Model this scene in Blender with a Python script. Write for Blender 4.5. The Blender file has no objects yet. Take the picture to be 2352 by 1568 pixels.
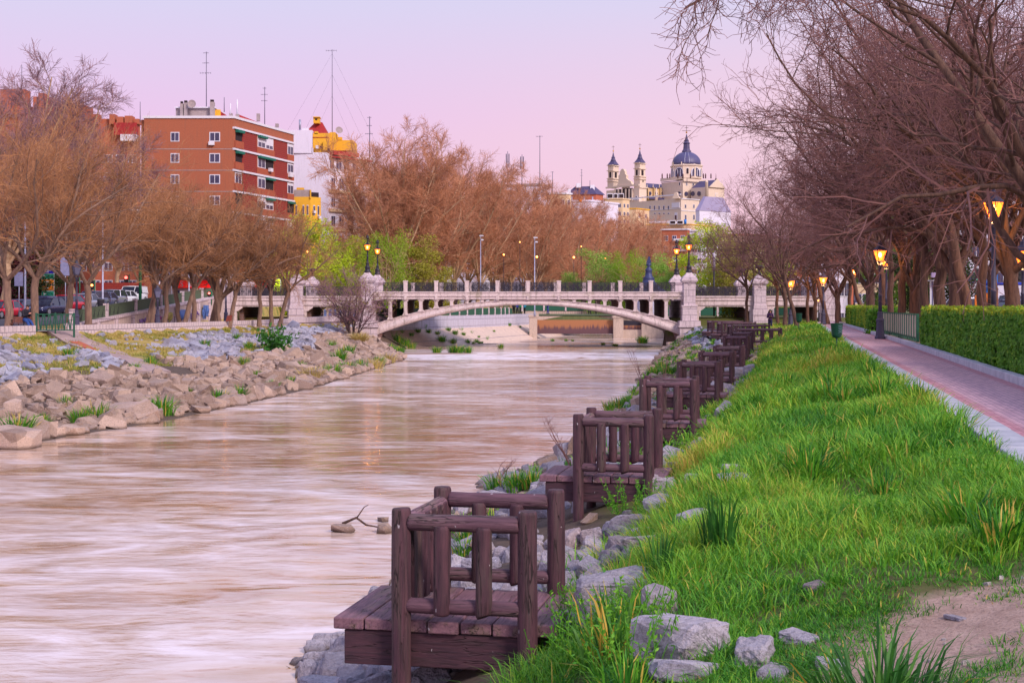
import bpy, bmesh, math, random
import numpy as np
from mathutils import Vector, Matrix, Euler
R_ = math.radians
scene = bpy.context.scene
COL = scene.collection
random.seed(7)
RNG = np.random.default_rng(11)
CAMZ = 1.5
F = 3266.7          # focal length in photo units (photo taken as 2352 units wide)
HZ = 703.0          # row of the horizon

def W(xd, yd, d):
    return Vector(((xd - 1176) * d / F, d, CAMZ + (HZ - yd) * d / F))

ORD = ['first', 'second', 'third', 'fourth', 'fifth', 'sixth', 'seventh', 'eighth', 'ninth', 'tenth', 'eleventh', 'twelfth',
       'thirteenth', 'fourteenth', 'fifteenth', 'sixteenth', 'seventeenth', 'eighteenth', 'nineteenth', 'twentieth']
def ordn(i):
    if i < 20: return ORD[i]
    t = ['twenty', 'thirty', 'forty', 'fifty', 'sixty'][(i + 1) // 10 - 2]
    r = (i + 1) % 10
    return t + ('-' + ORD[r - 1] if r else 'th') if r else t[:-1] + 'ieth'

def S(r, g, b, a=1.0):
    f = lambda c: (c / 255 / 12.92) if c / 255 <= 0.04045 else ((c / 255 + 0.055) / 1.055) ** 2.4
    return (f(r), f(g), f(b), a)

# ------------------------------------------------------------------ materials
MATS = {}
def nt_new(name):
    m = bpy.data.materials.new(name); m.use_nodes = True
    nt = m.node_tree; nt.nodes.clear()
    out = nt.nodes.new('ShaderNodeOutputMaterial'); b = nt.nodes.new('ShaderNodeBsdfPrincipled')
    nt.links.new(b.outputs[0], out.inputs[0])
    return m, nt, b, out
def N(nt, t, **kw):
    n = nt.nodes.new(t)
    for k, v in kw.items():
        if k in n.inputs.keys() if isinstance(k, str) else False: n.inputs[k].default_value = v
        else: setattr(n, k, v)
    return n
def ramp(nt, stops, interp='LINEAR'):
    r = nt.nodes.new('ShaderNodeValToRGB'); r.color_ramp.interpolation = interp
    el = r.color_ramp.elements
    el[0].position = stops[0][0]; el[0].color = stops[0][1]
    el[1].position = stops[-1][0]; el[1].color = stops[-1][1]
    for p, c in stops[1:-1]:
        e = el.new(p); e.color = c
    return r
def coords(nt, stretch=(1, 1, 1), world=False, rot=0):
    if world: g = nt.nodes.new('ShaderNodeNewGeometry'); o = g.outputs['Position']
    else: g = nt.nodes.new('ShaderNodeTexCoord'); o = g.outputs['Object']
    m = nt.nodes.new('ShaderNodeMapping'); m.inputs['Scale'].default_value = stretch; m.inputs['Rotation'].default_value = (0, 0, rot)
    nt.links.new(o, m.inputs[0])
    return m.outputs[0]
def noise(nt, vec, scale, detail=5, rough=.6, dist=0):
    n = nt.nodes.new('ShaderNodeTexNoise'); n.inputs['Scale'].default_value = scale
    n.inputs['Detail'].default_value = detail; n.inputs['Roughness'].default_value = rough; n.inputs['Distortion'].default_value = dist
    nt.links.new(vec, n.inputs['Vector']); return n.outputs['Fac']
def mixc(nt, fac, a, b, mode='MIX'):
    m = nt.nodes.new('ShaderNodeMix'); m.data_type = 'RGBA'; m.blend_type = mode
    for s, v in ((0, fac), (6, a), (7, b)):
        if hasattr(v, 'links') or isinstance(v, bpy.types.NodeSocket): nt.links.new(v, m.inputs[s])
        else: m.inputs[s].default_value = v
    return m.outputs[2]
def mth(nt, op, a, b=0.0, c=None):
    m = nt.nodes.new('ShaderNodeMath'); m.operation = op
    for i, v in enumerate((a, b) if c is None else (a, b, c)):
        if isinstance(v, bpy.types.NodeSocket): nt.links.new(v, m.inputs[i])
        else: m.inputs[i].default_value = v
    return m.outputs[0]
def mrange(nt, v, a, b, c=0, d=1):
    m = nt.nodes.new('ShaderNodeMapRange'); nt.links.new(v, m.inputs[0])
    for i, x in enumerate((a, b, c, d)): m.inputs[i + 1].default_value = x
    return m.outputs[0]
def bump(nt, b, h, strength=.4, dist=.02):
    n = nt.nodes.new('ShaderNodeBump'); n.inputs['Strength'].default_value = strength; n.inputs['Distance'].default_value = dist
    nt.links.new(h, n.inputs['Height']); nt.links.new(n.outputs[0], b.inputs['Normal']); return n

def M(name, c1=None, c2=None, scale=4, rough=.8, bmp=0, bscale=25, bdist=.02, stretch=(1, 1, 1), metal=0, rnd=0.0, world=False, spec=.5, emit=None, estr=0, dirt=0):
    if name in MATS: return MATS[name]
    m, nt, b, out = nt_new(name)
    v = coords(nt, stretch, world)
    c2 = c2 or tuple(x * .7 for x in c1[:3]) + (1,)
    f = noise(nt, v, scale, 6, .65)
    f = mrange(nt, f, .3, .7)
    col = mixc(nt, f, c1, c2)
    if dirt:
        f2 = mrange(nt, noise(nt, coords(nt, (1.5, 1.5, .22), world), 1.6, 7, .7), .45, .75, 0, dirt)
        col = mixc(nt, f2, col, (.06, .055, .055, 1))
    if rnd:
        oi = nt.nodes.new('ShaderNodeObjectInfo')
        hs = nt.nodes.new('ShaderNodeHueSaturation'); nt.links.new(col, hs.inputs['Color'])
        nt.links.new(mrange(nt, oi.outputs['Random'], 0, 1, 1 - rnd, 1 + rnd), hs.inputs['Value'])
        col = hs.outputs[0]
    nt.links.new(col, b.inputs['Base Color'])
    b.inputs['Roughness'].default_value = rough; b.inputs['Metallic'].default_value = metal
    b.inputs['Specular IOR Level'].default_value = spec
    if bmp: bump(nt, b, noise(nt, v, bscale, 6, .7), bmp, bdist)
    if emit:
        b.inputs['Emission Color'].default_value = emit; b.inputs['Emission Strength'].default_value = estr
    MATS[name] = m
    return m

# ------------------------------------------------------------------ tagging
def tag(o, label=None, cat=None, group=None, kind=None):
    if label: o['label'] = label
    if cat: o['category'] = cat
    if group: o['group'] = group
    if kind: o['kind'] = kind
    return o
def empty(name, loc=(0, 0, 0), label=None, cat=None, group=None, rz=0, kind=None):
    o = bpy.data.objects.new(name, None); COL.objects.link(o); o.location = loc; o.rotation_euler = (0, 0, rz)
    o.empty_display_size = .2
    return tag(o, label, cat, group, kind)
def link(name, me, mat=None, parent=None, loc=None):
    o = bpy.data.objects.new(name, me); COL.objects.link(o)
    if mat is not None and len(me.materials) == 0:
        for mm in (mat if isinstance(mat, (list, tuple)) else [mat]): me.materials.append(mm)
    if parent: o.parent = parent
    if loc is not None: o.location = loc
    return o
KIDS = {}
def kids(o): return list(o.children)
def copy_tree(o, parent=None, depth=0):
    c = o.copy(); COL.objects.link(c)
    if parent is not None: c.parent = parent
    for ch in CH.get(o.name, []): copy_tree(ch, c, depth + 1)
    return c
CH = {}
def reg(root):
    """remember children (children lookup is slow in big files)"""
    m = {}
    for o in COL.objects:
        if o.parent: m.setdefault(o.parent.name, []).append(o)
    def rec(o):
        CH[o.name] = m.get(o.name, [])
        for c in CH[o.name]: rec(c)
    rec(root)
    return root

# ------------------------------------------------------------------ mesh helpers
def mesh_np(name, V, quads=None, tris=None, smooth=False, attr=None):
    me = bpy.data.meshes.new(name)
    V = np.asarray(V, dtype=np.float32)
    nq = 0 if quads is None else len(quads); nt_ = 0 if tris is None else len(tris)
    loops = []
    if nq: loops.append(np.asarray(quads, dtype=np.int32).ravel())
    if nt_: loops.append(np.asarray(tris, dtype=np.int32).ravel())
    loops = np.concatenate(loops)
    me.vertices.add(len(V)); me.vertices.foreach_set('co', V.ravel())
    me.loops.add(len(loops)); me.loops.foreach_set('vertex_index', loops)
    me.polygons.add(nq + nt_)
    st = np.concatenate([np.arange(nq) * 4, nq * 4 + np.arange(nt_) * 3]).astype(np.int32)
    tot = np.concatenate([np.full(nq, 4), np.full(nt_, 3)]).astype(np.int32)
    me.polygons.foreach_set('loop_start', st); me.polygons.foreach_set('loop_total', tot)
    me.polygons.foreach_set('use_smooth', np.full(nq + nt_, bool(smooth)))
    if attr:
        for k, a in attr.items():
            at = me.attributes.new(k, 'FLOAT', 'POINT'); at.data.foreach_set('value', np.asarray(a, dtype=np.float32))
    me.update(); me.validate()
    return me

class MB:
    def __init__(s): s.v = []; s.f = []; s.m = []; s.sm = []
    def add(s, vs, fs, mi=0, sm=False):
        o = len(s.v); s.v += [tuple(v) for v in vs]; s.f += [tuple(i + o for i in f) for f in fs]; s.m += [mi] * len(fs); s.sm += [sm] * len(fs)
        return s
    def box(s, c, d, rz=0, mi=0, M4=None):
        x, y, z = d[0] / 2, d[1] / 2, d[2] / 2
        vs = [Vector(p) for p in ((-x, -y, -z), (x, -y, -z), (x, y, -z), (-x, y, -z), (-x, -y, z), (x, -y, z), (x, y, z), (-x, y, z))]
        if rz: 
            q = Matrix.Rotation(rz, 3, 'Z'); vs = [q @ v for v in vs]
        if M4 is not None: vs = [M4 @ v for v in vs]
        vs = [v + Vector(c) for v in vs]
        return s.add(vs, [(0, 3, 2, 1), (4, 5, 6, 7), (0, 1, 5, 4), (1, 2, 6, 5), (2, 3, 7, 6), (3, 0, 4, 7)], mi)
    def bb(s, x0, x1, y0, y1, z0, z1, mi=0): return s.box(((x0 + x1) / 2, (y0 + y1) / 2, (z0 + z1) / 2), (abs(x1 - x0), abs(y1 - y0), abs(z1 - z0)), 0, mi)
    def beam(s, a, b, w, h=None, mi=0):
        a = Vector(a); b = Vector(b); h = h or w; d = b - a; L = d.length
        if L < 1e-6: return s
        q = d.to_track_quat('X', 'Z').to_matrix()
        return s.box((a + b) / 2, (L, w, h), 0, mi, q)
    def tube(s, pts, rad, n=8, mi=0, cap=True, sm=True):
        pts = [Vector(p) for p in pts]
        if not isinstance(rad, (list, tuple)): rad = [rad] * len(pts)
        vs = []; fs = []; up = Vector((0, 0, 1))
        prevu = None
        for i, p in enumerate(pts):
            t = (pts[min(i + 1, len(pts) - 1)] - pts[max(i - 1, 0)])
            if t.length < 1e-9: t = Vector((0, 0, 1))
            t.normalize()
            if prevu is None:
                u = t.cross(up)
                if u.length < .05: u = t.cross(Vector((1, 0, 0)))
            else: u = prevu - t * prevu.dot(t)
            u.normalize(); prevu = u; w = t.cross(u)
            for k in range(n):
                a = 2 * math.pi * k / n; vs.append(p + (u * math.cos(a) + w * math.sin(a)) * rad[i])
        for i in range(len(pts) - 1):
            for k in range(n):
                a = i * n + k; b = i * n + (k + 1) % n; fs.append((a, b, b + n, a + n))
        s.add(vs, fs, mi, sm)
        if cap:
            o = len(s.v) - len(vs)
            s.f.append(tuple(o + k for k in reversed(range(n)))); s.m.append(mi); s.sm.append(False)
            s.f.append(tuple(o + (len(pts) - 1) * n + k for k in range(n))); s.m.append(mi); s.sm.append(False)
        return s
    def lathe(s, prof, c=(0, 0, 0), n=12, mi=0, sm=True, rot=0, sx=1, sy=1):
        vs = []; fs = []
        for r, z in prof:
            for k in range(n):
                a = 2 * math.pi * k / n + rot; vs.append((c[0] + r * math.cos(a) * sx, c[1] + r * math.sin(a) * sy, c[2] + z))
        for i in range(len(prof) - 1):
            for k in range(n):
                a = i * n + k; b = i * n + (k + 1) % n; fs.append((a, b, b + n, a + n))
        fs.append(tuple(reversed(range(n)))); fs.append(tuple((len(prof) - 1) * n + k for k in range(n)))
        o = len(s.f); s.add(vs, fs, mi, sm); s.sm[-1] = False; s.sm[-2] = False
        return s
    def prism(s, poly, y0, y1, mi=0, axis='y'):
        n = len(poly)
        if axis == 'y': vs = [(x, y0, z) for x, z in poly] + [(x, y1, z) for x, z in poly]
        elif axis == 'z': vs = [(x, z, y0) for x, z in poly] + [(x, z, y1) for x, z in poly]
        else: vs = [(y0, x, z) for x, z in poly] + [(y1, x, z) for x, z in poly]
        fs = [tuple(range(n)), tuple(reversed(range(n, 2 * n)))] + [((i + 1) % n, i, i + n, (i + 1) % n + n) for i in range(n)]
        return s.add(vs, fs, mi)
    def quad(s, a, b, c, d, mi=0): return s.add([a, b, c, d], [(0, 1, 2, 3)], mi)
    def sphere(s, c, r, n=10, m=7, mi=0, sc=(1, 1, 1)):
        prof = [(max(1e-4, math.sin(math.pi * i / m)) * r, -math.cos(math.pi * i / m) * r * sc[2]) for i in range(m + 1)]
        return s.lathe(prof, c, n, mi, True, 0, sc[0], sc[1])
    def xf(s, Mx):
        s.v = [tuple(Mx @ Vector(v)) for v in s.v]; return s
    def mesh(s, name):
        me = bpy.data.meshes.new(name); me.from_pydata(s.v, [], s.f)
        me.polygons.foreach_set('material_index', s.m); me.polygons.foreach_set('use_smooth', s.sm)
        bm = bmesh.new(); bm.from_mesh(me); bmesh.ops.recalc_face_normals(bm, faces=bm.faces); bm.to_mesh(me); bm.free()
        me.update(); return me
    def build(s, name, mat, parent=None, loc=None, bevel=0, seg=2):
        o = link(name, s.mesh(name), mat, parent, loc)
        if bevel:
            b = o.modifiers.new('Bevel', 'BEVEL'); b.width = bevel; b.segments = seg; b.limit_method = 'ANGLE'; b.angle_limit = R_(40)
        return o
# ------------------------------------------------------------------ terrain description (x right, y away from the viewer, z up)
WZ = -2.7
def Rw(y): return np.interp(y, [-10, 0, 16, 33, 40.7, 60, 93, 141, 160, 185, 260, 420], [-6.5, -4.6, -2.3, -.5, 1.67, 4.6, 9.1, 15.3, 17.5, 21.5, 45, 110])
def Bx(y): return np.interp(y, [-10, 0, 11.3, 20.6, 29, 38.8, 48, 56, 64, 72, 80, 100, 118, 141], [-3.2, -1.5, .45, 2.25, 3.95, 5.9, 7.65, 9.35, 10.9, 12.4, 14.0, 17.2, 18.0, 18.2])
def Lp(y): return 5.68 + .195 * (np.asarray(y, dtype=float) - 18)
def Lw(y): return np.interp(y, [-10, 20, 42, 52.4, 61.8, 75, 112, 130, 141, 146, 163, 185, 260, 420], [-26, -20, -15.1, -12.6, -11.3, -10, -8.4, -11.2, -12.6, -9.5, -2.3, 3.0, 22, 80])
def Lt(y): return np.interp(y, [-10, 60, 80, 98, 140, 146, 163, 185, 260, 420], [-46, -33, -28.8, -25, -16.8, -12.9, -5.8, .2, 17, 74])
def vnoise(x, y, s, seed=0):
    x = np.asarray(x, dtype=float) / s + seed * 17.3; y = np.asarray(y, dtype=float) / s - seed * 9.1
    xi = np.floor(x); yi = np.floor(y); fx = x - xi; fy = y - yi
    def h(a, b):
        t = np.sin(a * 127.1 + b * 311.7 + seed * 74.7) * 43758.5453; return t - np.floor(t)
    fx = fx * fx * (3 - 2 * fx); fy = fy * fy * (3 - 2 * fy)
    return (h(xi, yi) * (1 - fx) + h(xi + 1, yi) * fx) * (1 - fy) + (h(xi, yi + 1) * (1 - fx) + h(xi + 1, yi + 1) * fx) * fy
def RZ(y): return np.interp(y, [-10, 94, 125, 133, 172, 200, 400], [0, 0, .45, .95, 1.95, 2.2, 2.2])
def H(x, y):
    x = np.asarray(x, dtype=float); y = np.asarray(y, dtype=float)
    rw, bx, lp, lw, lt = Rw(y), Bx(y), Lp(y), Lw(y), Lt(y)
    bx = np.maximum(bx, rw + .3); lp = np.maximum(lp, bx + .5)
    bed = WZ - .7
    # right bank
    def seg(a, b, za, zb): return za + (zb - za) * np.clip((x - a) / np.maximum(b - a, 1e-3), 0, 1)
    zr = np.where(x < rw, bed + (WZ - bed) * np.clip((x - rw + 2) / 2, 0, 1), 0)
    c = bx + .38 * (lp - bx)
    bz = np.interp(y, [0, 56, 66, 80, 120, 141], [-1.22, -1.22, -.95, -.85, -.8, -.6])
    cz = np.interp(y, [0, 60, 141], [-.42, -.42, -.3])
    rr = np.where(x < bx, seg(rw, bx, WZ, 0) * 0 + WZ + (bz - WZ) * np.clip((x - rw) / np.maximum(bx - rw, 1e-3), 0, 1) ** .9,
         np.where(x < c, bz + (cz - bz) * np.sin(np.clip((x - bx) / (c - bx), 0, 1) * math.pi / 2),
                  cz + (-.05 - cz) * np.clip((x - c) / (lp - c), 0, 1)))
    bumpy = (vnoise(x, y, .9, 1) - .5) * .16 + (vnoise(x, y, 2.6, 2) - .5) * .22
    msk = np.clip((lp - x) / 1.2, 0, 1) * np.clip((x - rw) / .8, 0, 1)
    rr = rr + bumpy * msk
    rr = np.where(x > lp, -.05 - .0 * x, rr)
    zr = np.where(x < rw, zr, rr)
    # beyond the bridge the right side is a flat embankment
    zr = np.where((y > 143) & (x > rw), .3, zr)
    # left bank
    up = (y > 143.5)
    topz = np.where(up, -2.3, -.32)
    zl = np.where(x > lw, bed + (WZ - bed) * np.clip((lw + 2 - x) / 2, 0, 1), WZ + (topz - WZ) * np.clip((lw - x) / np.maximum(lw - lt, .1), 0, 1))
    bl = (vnoise(x, y, 1.7, 3) - .5) * .35
    zl = zl + np.where(up, 0, bl * np.clip((lw - x) / 1.5, 0, 1) * np.clip((x - lt) / 2, 0, 1))
    zl = np.where(x < lt - np.where(up, .9, 0), np.where(up, .35, -.02), zl)
    zl = np.where((x < -28.6) & (y > 93.0), np.maximum(RZ(y), -.02), zl)
    z = np.where(x > (rw + lw) / 2, zr, zl)
    # the hill of the old town
    hill = 44 * np.clip((y - 600) / 380, 0, 1) * np.clip((x + 60) / 160, 0, 1)
    return z + hill
def hit(xd, yd, dmin=5, dmax=400, off=0.0):
    """where a line of sight meets the ground"""
    ds = np.concatenate([np.arange(dmin, 60, .05), np.arange(60, dmax, .2)])
    x = (xd - 1176) * ds / F; z = CAMZ + (HZ - yd) * ds / F
    g = np.maximum(H(x, ds), WZ) + off
    k = np.argmax(z <= g)
    if z[k] > g[k]: return None
    return Vector((float(x[k]), float(ds[k]), float(g[k])))

def axis_vals(brk):
    out = []
    for a, b, st in brk: out += list(np.arange(a, b, st))
    return np.array(out + [brk[-1][1]])
def grid_mesh(name, xs, ys, fn):
    X, Y = np.meshgrid(xs, ys); Z = fn(X, Y)
    V = np.stack([X, Y, Z], -1).reshape(-1, 3)
    nx, ny = len(xs), len(ys)
    i = np.arange(nx - 1)[None, :] + np.arange(ny - 1)[:, None] * nx
    q = np.stack([i, i + 1, i + 1 + nx, i + nx], -1).reshape(-1, 4)
    return mesh_np(name, V, q, smooth=True)

# ground material: worn earth, grass base, dry grass on the left bank
def ground_material():
    m, nt, b, out = nt_new('ground')
    g = nt.nodes.new('ShaderNodeNewGeometry'); P = g.outputs['Position']
    sep = nt.nodes.new('ShaderNodeSeparateXYZ'); nt.links.new(P, sep.inputs[0])
    n1 = noise(nt, P, .9, 8, .7); n2 = noise(nt, P, 7, 8, .75); n3 = noise(nt, P, 45, 5, .7)
    soil = mixc(nt, mrange(nt, n2, .3, .7), S(198, 168, 156), S(158, 128, 116))
    soil = mixc(nt, mrange(nt, n3, .5, .66, 0, .8), soil, S(120, 98, 88))
    dry = mixc(nt, mrange(nt, n2, .35, .65), S(196, 164, 96), S(150, 136, 70))
    dry = mixc(nt, mrange(nt, n1, .5, .62), dry, S(92, 112, 48))
    grn = mixc(nt, mrange(nt, n2, .35, .65), S(88, 108, 42), S(70, 80, 36))
    far_ = mth(nt, 'MULTIPLY', mth(nt, 'MAXIMUM', mth(nt, 'SUBTRACT', sep.outputs[1], 8.4), 0.0), -2.0)
    dl = mth(nt, 'ADD', mth(nt, 'ADD', far_, mth(nt, 'SUBTRACT', sep.outputs[0], mth(nt, 'MULTIPLY', sep.outputs[1], .33))), mth(nt, 'ADD', .78, mth(nt, 'MULTIPLY', mth(nt, 'SUBTRACT', n1, .5), 1.6)))
    turf = mrange(nt, dl, .1, -.25)
    soil = mixc(nt, turf, soil, mixc(nt, mrange(nt, n2, .35, .65), S(84, 100, 40), S(98, 88, 52)))
    left = mrange(nt, sep.outputs[0], -7, -8)
    col = mixc(nt, left, soil, dry)
    # rocky soil low on the banks, darkened to stand in for shade between rocks
    low = mrange(nt, mth(nt, 'ADD', sep.outputs[2], mth(nt, 'MULTIPLY', n1, .8)), -.9, -1.15)
    col = mixc(nt, low, col, mixc(nt, mrange(nt, n2, .3, .7), S(110, 90, 80), S(74, 62, 56)))
    # sand of the promenade on the left, park ground on the right, far ground
    nt.links.new(col, b.inputs['Base Color']); b.inputs['Roughness'].default_value = .95
    bump(nt, b, mth(nt, 'ADD', n3, mth(nt, 'MULTIPLY', n2, 1.5)), .6, .03)
    return m
gm = grid_mesh('ground', axis_vals([(-2500, -300, 200), (-300, -60, 20), (-60, -34, 2), (-34, -6, .5), (-6, 8, .16), (8, 34, .5), (34, 60, 2), (60, 300, 20), (300, 2500, 200)]),
               axis_vals([(-40, 3, 1.5), (3, 26, .16), (26, 60, .5), (60, 143, .8), (143, 144, .5), (144, 200, 1.5), (200, 260, 6), (260, 1300, 40), (1300, 4500, 400)]), H)
tag(link('ground', gm, ground_material()), kind='structure')

# river
def water_material():
    m, nt, b, out = nt_new('water')
    g = nt.nodes.new('ShaderNodeNewGeometry'); P = g.outputs['Position']
    def stretched(s, rot):
        mp = nt.nodes.new('ShaderNodeMapping'); mp.inputs['Scale'].default_value = s; mp.inputs['Rotation'].default_value = (0, 0, rot)
        nt.links.new(P, mp.inputs[0]); return mp.outputs[0]
    a1 = noise(nt, stretched((.45, .8, 1), .2), 1.0, 2, .5, 1.0)
    a2 = noise(nt, stretched((1.3, 3.4, 1), .12), 1.0, 3, .55, .8)
    a4 = noise(nt, stretched((3.4, 8, 1), .1), 1.0, 3, .55, .5)
    a3 = noise(nt, stretched((.09, .16, 1), .35), 1.0, 4, .55, 1.2)
    calm = mrange(nt, a3, .42, .60, .12, 1.0)
    h = mth(nt, 'ADD', mth(nt, 'MULTIPLY', a1, .9), mth(nt, 'MULTIPLY', mth(nt, 'ADD', mth(nt, 'MULTIPLY', a2, .5), mth(nt, 'MULTIPLY', a4, .14)), calm))
    bp = nt.nodes.new('ShaderNodeBump'); bp.inputs['Strength'].default_value = 1.0; bp.inputs['Distance'].default_value = .042
    nt.links.new(h, bp.inputs['Height'])
    silt = mixc(nt, mrange(nt, a1, .3, .7), S(208, 168, 128), S(180, 140, 104))
    fr = noise(nt, stretched((.26, .55, 1), .35), 1.0, 8, .6, 1.8)
    sheen_foam = mrange(nt, mth(nt, 'ADD', mth(nt, 'ADD', mth(nt, 'MULTIPLY', fr, .62), mth(nt, 'MULTIPLY', a3, .5)), mth(nt, 'MULTIPLY', a2, .20)), .565, .83, 0, .85)  # bright sky reflection painted into the water colour as pale streaks
    sep = nt.nodes.new('ShaderNodeSeparateXYZ'); nt.links.new(P, sep.inputs[0])
    rap = mth(nt, 'MULTIPLY', mrange(nt, mth(nt, 'ADD', sep.outputs[1], mth(nt, 'MULTIPLY', a3, 16)), 112, 122), mrange(nt, mth(nt, 'ADD', sep.outputs[1], mth(nt, 'MULTIPLY', a3, 10)), 142, 132))
    sheen_foam = mth(nt, 'MAXIMUM', sheen_foam, mth(nt, 'MULTIPLY', rap, mrange(nt, fr, .36, .50, .1, .95)))  # white foam of the rapids joins the painted reflection
    nt.links.new(mixc(nt, sheen_foam, silt, S(250, 240, 250)), b.inputs['Base Color'])
    b.inputs['Roughness'].default_value = .3; b.inputs['Specular IOR Level'].default_value = 0
    gl = nt.nodes.new('ShaderNodeBsdfGlossy'); gl.inputs['Roughness'].default_value = .10; gl.inputs['Color'].default_value = (1, .97, .96, 1); nt.links.new(bp.outputs[0], gl.inputs['Normal'])
    fn = nt.nodes.new('ShaderNodeFresnel'); fn.inputs['IOR'].default_value = 1.55; nt.links.new(bp.outputs[0], fn.inputs['Normal'])
    k = mth(nt, 'MULTIPLY', mth(nt, 'MINIMUM', mth(nt, 'ADD', mth(nt, 'MULTIPLY', fn.outputs[0], .9), .16), .80), mth(nt, 'SUBTRACT', 1.0, mth(nt, 'MULTIPLY', sheen_foam, .72)))
    mx = nt.nodes.new('ShaderNodeMixShader'); nt.links.new(k, mx.inputs[0]); nt.links.new(b.outputs[0], mx.inputs[1]); nt.links.new(gl.outputs[0], mx.inputs[2]); nt.links.new(mx.outputs[0], out.inputs[0])
    return m
wm = MB()
wm.quad((-120, -20, WZ), (120, -20, WZ), (200, 470, WZ), (-60, 470, WZ))
tag(wm.build('river_water', water_material()), kind='structure')

# ------------------------------------------------------------------ paved path with its kerbs
def path_material():
    m, nt, b, out = nt_new('brick_path')
    tc = nt.nodes.new('ShaderNodeUVMap'); U = tc.outputs[0]
    br = nt.nodes.new('ShaderNodeTexBrick'); nt.links.new(U, br.inputs[0])
    br.inputs['Scale'].default_value = 1.0; br.inputs['Brick Width'].default_value = .22; br.inputs['Row Height'].default_value = .11
    br.inputs['Mortar Size'].default_value = .006; br.inputs['Mortar Smooth'].default_value = .3; br.inputs['Bias'].default_value = 0
    br.inputs['Color1'].default_value = S(220, 176, 188); br.inputs['Color2'].default_value = S(190, 150, 168); br.inputs['Mortar'].default_value = S(130, 104, 116)
    sep = nt.nodes.new('ShaderNodeSeparateXYZ'); nt.links.new(U, sep.inputs[0])
    n = noise(nt, U, 1.3, 6, .7); n2 = noise(nt, U, 14, 6, .7)
    e = mth(nt, 'ABSOLUTE', mth(nt, 'SUBTRACT', sep.outputs[1], .9))
    edge = mrange(nt, mth(nt, 'ADD', e, mth(nt, 'MULTIPLY', n, .25)), .72, .86)
    red = mixc(nt, mrange(nt, n2, .3, .7), S(196, 104, 112), S(160, 84, 94))
    col = mixc(nt, mth(nt, 'MULTIPLY', edge, mrange(nt, n2, .35, .65, .25, .7)), br.outputs['Color'], red)
    col = mixc(nt, mrange(nt, n, .52, .75, 0, .5), col, S(150, 118, 130))
    nt.links.new(col, b.inputs['Base Color']); b.inputs['Roughness'].default_value = .75
    bump(nt, b, mth(nt, 'SUBTRACT', mth(nt, 'MULTIPLY', n2, .4), br.outputs['Fac']), .5, .012)
    return m
def strip(name, mat, f0, f1, ys, z, uvw=None, parent=None):
    vs = []; fs = []
    for y in ys: vs += [(f0(y), y, z), (f1(y), y, z)]
    for i in range(len(ys) - 1): fs.append((2 * i, 2 * i + 1, 2 * i + 3, 2 * i + 2))
    mb = MB(); mb.add(vs, fs); me = mb.mesh(name)
    if uvw:
        uv = me.uv_layers.new(name='UVMap')
        for p in me.polygons:
            for li in p.loop_indices:
                v = me.vertices[me.loops[li].vertex_index].co
                s_ = v.y * 1.02; t_ = (v.x - f0(v.y)) / (f1(v.y) - f0(v.y)) * uvw
                uv.data[li].uv = (s_, t_)
    return link(name, me, mat, parent)
Rp = lambda y: float(np.interp(y, [0, 25.8, 52, 114, 140], [4.1, 9.35, 14.6, 26.4, 31.6]))
Li = lambda y: float(Lp(y)) + .5
ys = list(np.arange(2, 60, 1.0)) + list(np.arange(60, 136, 3))
tag(strip('brick_path', path_material(), Li, Rp, ys, .012, 1.8), kind='structure')
granite = M('pale_granite', S(196, 196, 208), S(158, 160, 176), 3, .8, .5, 60, .01, world=True)
def kerb(name, f0, f1, ys, z0, z1, mat, jl=1.0, parent=None, bev=.02):
    mb = MB(); y = ys[0]
    while y < ys[1]:
        L = jl * random.uniform(.9, 1.1) * (1 if y < 50 else 3); y2 = min(y + L, ys[1]); dz = random.uniform(-.006, .006)
        a, b, c, d = (f0(y), y + .008), (f1(y), y + .008), (f1(y2), y2 - .008), (f0(y2), y2 - .008)
        mb.add([(p[0], p[1], z0) for p in (a, b, c, d)] + [(p[0], p[1], z1 + dz) for p in (a, b, c, d)],
               [(0, 3, 2, 1), (4, 5, 6, 7), (0, 1, 5, 4), (1, 2, 6, 5), (2, 3, 7, 6), (3, 0, 4, 7)])
        y = y2
    return mb.build(name, mat, parent, bevel=bev)
tag(kerb('kerb', lambda y: float(Lp(y)) + .02, lambda y: Li(y) - .003, (3, 135), -.3, .03, granite, 1.1), kind='structure')
tag(kerb('kerb', lambda y: Rp(y) + .003, lambda y: Rp(y) + .20, (12, 134), -.2, .17, granite, 1.0), kind='structure')
# street surface on the left, promenade sand, park ground on the right
asph = M('asphalt', S(92, 88, 96), S(70, 68, 76), 3, .9, .4, 80, .01, world=True)
mb = MB(); ysr = [94, 105, 115, 125, 133, 150, 172, 200, 240]
for i in range(len(ysr) - 1):
    a, b_ = ysr[i], ysr[i + 1]
    mb.quad((-62, a, float(RZ(a)) + .03), (-33.5, a, float(RZ(a)) + .03), (-33.5, b_, float(RZ(b_)) + .03), (-62, b_, float(RZ(b_)) + .03))
tag(mb.build('street', asph), kind='structure')
sand = M('promenade_sand', S(204, 182, 176), S(170, 150, 146), 2.5, .95, .3, 50, .01, world=True)
mb = MB(); yl = [30, 60, 70, 80, 92, 92.8, 98, 120, 140.5]
for i in range(len(yl) - 1):
    a, b_ = yl[i], yl[i + 1]; la, lb = float(Lt(a)) - .02, float(Lt(b_)) - .02
    w1 = -70 if b_ <= 92 else -28.5
    mb.quad((-70 if a <= 92 else -28.5, a, .006), (la, a, .006), (lb, b_, .006), (w1, b_, .006))
tag(mb.build('promenade', sand), kind='structure')
parkg = M('park_soil', S(140, 116, 98), S(104, 88, 70), .8, .95, .4, 30, .02, world=True)
mb = MB(); yy = [8, 30, 52, 80, 114, 136]
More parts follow.
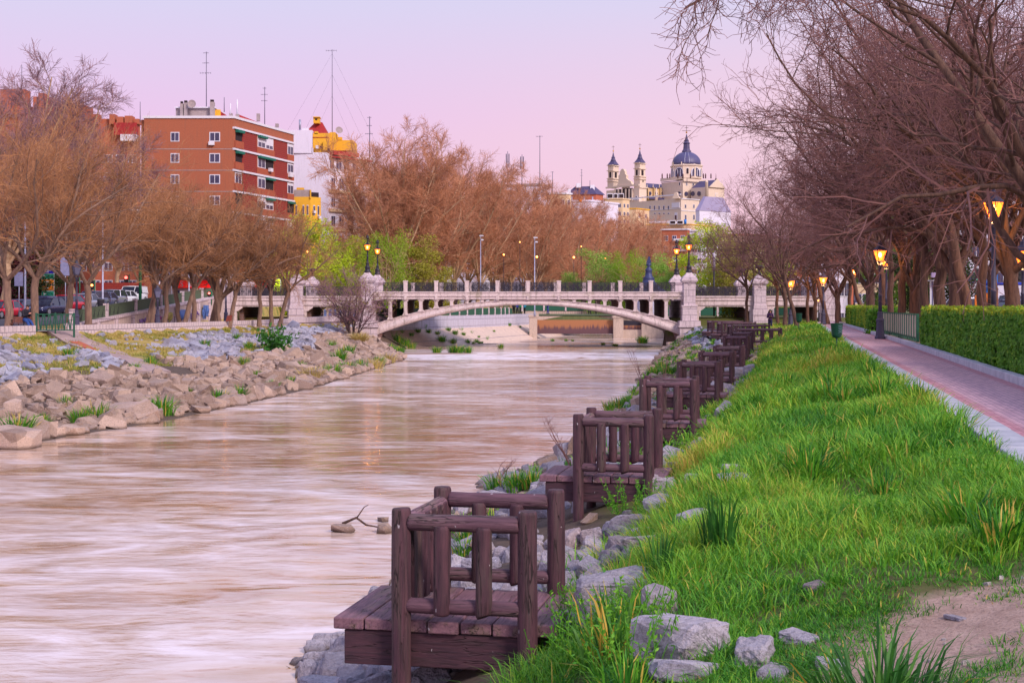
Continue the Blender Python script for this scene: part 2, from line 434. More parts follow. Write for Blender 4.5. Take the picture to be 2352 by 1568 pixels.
for i in range(len(yy) - 1):
    a, b_ = yy[i], yy[i + 1]
    mb.quad((Rp(a) + .19, a, .004), (110, a, .004), (110, b_, .004), (Rp(b_) + .19, b_, .004))
tag(mb.build('park_ground', parkg), kind='structure')
# ------------------------------------------------------------------ vegetation
def unit(v): return v / np.maximum(np.linalg.norm(v, axis=-1, keepdims=True), 1e-9)
def grow(rng, P, Rd, n, t0, t1, ang, angv, lr, K, up=0.0, wig=.15, rr=.55, rend=.3, shape=.5, lmin=.2, absL=None, rmin=.004, flat=0):
    """children of every parent polyline P (m,k+1,3) with radii Rd (m,k+1)"""
    m, k1 = P.shape[0], P.shape[1]
    L = np.linalg.norm(P[:, 1:] - P[:, :-1], axis=-1).sum(1)
    t = (np.arange(n)[None, :] + rng.random((m, n))) / n * (t1 - t0) + t0
    ft = t * (k1 - 1); i0 = np.clip(ft.astype(int), 0, k1 - 2); fr = (ft - i0)[..., None]
    a = np.take_along_axis(P, i0[..., None].repeat(3, -1), 1); b = np.take_along_axis(P, (i0 + 1)[..., None].repeat(3, -1), 1)
    st = a * (1 - fr) + b * fr
    rad = np.take_along_axis(Rd, i0, 1) * (1 - fr[..., 0]) + np.take_along_axis(Rd, i0 + 1, 1) * fr[..., 0]
    T = unit(b - a)
    rnd = rng.normal(size=T.shape); 
    if flat: rnd[..., 2] *= 1 - flat
    perp = unit(rnd - T * (rnd * T).sum(-1, keepdims=True))
    an = (ang + rng.normal(size=t.shape) * angv)[..., None]
    d = unit(T * np.cos(an) + perp * np.sin(an))
    ln = (L[:, None] * lr if absL is None else absL) * (1 - shape * t) * rng.uniform(.7, 1.25, t.shape)
    ln = np.maximum(ln, lmin)
    M_ = m * n
    d = d.reshape(M_, 3); p = st.reshape(M_, 3); ln = ln.reshape(M_); rad = rad.reshape(M_)
    r0 = np.maximum(rad * rr, rmin)
    out = np.empty((M_, K + 1, 3)); out[:, 0] = p
    for s in range(K):
        d = unit(d + rng.normal(size=d.shape) * wig + np.array([0, 0, up]))
        p = p + d * (ln / K)[:, None]; out[:, s + 1] = p
    w = np.linspace(1, rend, K + 1)[None, :]
    return out, np.maximum(r0[:, None] * w, rmin * .6)
def tubes(P, Rd, n):
    m, k1 = P.shape[:2]
    T = np.empty_like(P); T[:, 1:-1] = P[:, 2:] - P[:, :-2]; T[:, 0] = P[:, 1] - P[:, 0]; T[:, -1] = P[:, -1] - P[:, -2]
    T = unit(T)
    ref = np.where(np.abs(T[:, :1, 2:3]) > .9, np.array([1., 0, 0]), np.array([0, 0, 1.]))
    U = unit(np.cross(T, np.broadcast_to(ref, T.shape))); Wv = np.cross(T, U)
    a = np.arange(n) * 2 * math.pi / n
    V = P[:, :, None] + (U[:, :, None] * np.cos(a)[:, None] + Wv[:, :, None] * np.sin(a)[:, None]) * Rd[:, :, None, None]
    V = V.reshape(-1, 3)
    i = np.arange(m)[:, None, None] * (k1 * n) + np.arange(k1 - 1)[None, :, None] * n
    j = np.arange(n)[None, None, :]; j2 = (j + 1) % n
    q = np.stack([i + j, i + j2, i + j2 + n, i + j + n], -1).reshape(-1, 4)
    return V, q
def join(parts):
    Vs, Qs = [], []; o = 0
    for V, q in parts: Vs.append(V); Qs.append(q + o); o += len(V)
    return np.concatenate(Vs), np.concatenate(Qs)
def path_np(pts, r):
    return np.array([pts], dtype=float), np.array([r], dtype=float)
def bark(name, c1, c2, lit=1):
    if name in MATS: return MATS[name]
    m, nt, b, out = nt_new(name)
    v = coords(nt, (1, 1, .16))
    f = noise(nt, v, 9, 6, .75); f2 = noise(nt, coords(nt), 1.4, 5, .6)
    col = mixc(nt, mrange(nt, f, .35, .65), c1, c2)
    col = mixc(nt, mrange(nt, f2, .5, .75, 0, .5), col, tuple(x * .55 for x in c1[:3]) + (1,))
    nt.links.new(col, b.inputs['Base Color']); b.inputs['Roughness'].default_value = .9
    bump(nt, b, f, 1.0, .06); MATS[name] = m; return m
BARK_R = bark('elm_bark', S(122, 90, 76), S(70, 50, 46))
TWIG_R = M('elm_twig', S(150, 106, 98), S(106, 74, 80), 2, .9)
BARK_L = bark('pollard_bark', S(156, 124, 106), S(108, 86, 78))
TWIG_L = M('pollard_twig', S(188, 132, 84), S(146, 106, 86), .35, .9, rnd=.12)
BARK_P = bark('plane_bark', S(206, 172, 140), S(160, 126, 100))
TWIG_P = M('plane_twig', S(206, 142, 104), S(172, 118, 94), .3, .9, rnd=.12)
TWIG_B = M('dark_twig', S(160, 120, 124), S(130, 98, 110), .6, .9)

def elm_variant(seed, h=3.6, r=.26, spread=1.0, nl=6, lean=(0, 0), bias=(0, 0), llen=8.4, tw=1.0):
    rng = np.random.default_rng(seed)
    K = 7; pts = []; p = np.array([0., 0, -.3]); d = np.array([lean[0], lean[1], 1.0])
    for i in range(K + 1):
        pts.append(p.copy()); dd = d + rng.normal(size=3) * np.array([.09, .09, 0]); p = p + dd / np.linalg.norm(dd) * (h + .3) / K
    rad = np.linspace(1.18, .9, K + 1) * r; rad[0] *= 1.35; rad[1] *= 1.12
    T0 = path_np(pts, rad); top = pts[-1]
    # limbs fan out from the fork
    limbs = []; lr = []
    for i in range(nl):
        az = i / nl * 2 * math.pi + rng.uniform(-.4, .4); el = rng.uniform(.45, 1.25) if i else 1.35
        d = np.array([math.cos(az) * math.cos(el), math.sin(az) * math.cos(el), math.sin(el)]) + np.array([bias[0], bias[1], 0])
        d /= np.linalg.norm(d); ln = llen * rng.uniform(.8, 1.15); q = [top - np.array([0, 0, rng.uniform(0, .9 if i else 0)])]; KK = 9
        for s in range(KK):
            d = d + rng.normal(size=3) * .16 + np.array([0, 0, .10 if s < 4 else -.05]); d /= np.linalg.norm(d)
            q.append(q[-1] + d * ln / KK)
        limbs.append(q); lr.append(np.linspace(1, .25, KK + 1) * r * rng.uniform(.48, .66))
    L1 = (np.array(limbs), np.array(lr))
    L2 = grow(rng, *L1, 9, .15, 1, .75, .22, .55, 6, .03, .2, .55, .3, .45)
    L3 = grow(rng, *L2, 6, .15, 1, .7, .25, .6, 4, .0, .22, .6, .4, .4, rmin=.013)
    L4 = grow(rng, *L3, int(5 * tw), .1, 1, .7, .3, .6, 3, -.02, .25, .6, .5, .4, lmin=.25, rmin=.0085)
    L5 = grow(rng, *L4, 2, .2, 1, .7, .3, .6, 2, -.02, .25, .7, .6, .3, lmin=.2, rmin=.006)
    tv = join([tubes(*T0, 12), tubes(*L1, 8), tubes(*L2, 5)])
    cv = join([tubes(*L3, 3), tubes(*L4, 3), tubes(*L5, 3)])
    return mesh_np('elm_trunk', *tv, smooth=True), mesh_np('elm_crown', *cv)
def pollard_variant(seed, h=2.9, r=.17, H_=11.0, fork=True, width=1.0):
    rng = np.random.default_rng(seed)
    K = 5; pts = []; p = np.array([0., 0, -.2]); ln = rng.uniform(-.1, .1, 2)
    for i in range(K + 1):
        pts.append(p.copy()); p = p + np.array([ln[0] + rng.normal() * .06, ln[1] + rng.normal() * .05, (h + .2) / K]) * 1.0
    rad = np.linspace(1.15, .95, K + 1) * r; rad[0] *= 1.3
    T0 = path_np(pts, rad); top = pts[-1]; limbs = []; lr = []
    nl = 6
    for i in range(nl):
        az = i / nl * 2 * math.pi + rng.uniform(-.4, .4); el = rng.uniform(.8, 1.3)
        d = np.array([math.cos(az) * math.cos(el), math.sin(az) * math.cos(el), math.sin(el)])
        l_ = (H_ - h) * rng.uniform(.62, .92); q = [top - np.array([0, 0, rng.uniform(0, .35)])]
        for s in range(6):
            d = d + rng.normal(size=3) * .17 + np.array([0, 0, .05]); d /= np.linalg.norm(d); q.append(q[-1] + d * l_ / 6)
        limbs.append(q); lr.append(np.linspace(1, .4, 7) * r * rng.uniform(.45, .62))
    L1 = (np.array(limbs), np.array(lr))
    L2 = grow(rng, *L1, 8, .15, 1, .75, .25, 1, 6, .05, .2, .5, .3, .35, absL=(H_ - h) * .36 * width)
    L3 = grow(rng, *L2, 9, .1, 1, .62, .25, 1, 4, .05, .17, .6, .4, .35, absL=(H_ - h) * .19, rmin=.012)
    L4 = grow(rng, *L3, 8, .1, 1, .55, .28, 1, 3, .04, .18, .6, .5, .3, absL=(H_ - h) * .10, rmin=.008)
    tv = join([tubes(*T0, 10), tubes(*L1, 7), tubes(*L2, 4)])
    cv = join([tubes(*L3, 3), tubes(*L4, 3)])
    return mesh_np('pollard_trunk', *tv, smooth=True), mesh_np('pollard_crown', *cv)
def plane_variant(seed, H_=25.0, r=.36, tw=12, rt=.022):
    rng = np.random.default_rng(seed); h = H_ * .2; K = 6; pts = []; p = np.array([0., 0, -.3])
    for i in range(K + 1):
        pts.append(p.copy()); p = p + np.array([rng.normal() * .12, rng.normal() * .12, (h + .3) / K])
    rad = np.linspace(1.15, .9, K + 1) * r; T0 = path_np(pts, rad); top = pts[-1]; limbs = []; lr = []
    nl = 7
    for i in range(nl):
        az = i / nl * 2 * math.pi + rng.uniform(-.3, .3); el = rng.uniform(.95, 1.3)
        d = np.array([math.cos(az) * math.cos(el), math.sin(az) * math.cos(el), math.sin(el)])
        l_ = (H_ - h) * rng.uniform(.72, 1.0); q = [top - np.array([0, 0, rng.uniform(0, 1.2)])]
        for s in range(8):
            d = d + rng.normal(size=3) * .1 + np.array([0, 0, .03]); d /= np.linalg.norm(d); q.append(q[-1] + d * l_ / 8)
        limbs.append(q); lr.append(np.linspace(1, .25, 9) * r * rng.uniform(.4, .55))
    L1 = (np.array(limbs), np.array(lr))
    L2 = grow(rng, *L1, 13, .08, 1, .7, .2, 1, 5, .06, .16, .5, .35, .45, absL=H_ * .20)
    L3 = grow(rng, *L2, 10, .1, 1, .65, .25, 1, 4, .03, .2, .6, .4, .35, absL=H_ * .09, rmin=rt)
    L4 = grow(rng, *L3, tw, .1, 1, .65, .3, 1, 2, .02, .22, .6, .6, .3, absL=H_ * .045, rmin=rt * .75)
    tv = join([tubes(*T0, 8), tubes(*L1, 6), tubes(*L2, 4)])
    cv = join([tubes(*L3, 3), tubes(*L4, 3)])
    return mesh_np('plane_trunk', *tv, smooth=True), mesh_np('plane_crown', *cv)

def leaf_mat(name, c1, c2, c3=None, trans=.25, rnd=.08):
    if name in MATS: return MATS[name]
    m, nt, b, out = nt_new(name)
    at = nt.nodes.new('ShaderNodeAttribute'); at.attribute_name = 'v'
    r = ramp(nt, [(0, c1), (.55, c2), (1, c3 or c2)])
    nt.links.new(at.outputs['Fac'], r.inputs[0]); col = r.outputs[0]
    oi = nt.nodes.new('ShaderNodeObjectInfo'); hs = nt.nodes.new('ShaderNodeHueSaturation'); nt.links.new(col, hs.inputs['Color'])
    nt.links.new(mrange(nt, oi.outputs['Random'], 0, 1, 1 - rnd, 1 + rnd), hs.inputs['Value']); col = hs.outputs[0]
    nt.links.new(col, b.inputs['Base Color']); b.inputs['Roughness'].default_value = .65; b.inputs['Specular IOR Level'].default_value = .3
    tr = nt.nodes.new('ShaderNodeBsdfTranslucent'); nt.links.new(col, tr.inputs[0])
    mx = nt.nodes.new('ShaderNodeMixShader'); mx.inputs[0].default_value = trans
    nt.links.new(b.outputs[0], mx.inputs[1]); nt.links.new(tr.outputs[0], mx.inputs[2]); nt.links.new(mx.outputs[0], out.inputs[0])
    MATS[name] = m; return m
def leaves_mesh(name, rng, C, size, val, droop=0.0, aspect=.45, nrm=None):
    """C (n,3) leaf positions -> a mesh of small pointed leaf blades"""
    n = len(C)
    d = unit(rng.normal(size=(n, 3)) + np.array([0, 0, -droop])); s = unit(np.cross(d, rng.normal(size=(n, 3))))
    if nrm is not None:
        d = unit(d - nrm * (d * nrm).sum(-1, keepdims=True) * .75); s = unit(np.cross(d, nrm + rng.normal(size=(n, 3)) * .35))
    L = (size * rng.uniform(.6, 1.3, n))[:, None]; w = L * aspect * .5
    V = np.stack([C, C + d * L * .5 + s * w, C + d * L, C + d * L * .5 - s * w], 1).reshape(-1, 3)
    q = np.arange(n * 4).reshape(-1, 4)
    return mesh_np(name, V, q, attr={'v': np.repeat(val, 4)})
def leafy_variant(seed, H_=9, Wd=7, n=16000, size=.26, h0=.8, droop=0.0, nclump=34, asp=.45, r=.12, column=False):
    rng = np.random.default_rng(seed)
    th = H_ * .3; pts = [np.array([0., 0, -.3])]
    for i in range(5): pts.append(pts[-1] + np.array([rng.normal() * .1, rng.normal() * .1, (th + .3) / 5]))
    T0 = path_np(pts, np.linspace(1.2, .8, 6) * r)
    # clumps of foliage gathered at limb ends
    ph = rng.uniform(0, 2 * math.pi, nclump); u = rng.uniform(0, 1, nclump) ** .5; zz = rng.uniform(h0 / H_, .93, nclump)
    env = np.sqrt(np.clip(1 - ((zz - .5) / .52) ** 2, 0, 1)) if not column else np.clip(1.15 - zz, .25, 1)
    cen = np.stack([np.cos(ph) * u * Wd * .42 * env, np.sin(ph) * u * Wd * .42 * env, zz * H_], -1)
    cr = rng.uniform(.10, .19, nclump) * Wd
    limbs = []; rads = []
    for c in cen:
        s0 = pts[rng.integers(2, 6)]; t = np.linspace(0, 1, 6)[:, None]; q = s0 * (1 - t) + c * t; q[1:-1] += rng.normal(size=(4, 3)) * .12
        limbs.append(q); rads.append(np.linspace(.5, .12, 6) * r)
    LB = (np.array(limbs), np.array(rads))
    TW = grow(rng, *LB, 6, .4, 1, .6, .25, .5, 3, .02 if droop < .5 else -.15, .18, .6, .4, .3, rmin=.008)
    k = rng.integers(0, nclump, n); off = rng.normal(size=(n, 3)); off = unit(off) * (rng.random(n) ** .45)[:, None]
    C = cen[k] + off * cr[k][:, None] * np.array([1, 1, .75 if droop < .5 else 1.7])
    C[:, 2] = np.maximum(C[:, 2], h0 * .4)
    val = np.clip(rng.random(n) * .5 + rng.random(nclump)[k] * .5, 0, 1)
    return (mesh_np('leafy_trunk', *join([tubes(*T0, 7), tubes(*LB, 4), tubes(*TW, 3)]), smooth=True),
            leaves_mesh('leafy_crown', rng, C, size, val, droop, asp))
MCACHE = {}
def with_mat(me, mat):
    k = (me.name, mat.name)
    if k not in MCACHE:
        c = me if not any(q[0] == me.name for q in MCACHE) else me.copy()
        c.materials.clear(); c.materials.append(mat); MCACHE[k] = c
    return MCACHE[k]
def tree(name, var, mats, loc, label, group, sc=1.0, rz=0.0, cat='tree', scz=None):
    r = empty(name, loc, label, cat, group, rz); r.scale = (sc, sc, scz or sc)
    link('trunk', with_mat(var[0], mats[0]), None, r); link('crown', with_mat(var[1], mats[1]), None, r)
    return r
def gz(x, y): return float(H(x, y))

ELM = [elm_variant(21, 3.4, .19), elm_variant(22, 4.2, .155, bias=(-.35, -.1)), elm_variant(23, 3.0, .25, nl=7, bias=(-.2, 0)), elm_variant(24, 4.6, .17, lean=(-.25, 0), bias=(-.25, 0))]
# right bank: (photo column of the trunk foot, distance, variant, scale, rotation, description)
RT = [(2320, 44, 0, 1.0, .4, 'forked bare tree behind the near hedge, right of the tall lit lamp'),
      (2263, 46, 1, .95, .2, 'bare tree with orange lamplight on its bark, left of the tall lit lamp'),
      (2240, 55, 3, 1.05, .1, 'slim bare tree forking low behind the blue play panel'),
      (2199, 58, 2, 1.08, .0, 'thick knotty bare tree, left of the blue play panel'),
      (2163, 60, 0, 1.12, 2.2, 'stout mossy bare tree leaning right behind the near hedge'),
      (2130, 62, 1, .95, .6, 'slender pale bare tree forking at head height behind the hedge end'),
      (2100, 66, 2, .88, 3.0, 'gnarled massive bare tree at the left end of the near hedge'),
      (2077, 66, 1, .98, -.2, 'bare tree with lamplit trunk behind the green railing'),
      (2050, 74, 1, .85, .3, 'bare tree just right of the lantern post beside the path'),
      (2030, 88, 0, .95, .9, 'bare tree hidden behind the lantern post beside the path'),
      (2001, 92, 2, .95, .3, 'dark bare tree left of the lantern post beside the path'),
      (1986, 118, 3, 1.0, -.2, 'bare tree behind the middle of the far hedge'),
      (1954, 120, 1, .95, .1, 'orange lit bare tree behind the far hedge'),
      (1926, 121, 2, .95, .6, 'dark twisted forked bare tree behind the far hedge'),
      (1902, 118, 3, 1.0, .0, 'bare tree leaning left over the end of the path'),
      (1873, 119, 0, .8, 1.4, 'thin bare tree in the grove left of the leaning tree'),
      (1857, 117, 1, .8, .2, 'thin bare tree rising beside the far lit lamp'),
      (1831, 108, 3, .82, -.3, 'curved bare tree between the walking woman and the far lamp'),
      (1804, 113, 0, .8, .8, 'thin bare tree with orange lamplight on its trunk, near the bridge'),
      (1787, 116, 1, .8, .4, 'thin straight bare tree just right of the walking woman'),
      (1717, 120, 1, .8, .1, 'lone thin bare tree in front of the right bridge span, left of the woman'),
      (2390, 40, 0, 1.0, 3.6, 'bare tree at the right edge, its limbs crossing the upper right corner'),
      (2480, 33, 2, 1.1, .3, 'bare tree outside the right edge whose branches fill the top right corner'),
      (2330, 62, 2, 1.1, 1.3, 'bare tree in the second row at the right edge'),
      (2280, 74, 0, 1.15, 4.0, 'bare tree in the back row behind the tall lit lamp'),
      ]
for xd, d, v, sc, rz, lb in RT:
    p = W(xd, HZ, d)
    tree('bare_elm_tree', ELM[v], (BARK_R, TWIG_R), (p.x, p.y, max(gz(p.x, p.y), 0) - .02), lb, 'bare trees along the right bank', sc * (1.13 if 50 < d < 100 else 1.0), rz)
# near tree outside the frame whose drooping branch hangs into the top of the picture
def overhang():
    rng = np.random.default_rng(5)
    T0 = path_np([(0, 0, -.3), (.05, 0, 2), (0, .1, 4), (-.2, 0, 5.4)], [.3, .24, .22, .2]); 
    limbs = []; rads = []
    for ctrl in (((-.2, 0, 5.2), (-3.2, .3, 7.7), (-6.3, 0, 8.1), (-8.2, -.3, 7.4), (-9.1, -.4, 6.4)), ((-.2, 0, 5.3), (-2.5, -.8, 7.9), (-5.4, -1.2, 8.6), (-7.6, -1.2, 8.0), (-8.7, -1.0, 7.0)), ((-.2, 0, 5.1), (-2, .8, 7.8), (-4.4, 1.4, 8.9), (-6.2, 1.6, 8.5), (-7.4, 1.6, 7.6)),
                 ((-.2, 0, 5.0), (-1, .5, 7), (-2, 1, 8.6), (-3, 1.4, 9.6), (-4, 1.6, 10.2)), ((-.2, 0, 5.2), (.5, 0, 7), (1.2, 0, 8.8), (1.8, 0, 10), (2, 0, 11)), ((-.2, 0, 5.2), (1.5, .5, 6.4), (3, .8, 7.3), (4.2, 1, 7.8), (5, 1, 8))):
        t = np.linspace(0, 4, 11); c = np.array(ctrl); i0 = np.clip(t.astype(int), 0, 3); q = c[i0] * (1 - (t - i0))[:, None] + c[i0 + 1] * (t - i0)[:, None]; q[1:] += rng.normal(size=(10, 3)) * .10
        limbs.append(list(q)); rads.append(np.linspace(1, .18, 11) * .11)
    L1 = (np.array(limbs), np.array(rads))
    L2 = grow(rng, *L1, 10, .25, 1, .7, .25, 1, 6, -.03, .22, .5, .3, .35, absL=2.1)
    L3 = grow(rng, *L2, 9, .1, 1, .75, .3, 1, 4, -.08, .30, .55, .4, .3, absL=1.0, rmin=.0085)
    L4 = grow(rng, *L3, 6, .1, 1, .7, .3, 1, 3, -.05, .30, .6, .5, .3, absL=.42, rmin=.006)
    return mesh_np('overhang_trunk', *join([tubes(*T0, 10), tubes(*L1, 7), tubes(*L2, 5)]), smooth=True), mesh_np('overhang_crown', *join([tubes(*L3, 3), tubes(*L4, 3)]))
OV = overhang()
tree('bare_elm_tree', OV, (BARK_R, TWIG_R), (11.9, 24.5, 0), 'bare tree outside the frame whose crooked twigs hang down at the top of the sky', 'bare trees along the right bank', 1.0, .08)

POL = [pollard_variant(s, r=.17) for s in (31, 32, 33)] + [pollard_variant(34, 2.2, .33, 11.5), pollard_variant(35, 2.9, .2, 13.6, width=1.15)]
LT = [(18, 87, 4, 1.12, 'pollarded tree nearest the left edge, beside the empty part of the bench'),
      (80, 88, 4, 1.15, 'forked pollarded tree beside the seated man'), (160, 100, 4, 1.1, 'pollarded tree behind the green gate'),
      (202, 94, 4, 1.06, 'pollarded tree just right of the unlit lamp post'),
      (336, 104, 0, 1.0, 'left of the twin stemmed pair of pollarded trees'), (349, 105, 1, 1.02, 'right of the twin stemmed pair of pollarded trees'),
      (379, 107, 2, .95, 'thin curved pollarded tree between the twin pair and the graffiti wall'),
      (411, 110, 1, .98, 'left of two close pollarded trees in front of the graffiti wall'), (421, 108, 0, 1.02, 'right of two close pollarded trees in front of the graffiti wall'),
      (446, 109, 2, 1.03, 'straight pollarded tree right of the close pair, before the blue graffiti'), (490, 113, 3, 1.0, 'thickest pollarded tree, dark bark, beside the left bridge end'),
      (505, 112, 1, .9, 'thin pollarded tree touching the thickest one'), (526, 112, 0, .92, 'short pollarded tree with the red bin on it'),
      (596, 116, 2, .94, 'leftmost of three slim trees before the bridge opening'), (623, 117, 1, .92, 'middle of three slim trees before the bridge opening'), (642, 118, 0, .95, 'rightmost of three slim trees before the bridge opening')]
for i, (xd, d, v, sc, lb) in enumerate(LT):
    p = W(xd, HZ, d)
    tree('pollarded_tree', POL[v], (BARK_L, TWIG_L), (p.x, p.y, 0), lb, 'pollarded trees on the left promenade', sc, i * 1.7)
PLN = [plane_variant(s) for s in (41, 42, 43)]
# plane trees behind the parked cars
for i, (xd, d, v, sc) in enumerate([(112, 152, 0, .80), (10, 128, 1, .92), (60, 150, 2, .88), (165, 165, 1, .84), (215, 172, 2, .72), (265, 182, 0, .74), (318, 196, 1, .60), (-40, 140, 2, 1.05), (372, 190, 2, .5), (455, 180, 0, .46), (520, 186, 1, .46), (590, 184, 2, .42)]):
    p = W(xd, HZ, d); z = gz(p.x, p.y)
    tree('plane_tree', PLN[v], (BARK_P, TWIG_B if i < 8 else TWIG_L), (p.x, p.y, z), 'tall bare plane tree behind the parked cars, %s from the left' % ordn([7, 2, 1, 3, 4, 5, 6, 0, 8, 9, 10, 11][i] if False else sorted([112, 10, 60, 165, 215, 265, 318, -40, 372, 455, 520, 590]).index(xd)), 'plane trees along the street', sc * 1.05, i * 2.1)
# avenue beyond the bridge, getting farther to the right
AV = [(920, 190, 0, .92), (900, 196, 1, .88), (940, 200, 2, .90), (862, 208, 1, .72), (985, 205, 2, .90), (812, 230, 2, .58), (1040, 225, 1, .93), (1095, 240, 0, .90), (1010, 250, 2, .98), (1130, 262, 2, .92), (1172, 270, 1, .95), (1070, 275, 1, .96),
      (1215, 290, 0, 1.0), (1150, 305, 2, .98), (1255, 310, 2, .98), (1300, 330, 1, .98), (1200, 335, 0, 1.0), (1340, 350, 0, .98), (1270, 365, 1, 1.02), (1385, 375, 2, 1.0), (1320, 395, 0, 1.05), (1425, 400, 1, 1.0),
      (1460, 425, 0, 1.0), (1375, 430, 2, 1.08), (1495, 450, 2, 1.0), (1530, 480, 1, 1.02), (1440, 465, 1, 1.1), (1560, 500, 0, 1.0), (945, 230, 1, .98), (890, 245, 0, .88), (1230, 250, 2, .75), (1330, 280, 1, .72), (1410, 310, 0, .70), (1480, 340, 2, .72), (1545, 380, 1, .74)]
xs_ = sorted(a[0] for a in AV)
for i, (xd, d, v, sc) in enumerate(AV):
    p = W(xd, HZ, d)
    tree('plane_tree', PLN[v], (BARK_P, TWIG_P), (p.x, p.y, .4), 'bare plane tree in the avenue beyond the bridge, %s from the left' % ordn(xs_.index(xd)), 'avenue of plane trees beyond the bridge', sc * 1.14, i * 1.3)
# green trees beyond the bridge
GR = [leafy_variant(51, 9, 8, 15000, .24, .8), leafy_variant(52, 9, 7, 15000, .22, .5, droop=1.6, asp=.25), leafy_variant(53, 8, 8, 14000, .2, .4, nclump=46)]
LG1 = leaf_mat('spring_leaf', S(138, 172, 28), S(184, 208, 40), S(214, 222, 80)); LG2 = leaf_mat('deep_leaf', S(104, 146, 54), S(140, 178, 70), S(176, 200, 100)); LG3 = leaf_mat('bright_leaf', S(98, 146, 24), S(138, 176, 30), S(170, 196, 60))
LG4 = leaf_mat('olive_leaf', S(150, 140, 42), S(168, 166, 58), S(140, 120, 60))
GT = [(715, 182, 0, 1.2, LG1, 'yellow green tree in front of the small yellow house'), (775, 190, 0, 1.05, LG1, 'yellow green tree under the tall white wall'), (835, 186, 1, .95, LG1, 'yellow green weeping tree behind the left bridge urns'),
      (890, 176, 1, .98, LG3, 'bright green tree right behind the left pair of bridge lanterns'), (965, 182, 0, .96, LG4, 'olive green tree right of the bright one behind the parapet'), (1015, 190, 2, .62, LG4, 'small olive tree behind the parapet, left part'),
      (1315, 205, 2, .66, LG2, 'small dark green tree behind the parapet, leftmost of the right group'), (1378, 200, 2, .98, LG2, 'rounded mid green tree behind the parapet, right group'), (1444, 196, 1, .84, LG3, 'bright weeping willow left of the blue roofed kiosk'),
      (1500, 205, 0, .82, LG2, 'mid green tree behind the blue roofed kiosk'), (1545, 190, 2, .66, LG2, 'low dark green tree left of the right pair of bridge lanterns'),
      (1640, 185, 0, 1.15, LG1, 'large yellow green tree right of the right pair of bridge lanterns'), (1700, 178, 0, 1.0, LG4, 'olive green tree behind the right side span'), (1760, 190, 0, .9, LG1, 'yellow green tree behind the bridge at the right'),
      (668, 176, 2, .6, LG1, 'small yellow bush tree beside the left bridge urn'), (1790, 175, 1, .7, LG1, 'small weeping tree behind the right bridge end')]
for i, (xd, d, v, sc, lm, lb) in enumerate(GT):
    p = W(xd, HZ, d)
    tree('leafy_tree', (GR[v][0], GR[v][1].copy()), (BARK_P, lm), (p.x, p.y, .3), lb, 'green trees beyond the bridge', sc * 1.18, i * 1.1)
# dark evergreens and a purple plum at the left edge
LD = leaf_mat('evergreen_leaf', S(34, 48, 24), S(52, 68, 34), S(74, 86, 44)); LP_ = leaf_mat('plum_leaf', S(84, 30, 52), S(110, 44, 66), S(132, 64, 84))
for i, (xd, d, v, sc, lm, lb, nm) in enumerate([(45, 148, 2, 1.3, LD, 'dark evergreen tree behind the cars at the left', 'evergreen_tree'), (8, 146, 0, 1.2, LP_, 'purple leaved plum tree at the left edge', 'plum_tree'), (-30, 150, 0, 1.5, LD, 'dark evergreen tree at the very left edge', 'evergreen_tree'), (95, 160, 2, 1.0, LD, 'low dark evergreen tree behind the direction signs', 'evergreen_tree'),
                                             (2140, 150, 0, 1.5, LD, 'dark evergreen tree far behind the near hedge', 'evergreen_tree'), (2040, 160, 0, 1.4, LG2, 'green tree far behind the lantern beside the path', 'leafy_tree')]):
    p = W(xd, HZ, d)
    tree(nm, (GR[v][0], GR[v][1].copy()), (BARK_L, lm), (p.x, p.y, gz(p.x, p.y)), lb, None, sc, i * .9)
# bare willow bush on the bank at the left bridge pier
def bush():
    rng = np.random.default_rng(77); st = []; rd = []
    for i in range(12):
        az = rng.uniform(0, 6.28); el = rng.uniform(.9, 1.4); d = np.array([math.cos(az) * math.cos(el), math.sin(az) * math.cos(el), math.sin(el)]); q = [np.array([math.cos(az) * .12, math.sin(az) * .12, -.2])]
        for s in range(7):
            d = d + rng.normal(size=3) * .12; d /= np.linalg.norm(d); q.append(q[-1] + d * rng.uniform(.7, .95))
        st.append(q); rd.append(np.linspace(1, .2, 8) * rng.uniform(.06, .12))
    L1 = (np.array(st), np.array(rd)); L2 = grow(rng, *L1, 10, .2, 1, .6, .2, 1, 4, .02, .2, .5, .4, .4, absL=2.2, rmin=.012)
    L3 = grow(rng, *L2, 8, .1, 1, .6, .25, 1, 3, .0, .22, .6, .5, .3, absL=.9, rmin=.009); L4 = grow(rng, *L3, 6, .1, 1, .6, .3, 1, 2, 0, .2, .6, .6, .3, absL=.45, rmin=.008)
    tips = L4[0][:, -1]; k = rng.choice(len(tips), 2600, replace=False); k = k[tips[k][:, 2] > 2.6]
    lv = leaves_mesh('bush_leaf', rng, tips[k], .13, rng.random(len(k)))
    return mesh_np('bush_stem', *join([tubes(*L1, 6), tubes(*L2, 4)]), smooth=True), mesh_np('bush_twigs', *join([tubes(*L3, 3), tubes(*L4, 3)])), lv
BU = bush(); p = W(812, 752, 131)
r = empty('willow_bush', (p.x, p.y, gz(p.x, p.y) - .1), 'leafless many stemmed bush in front of the left bridge pier', 'bush'); r.scale = (.95, .95, 1.05)
link('stem', BU[0], M('bush_bark', S(92, 70, 72), S(66, 50, 56), 3), r); link('crown', BU[1], TWIG_B, r); link('foliage', BU[2], LG4, r)
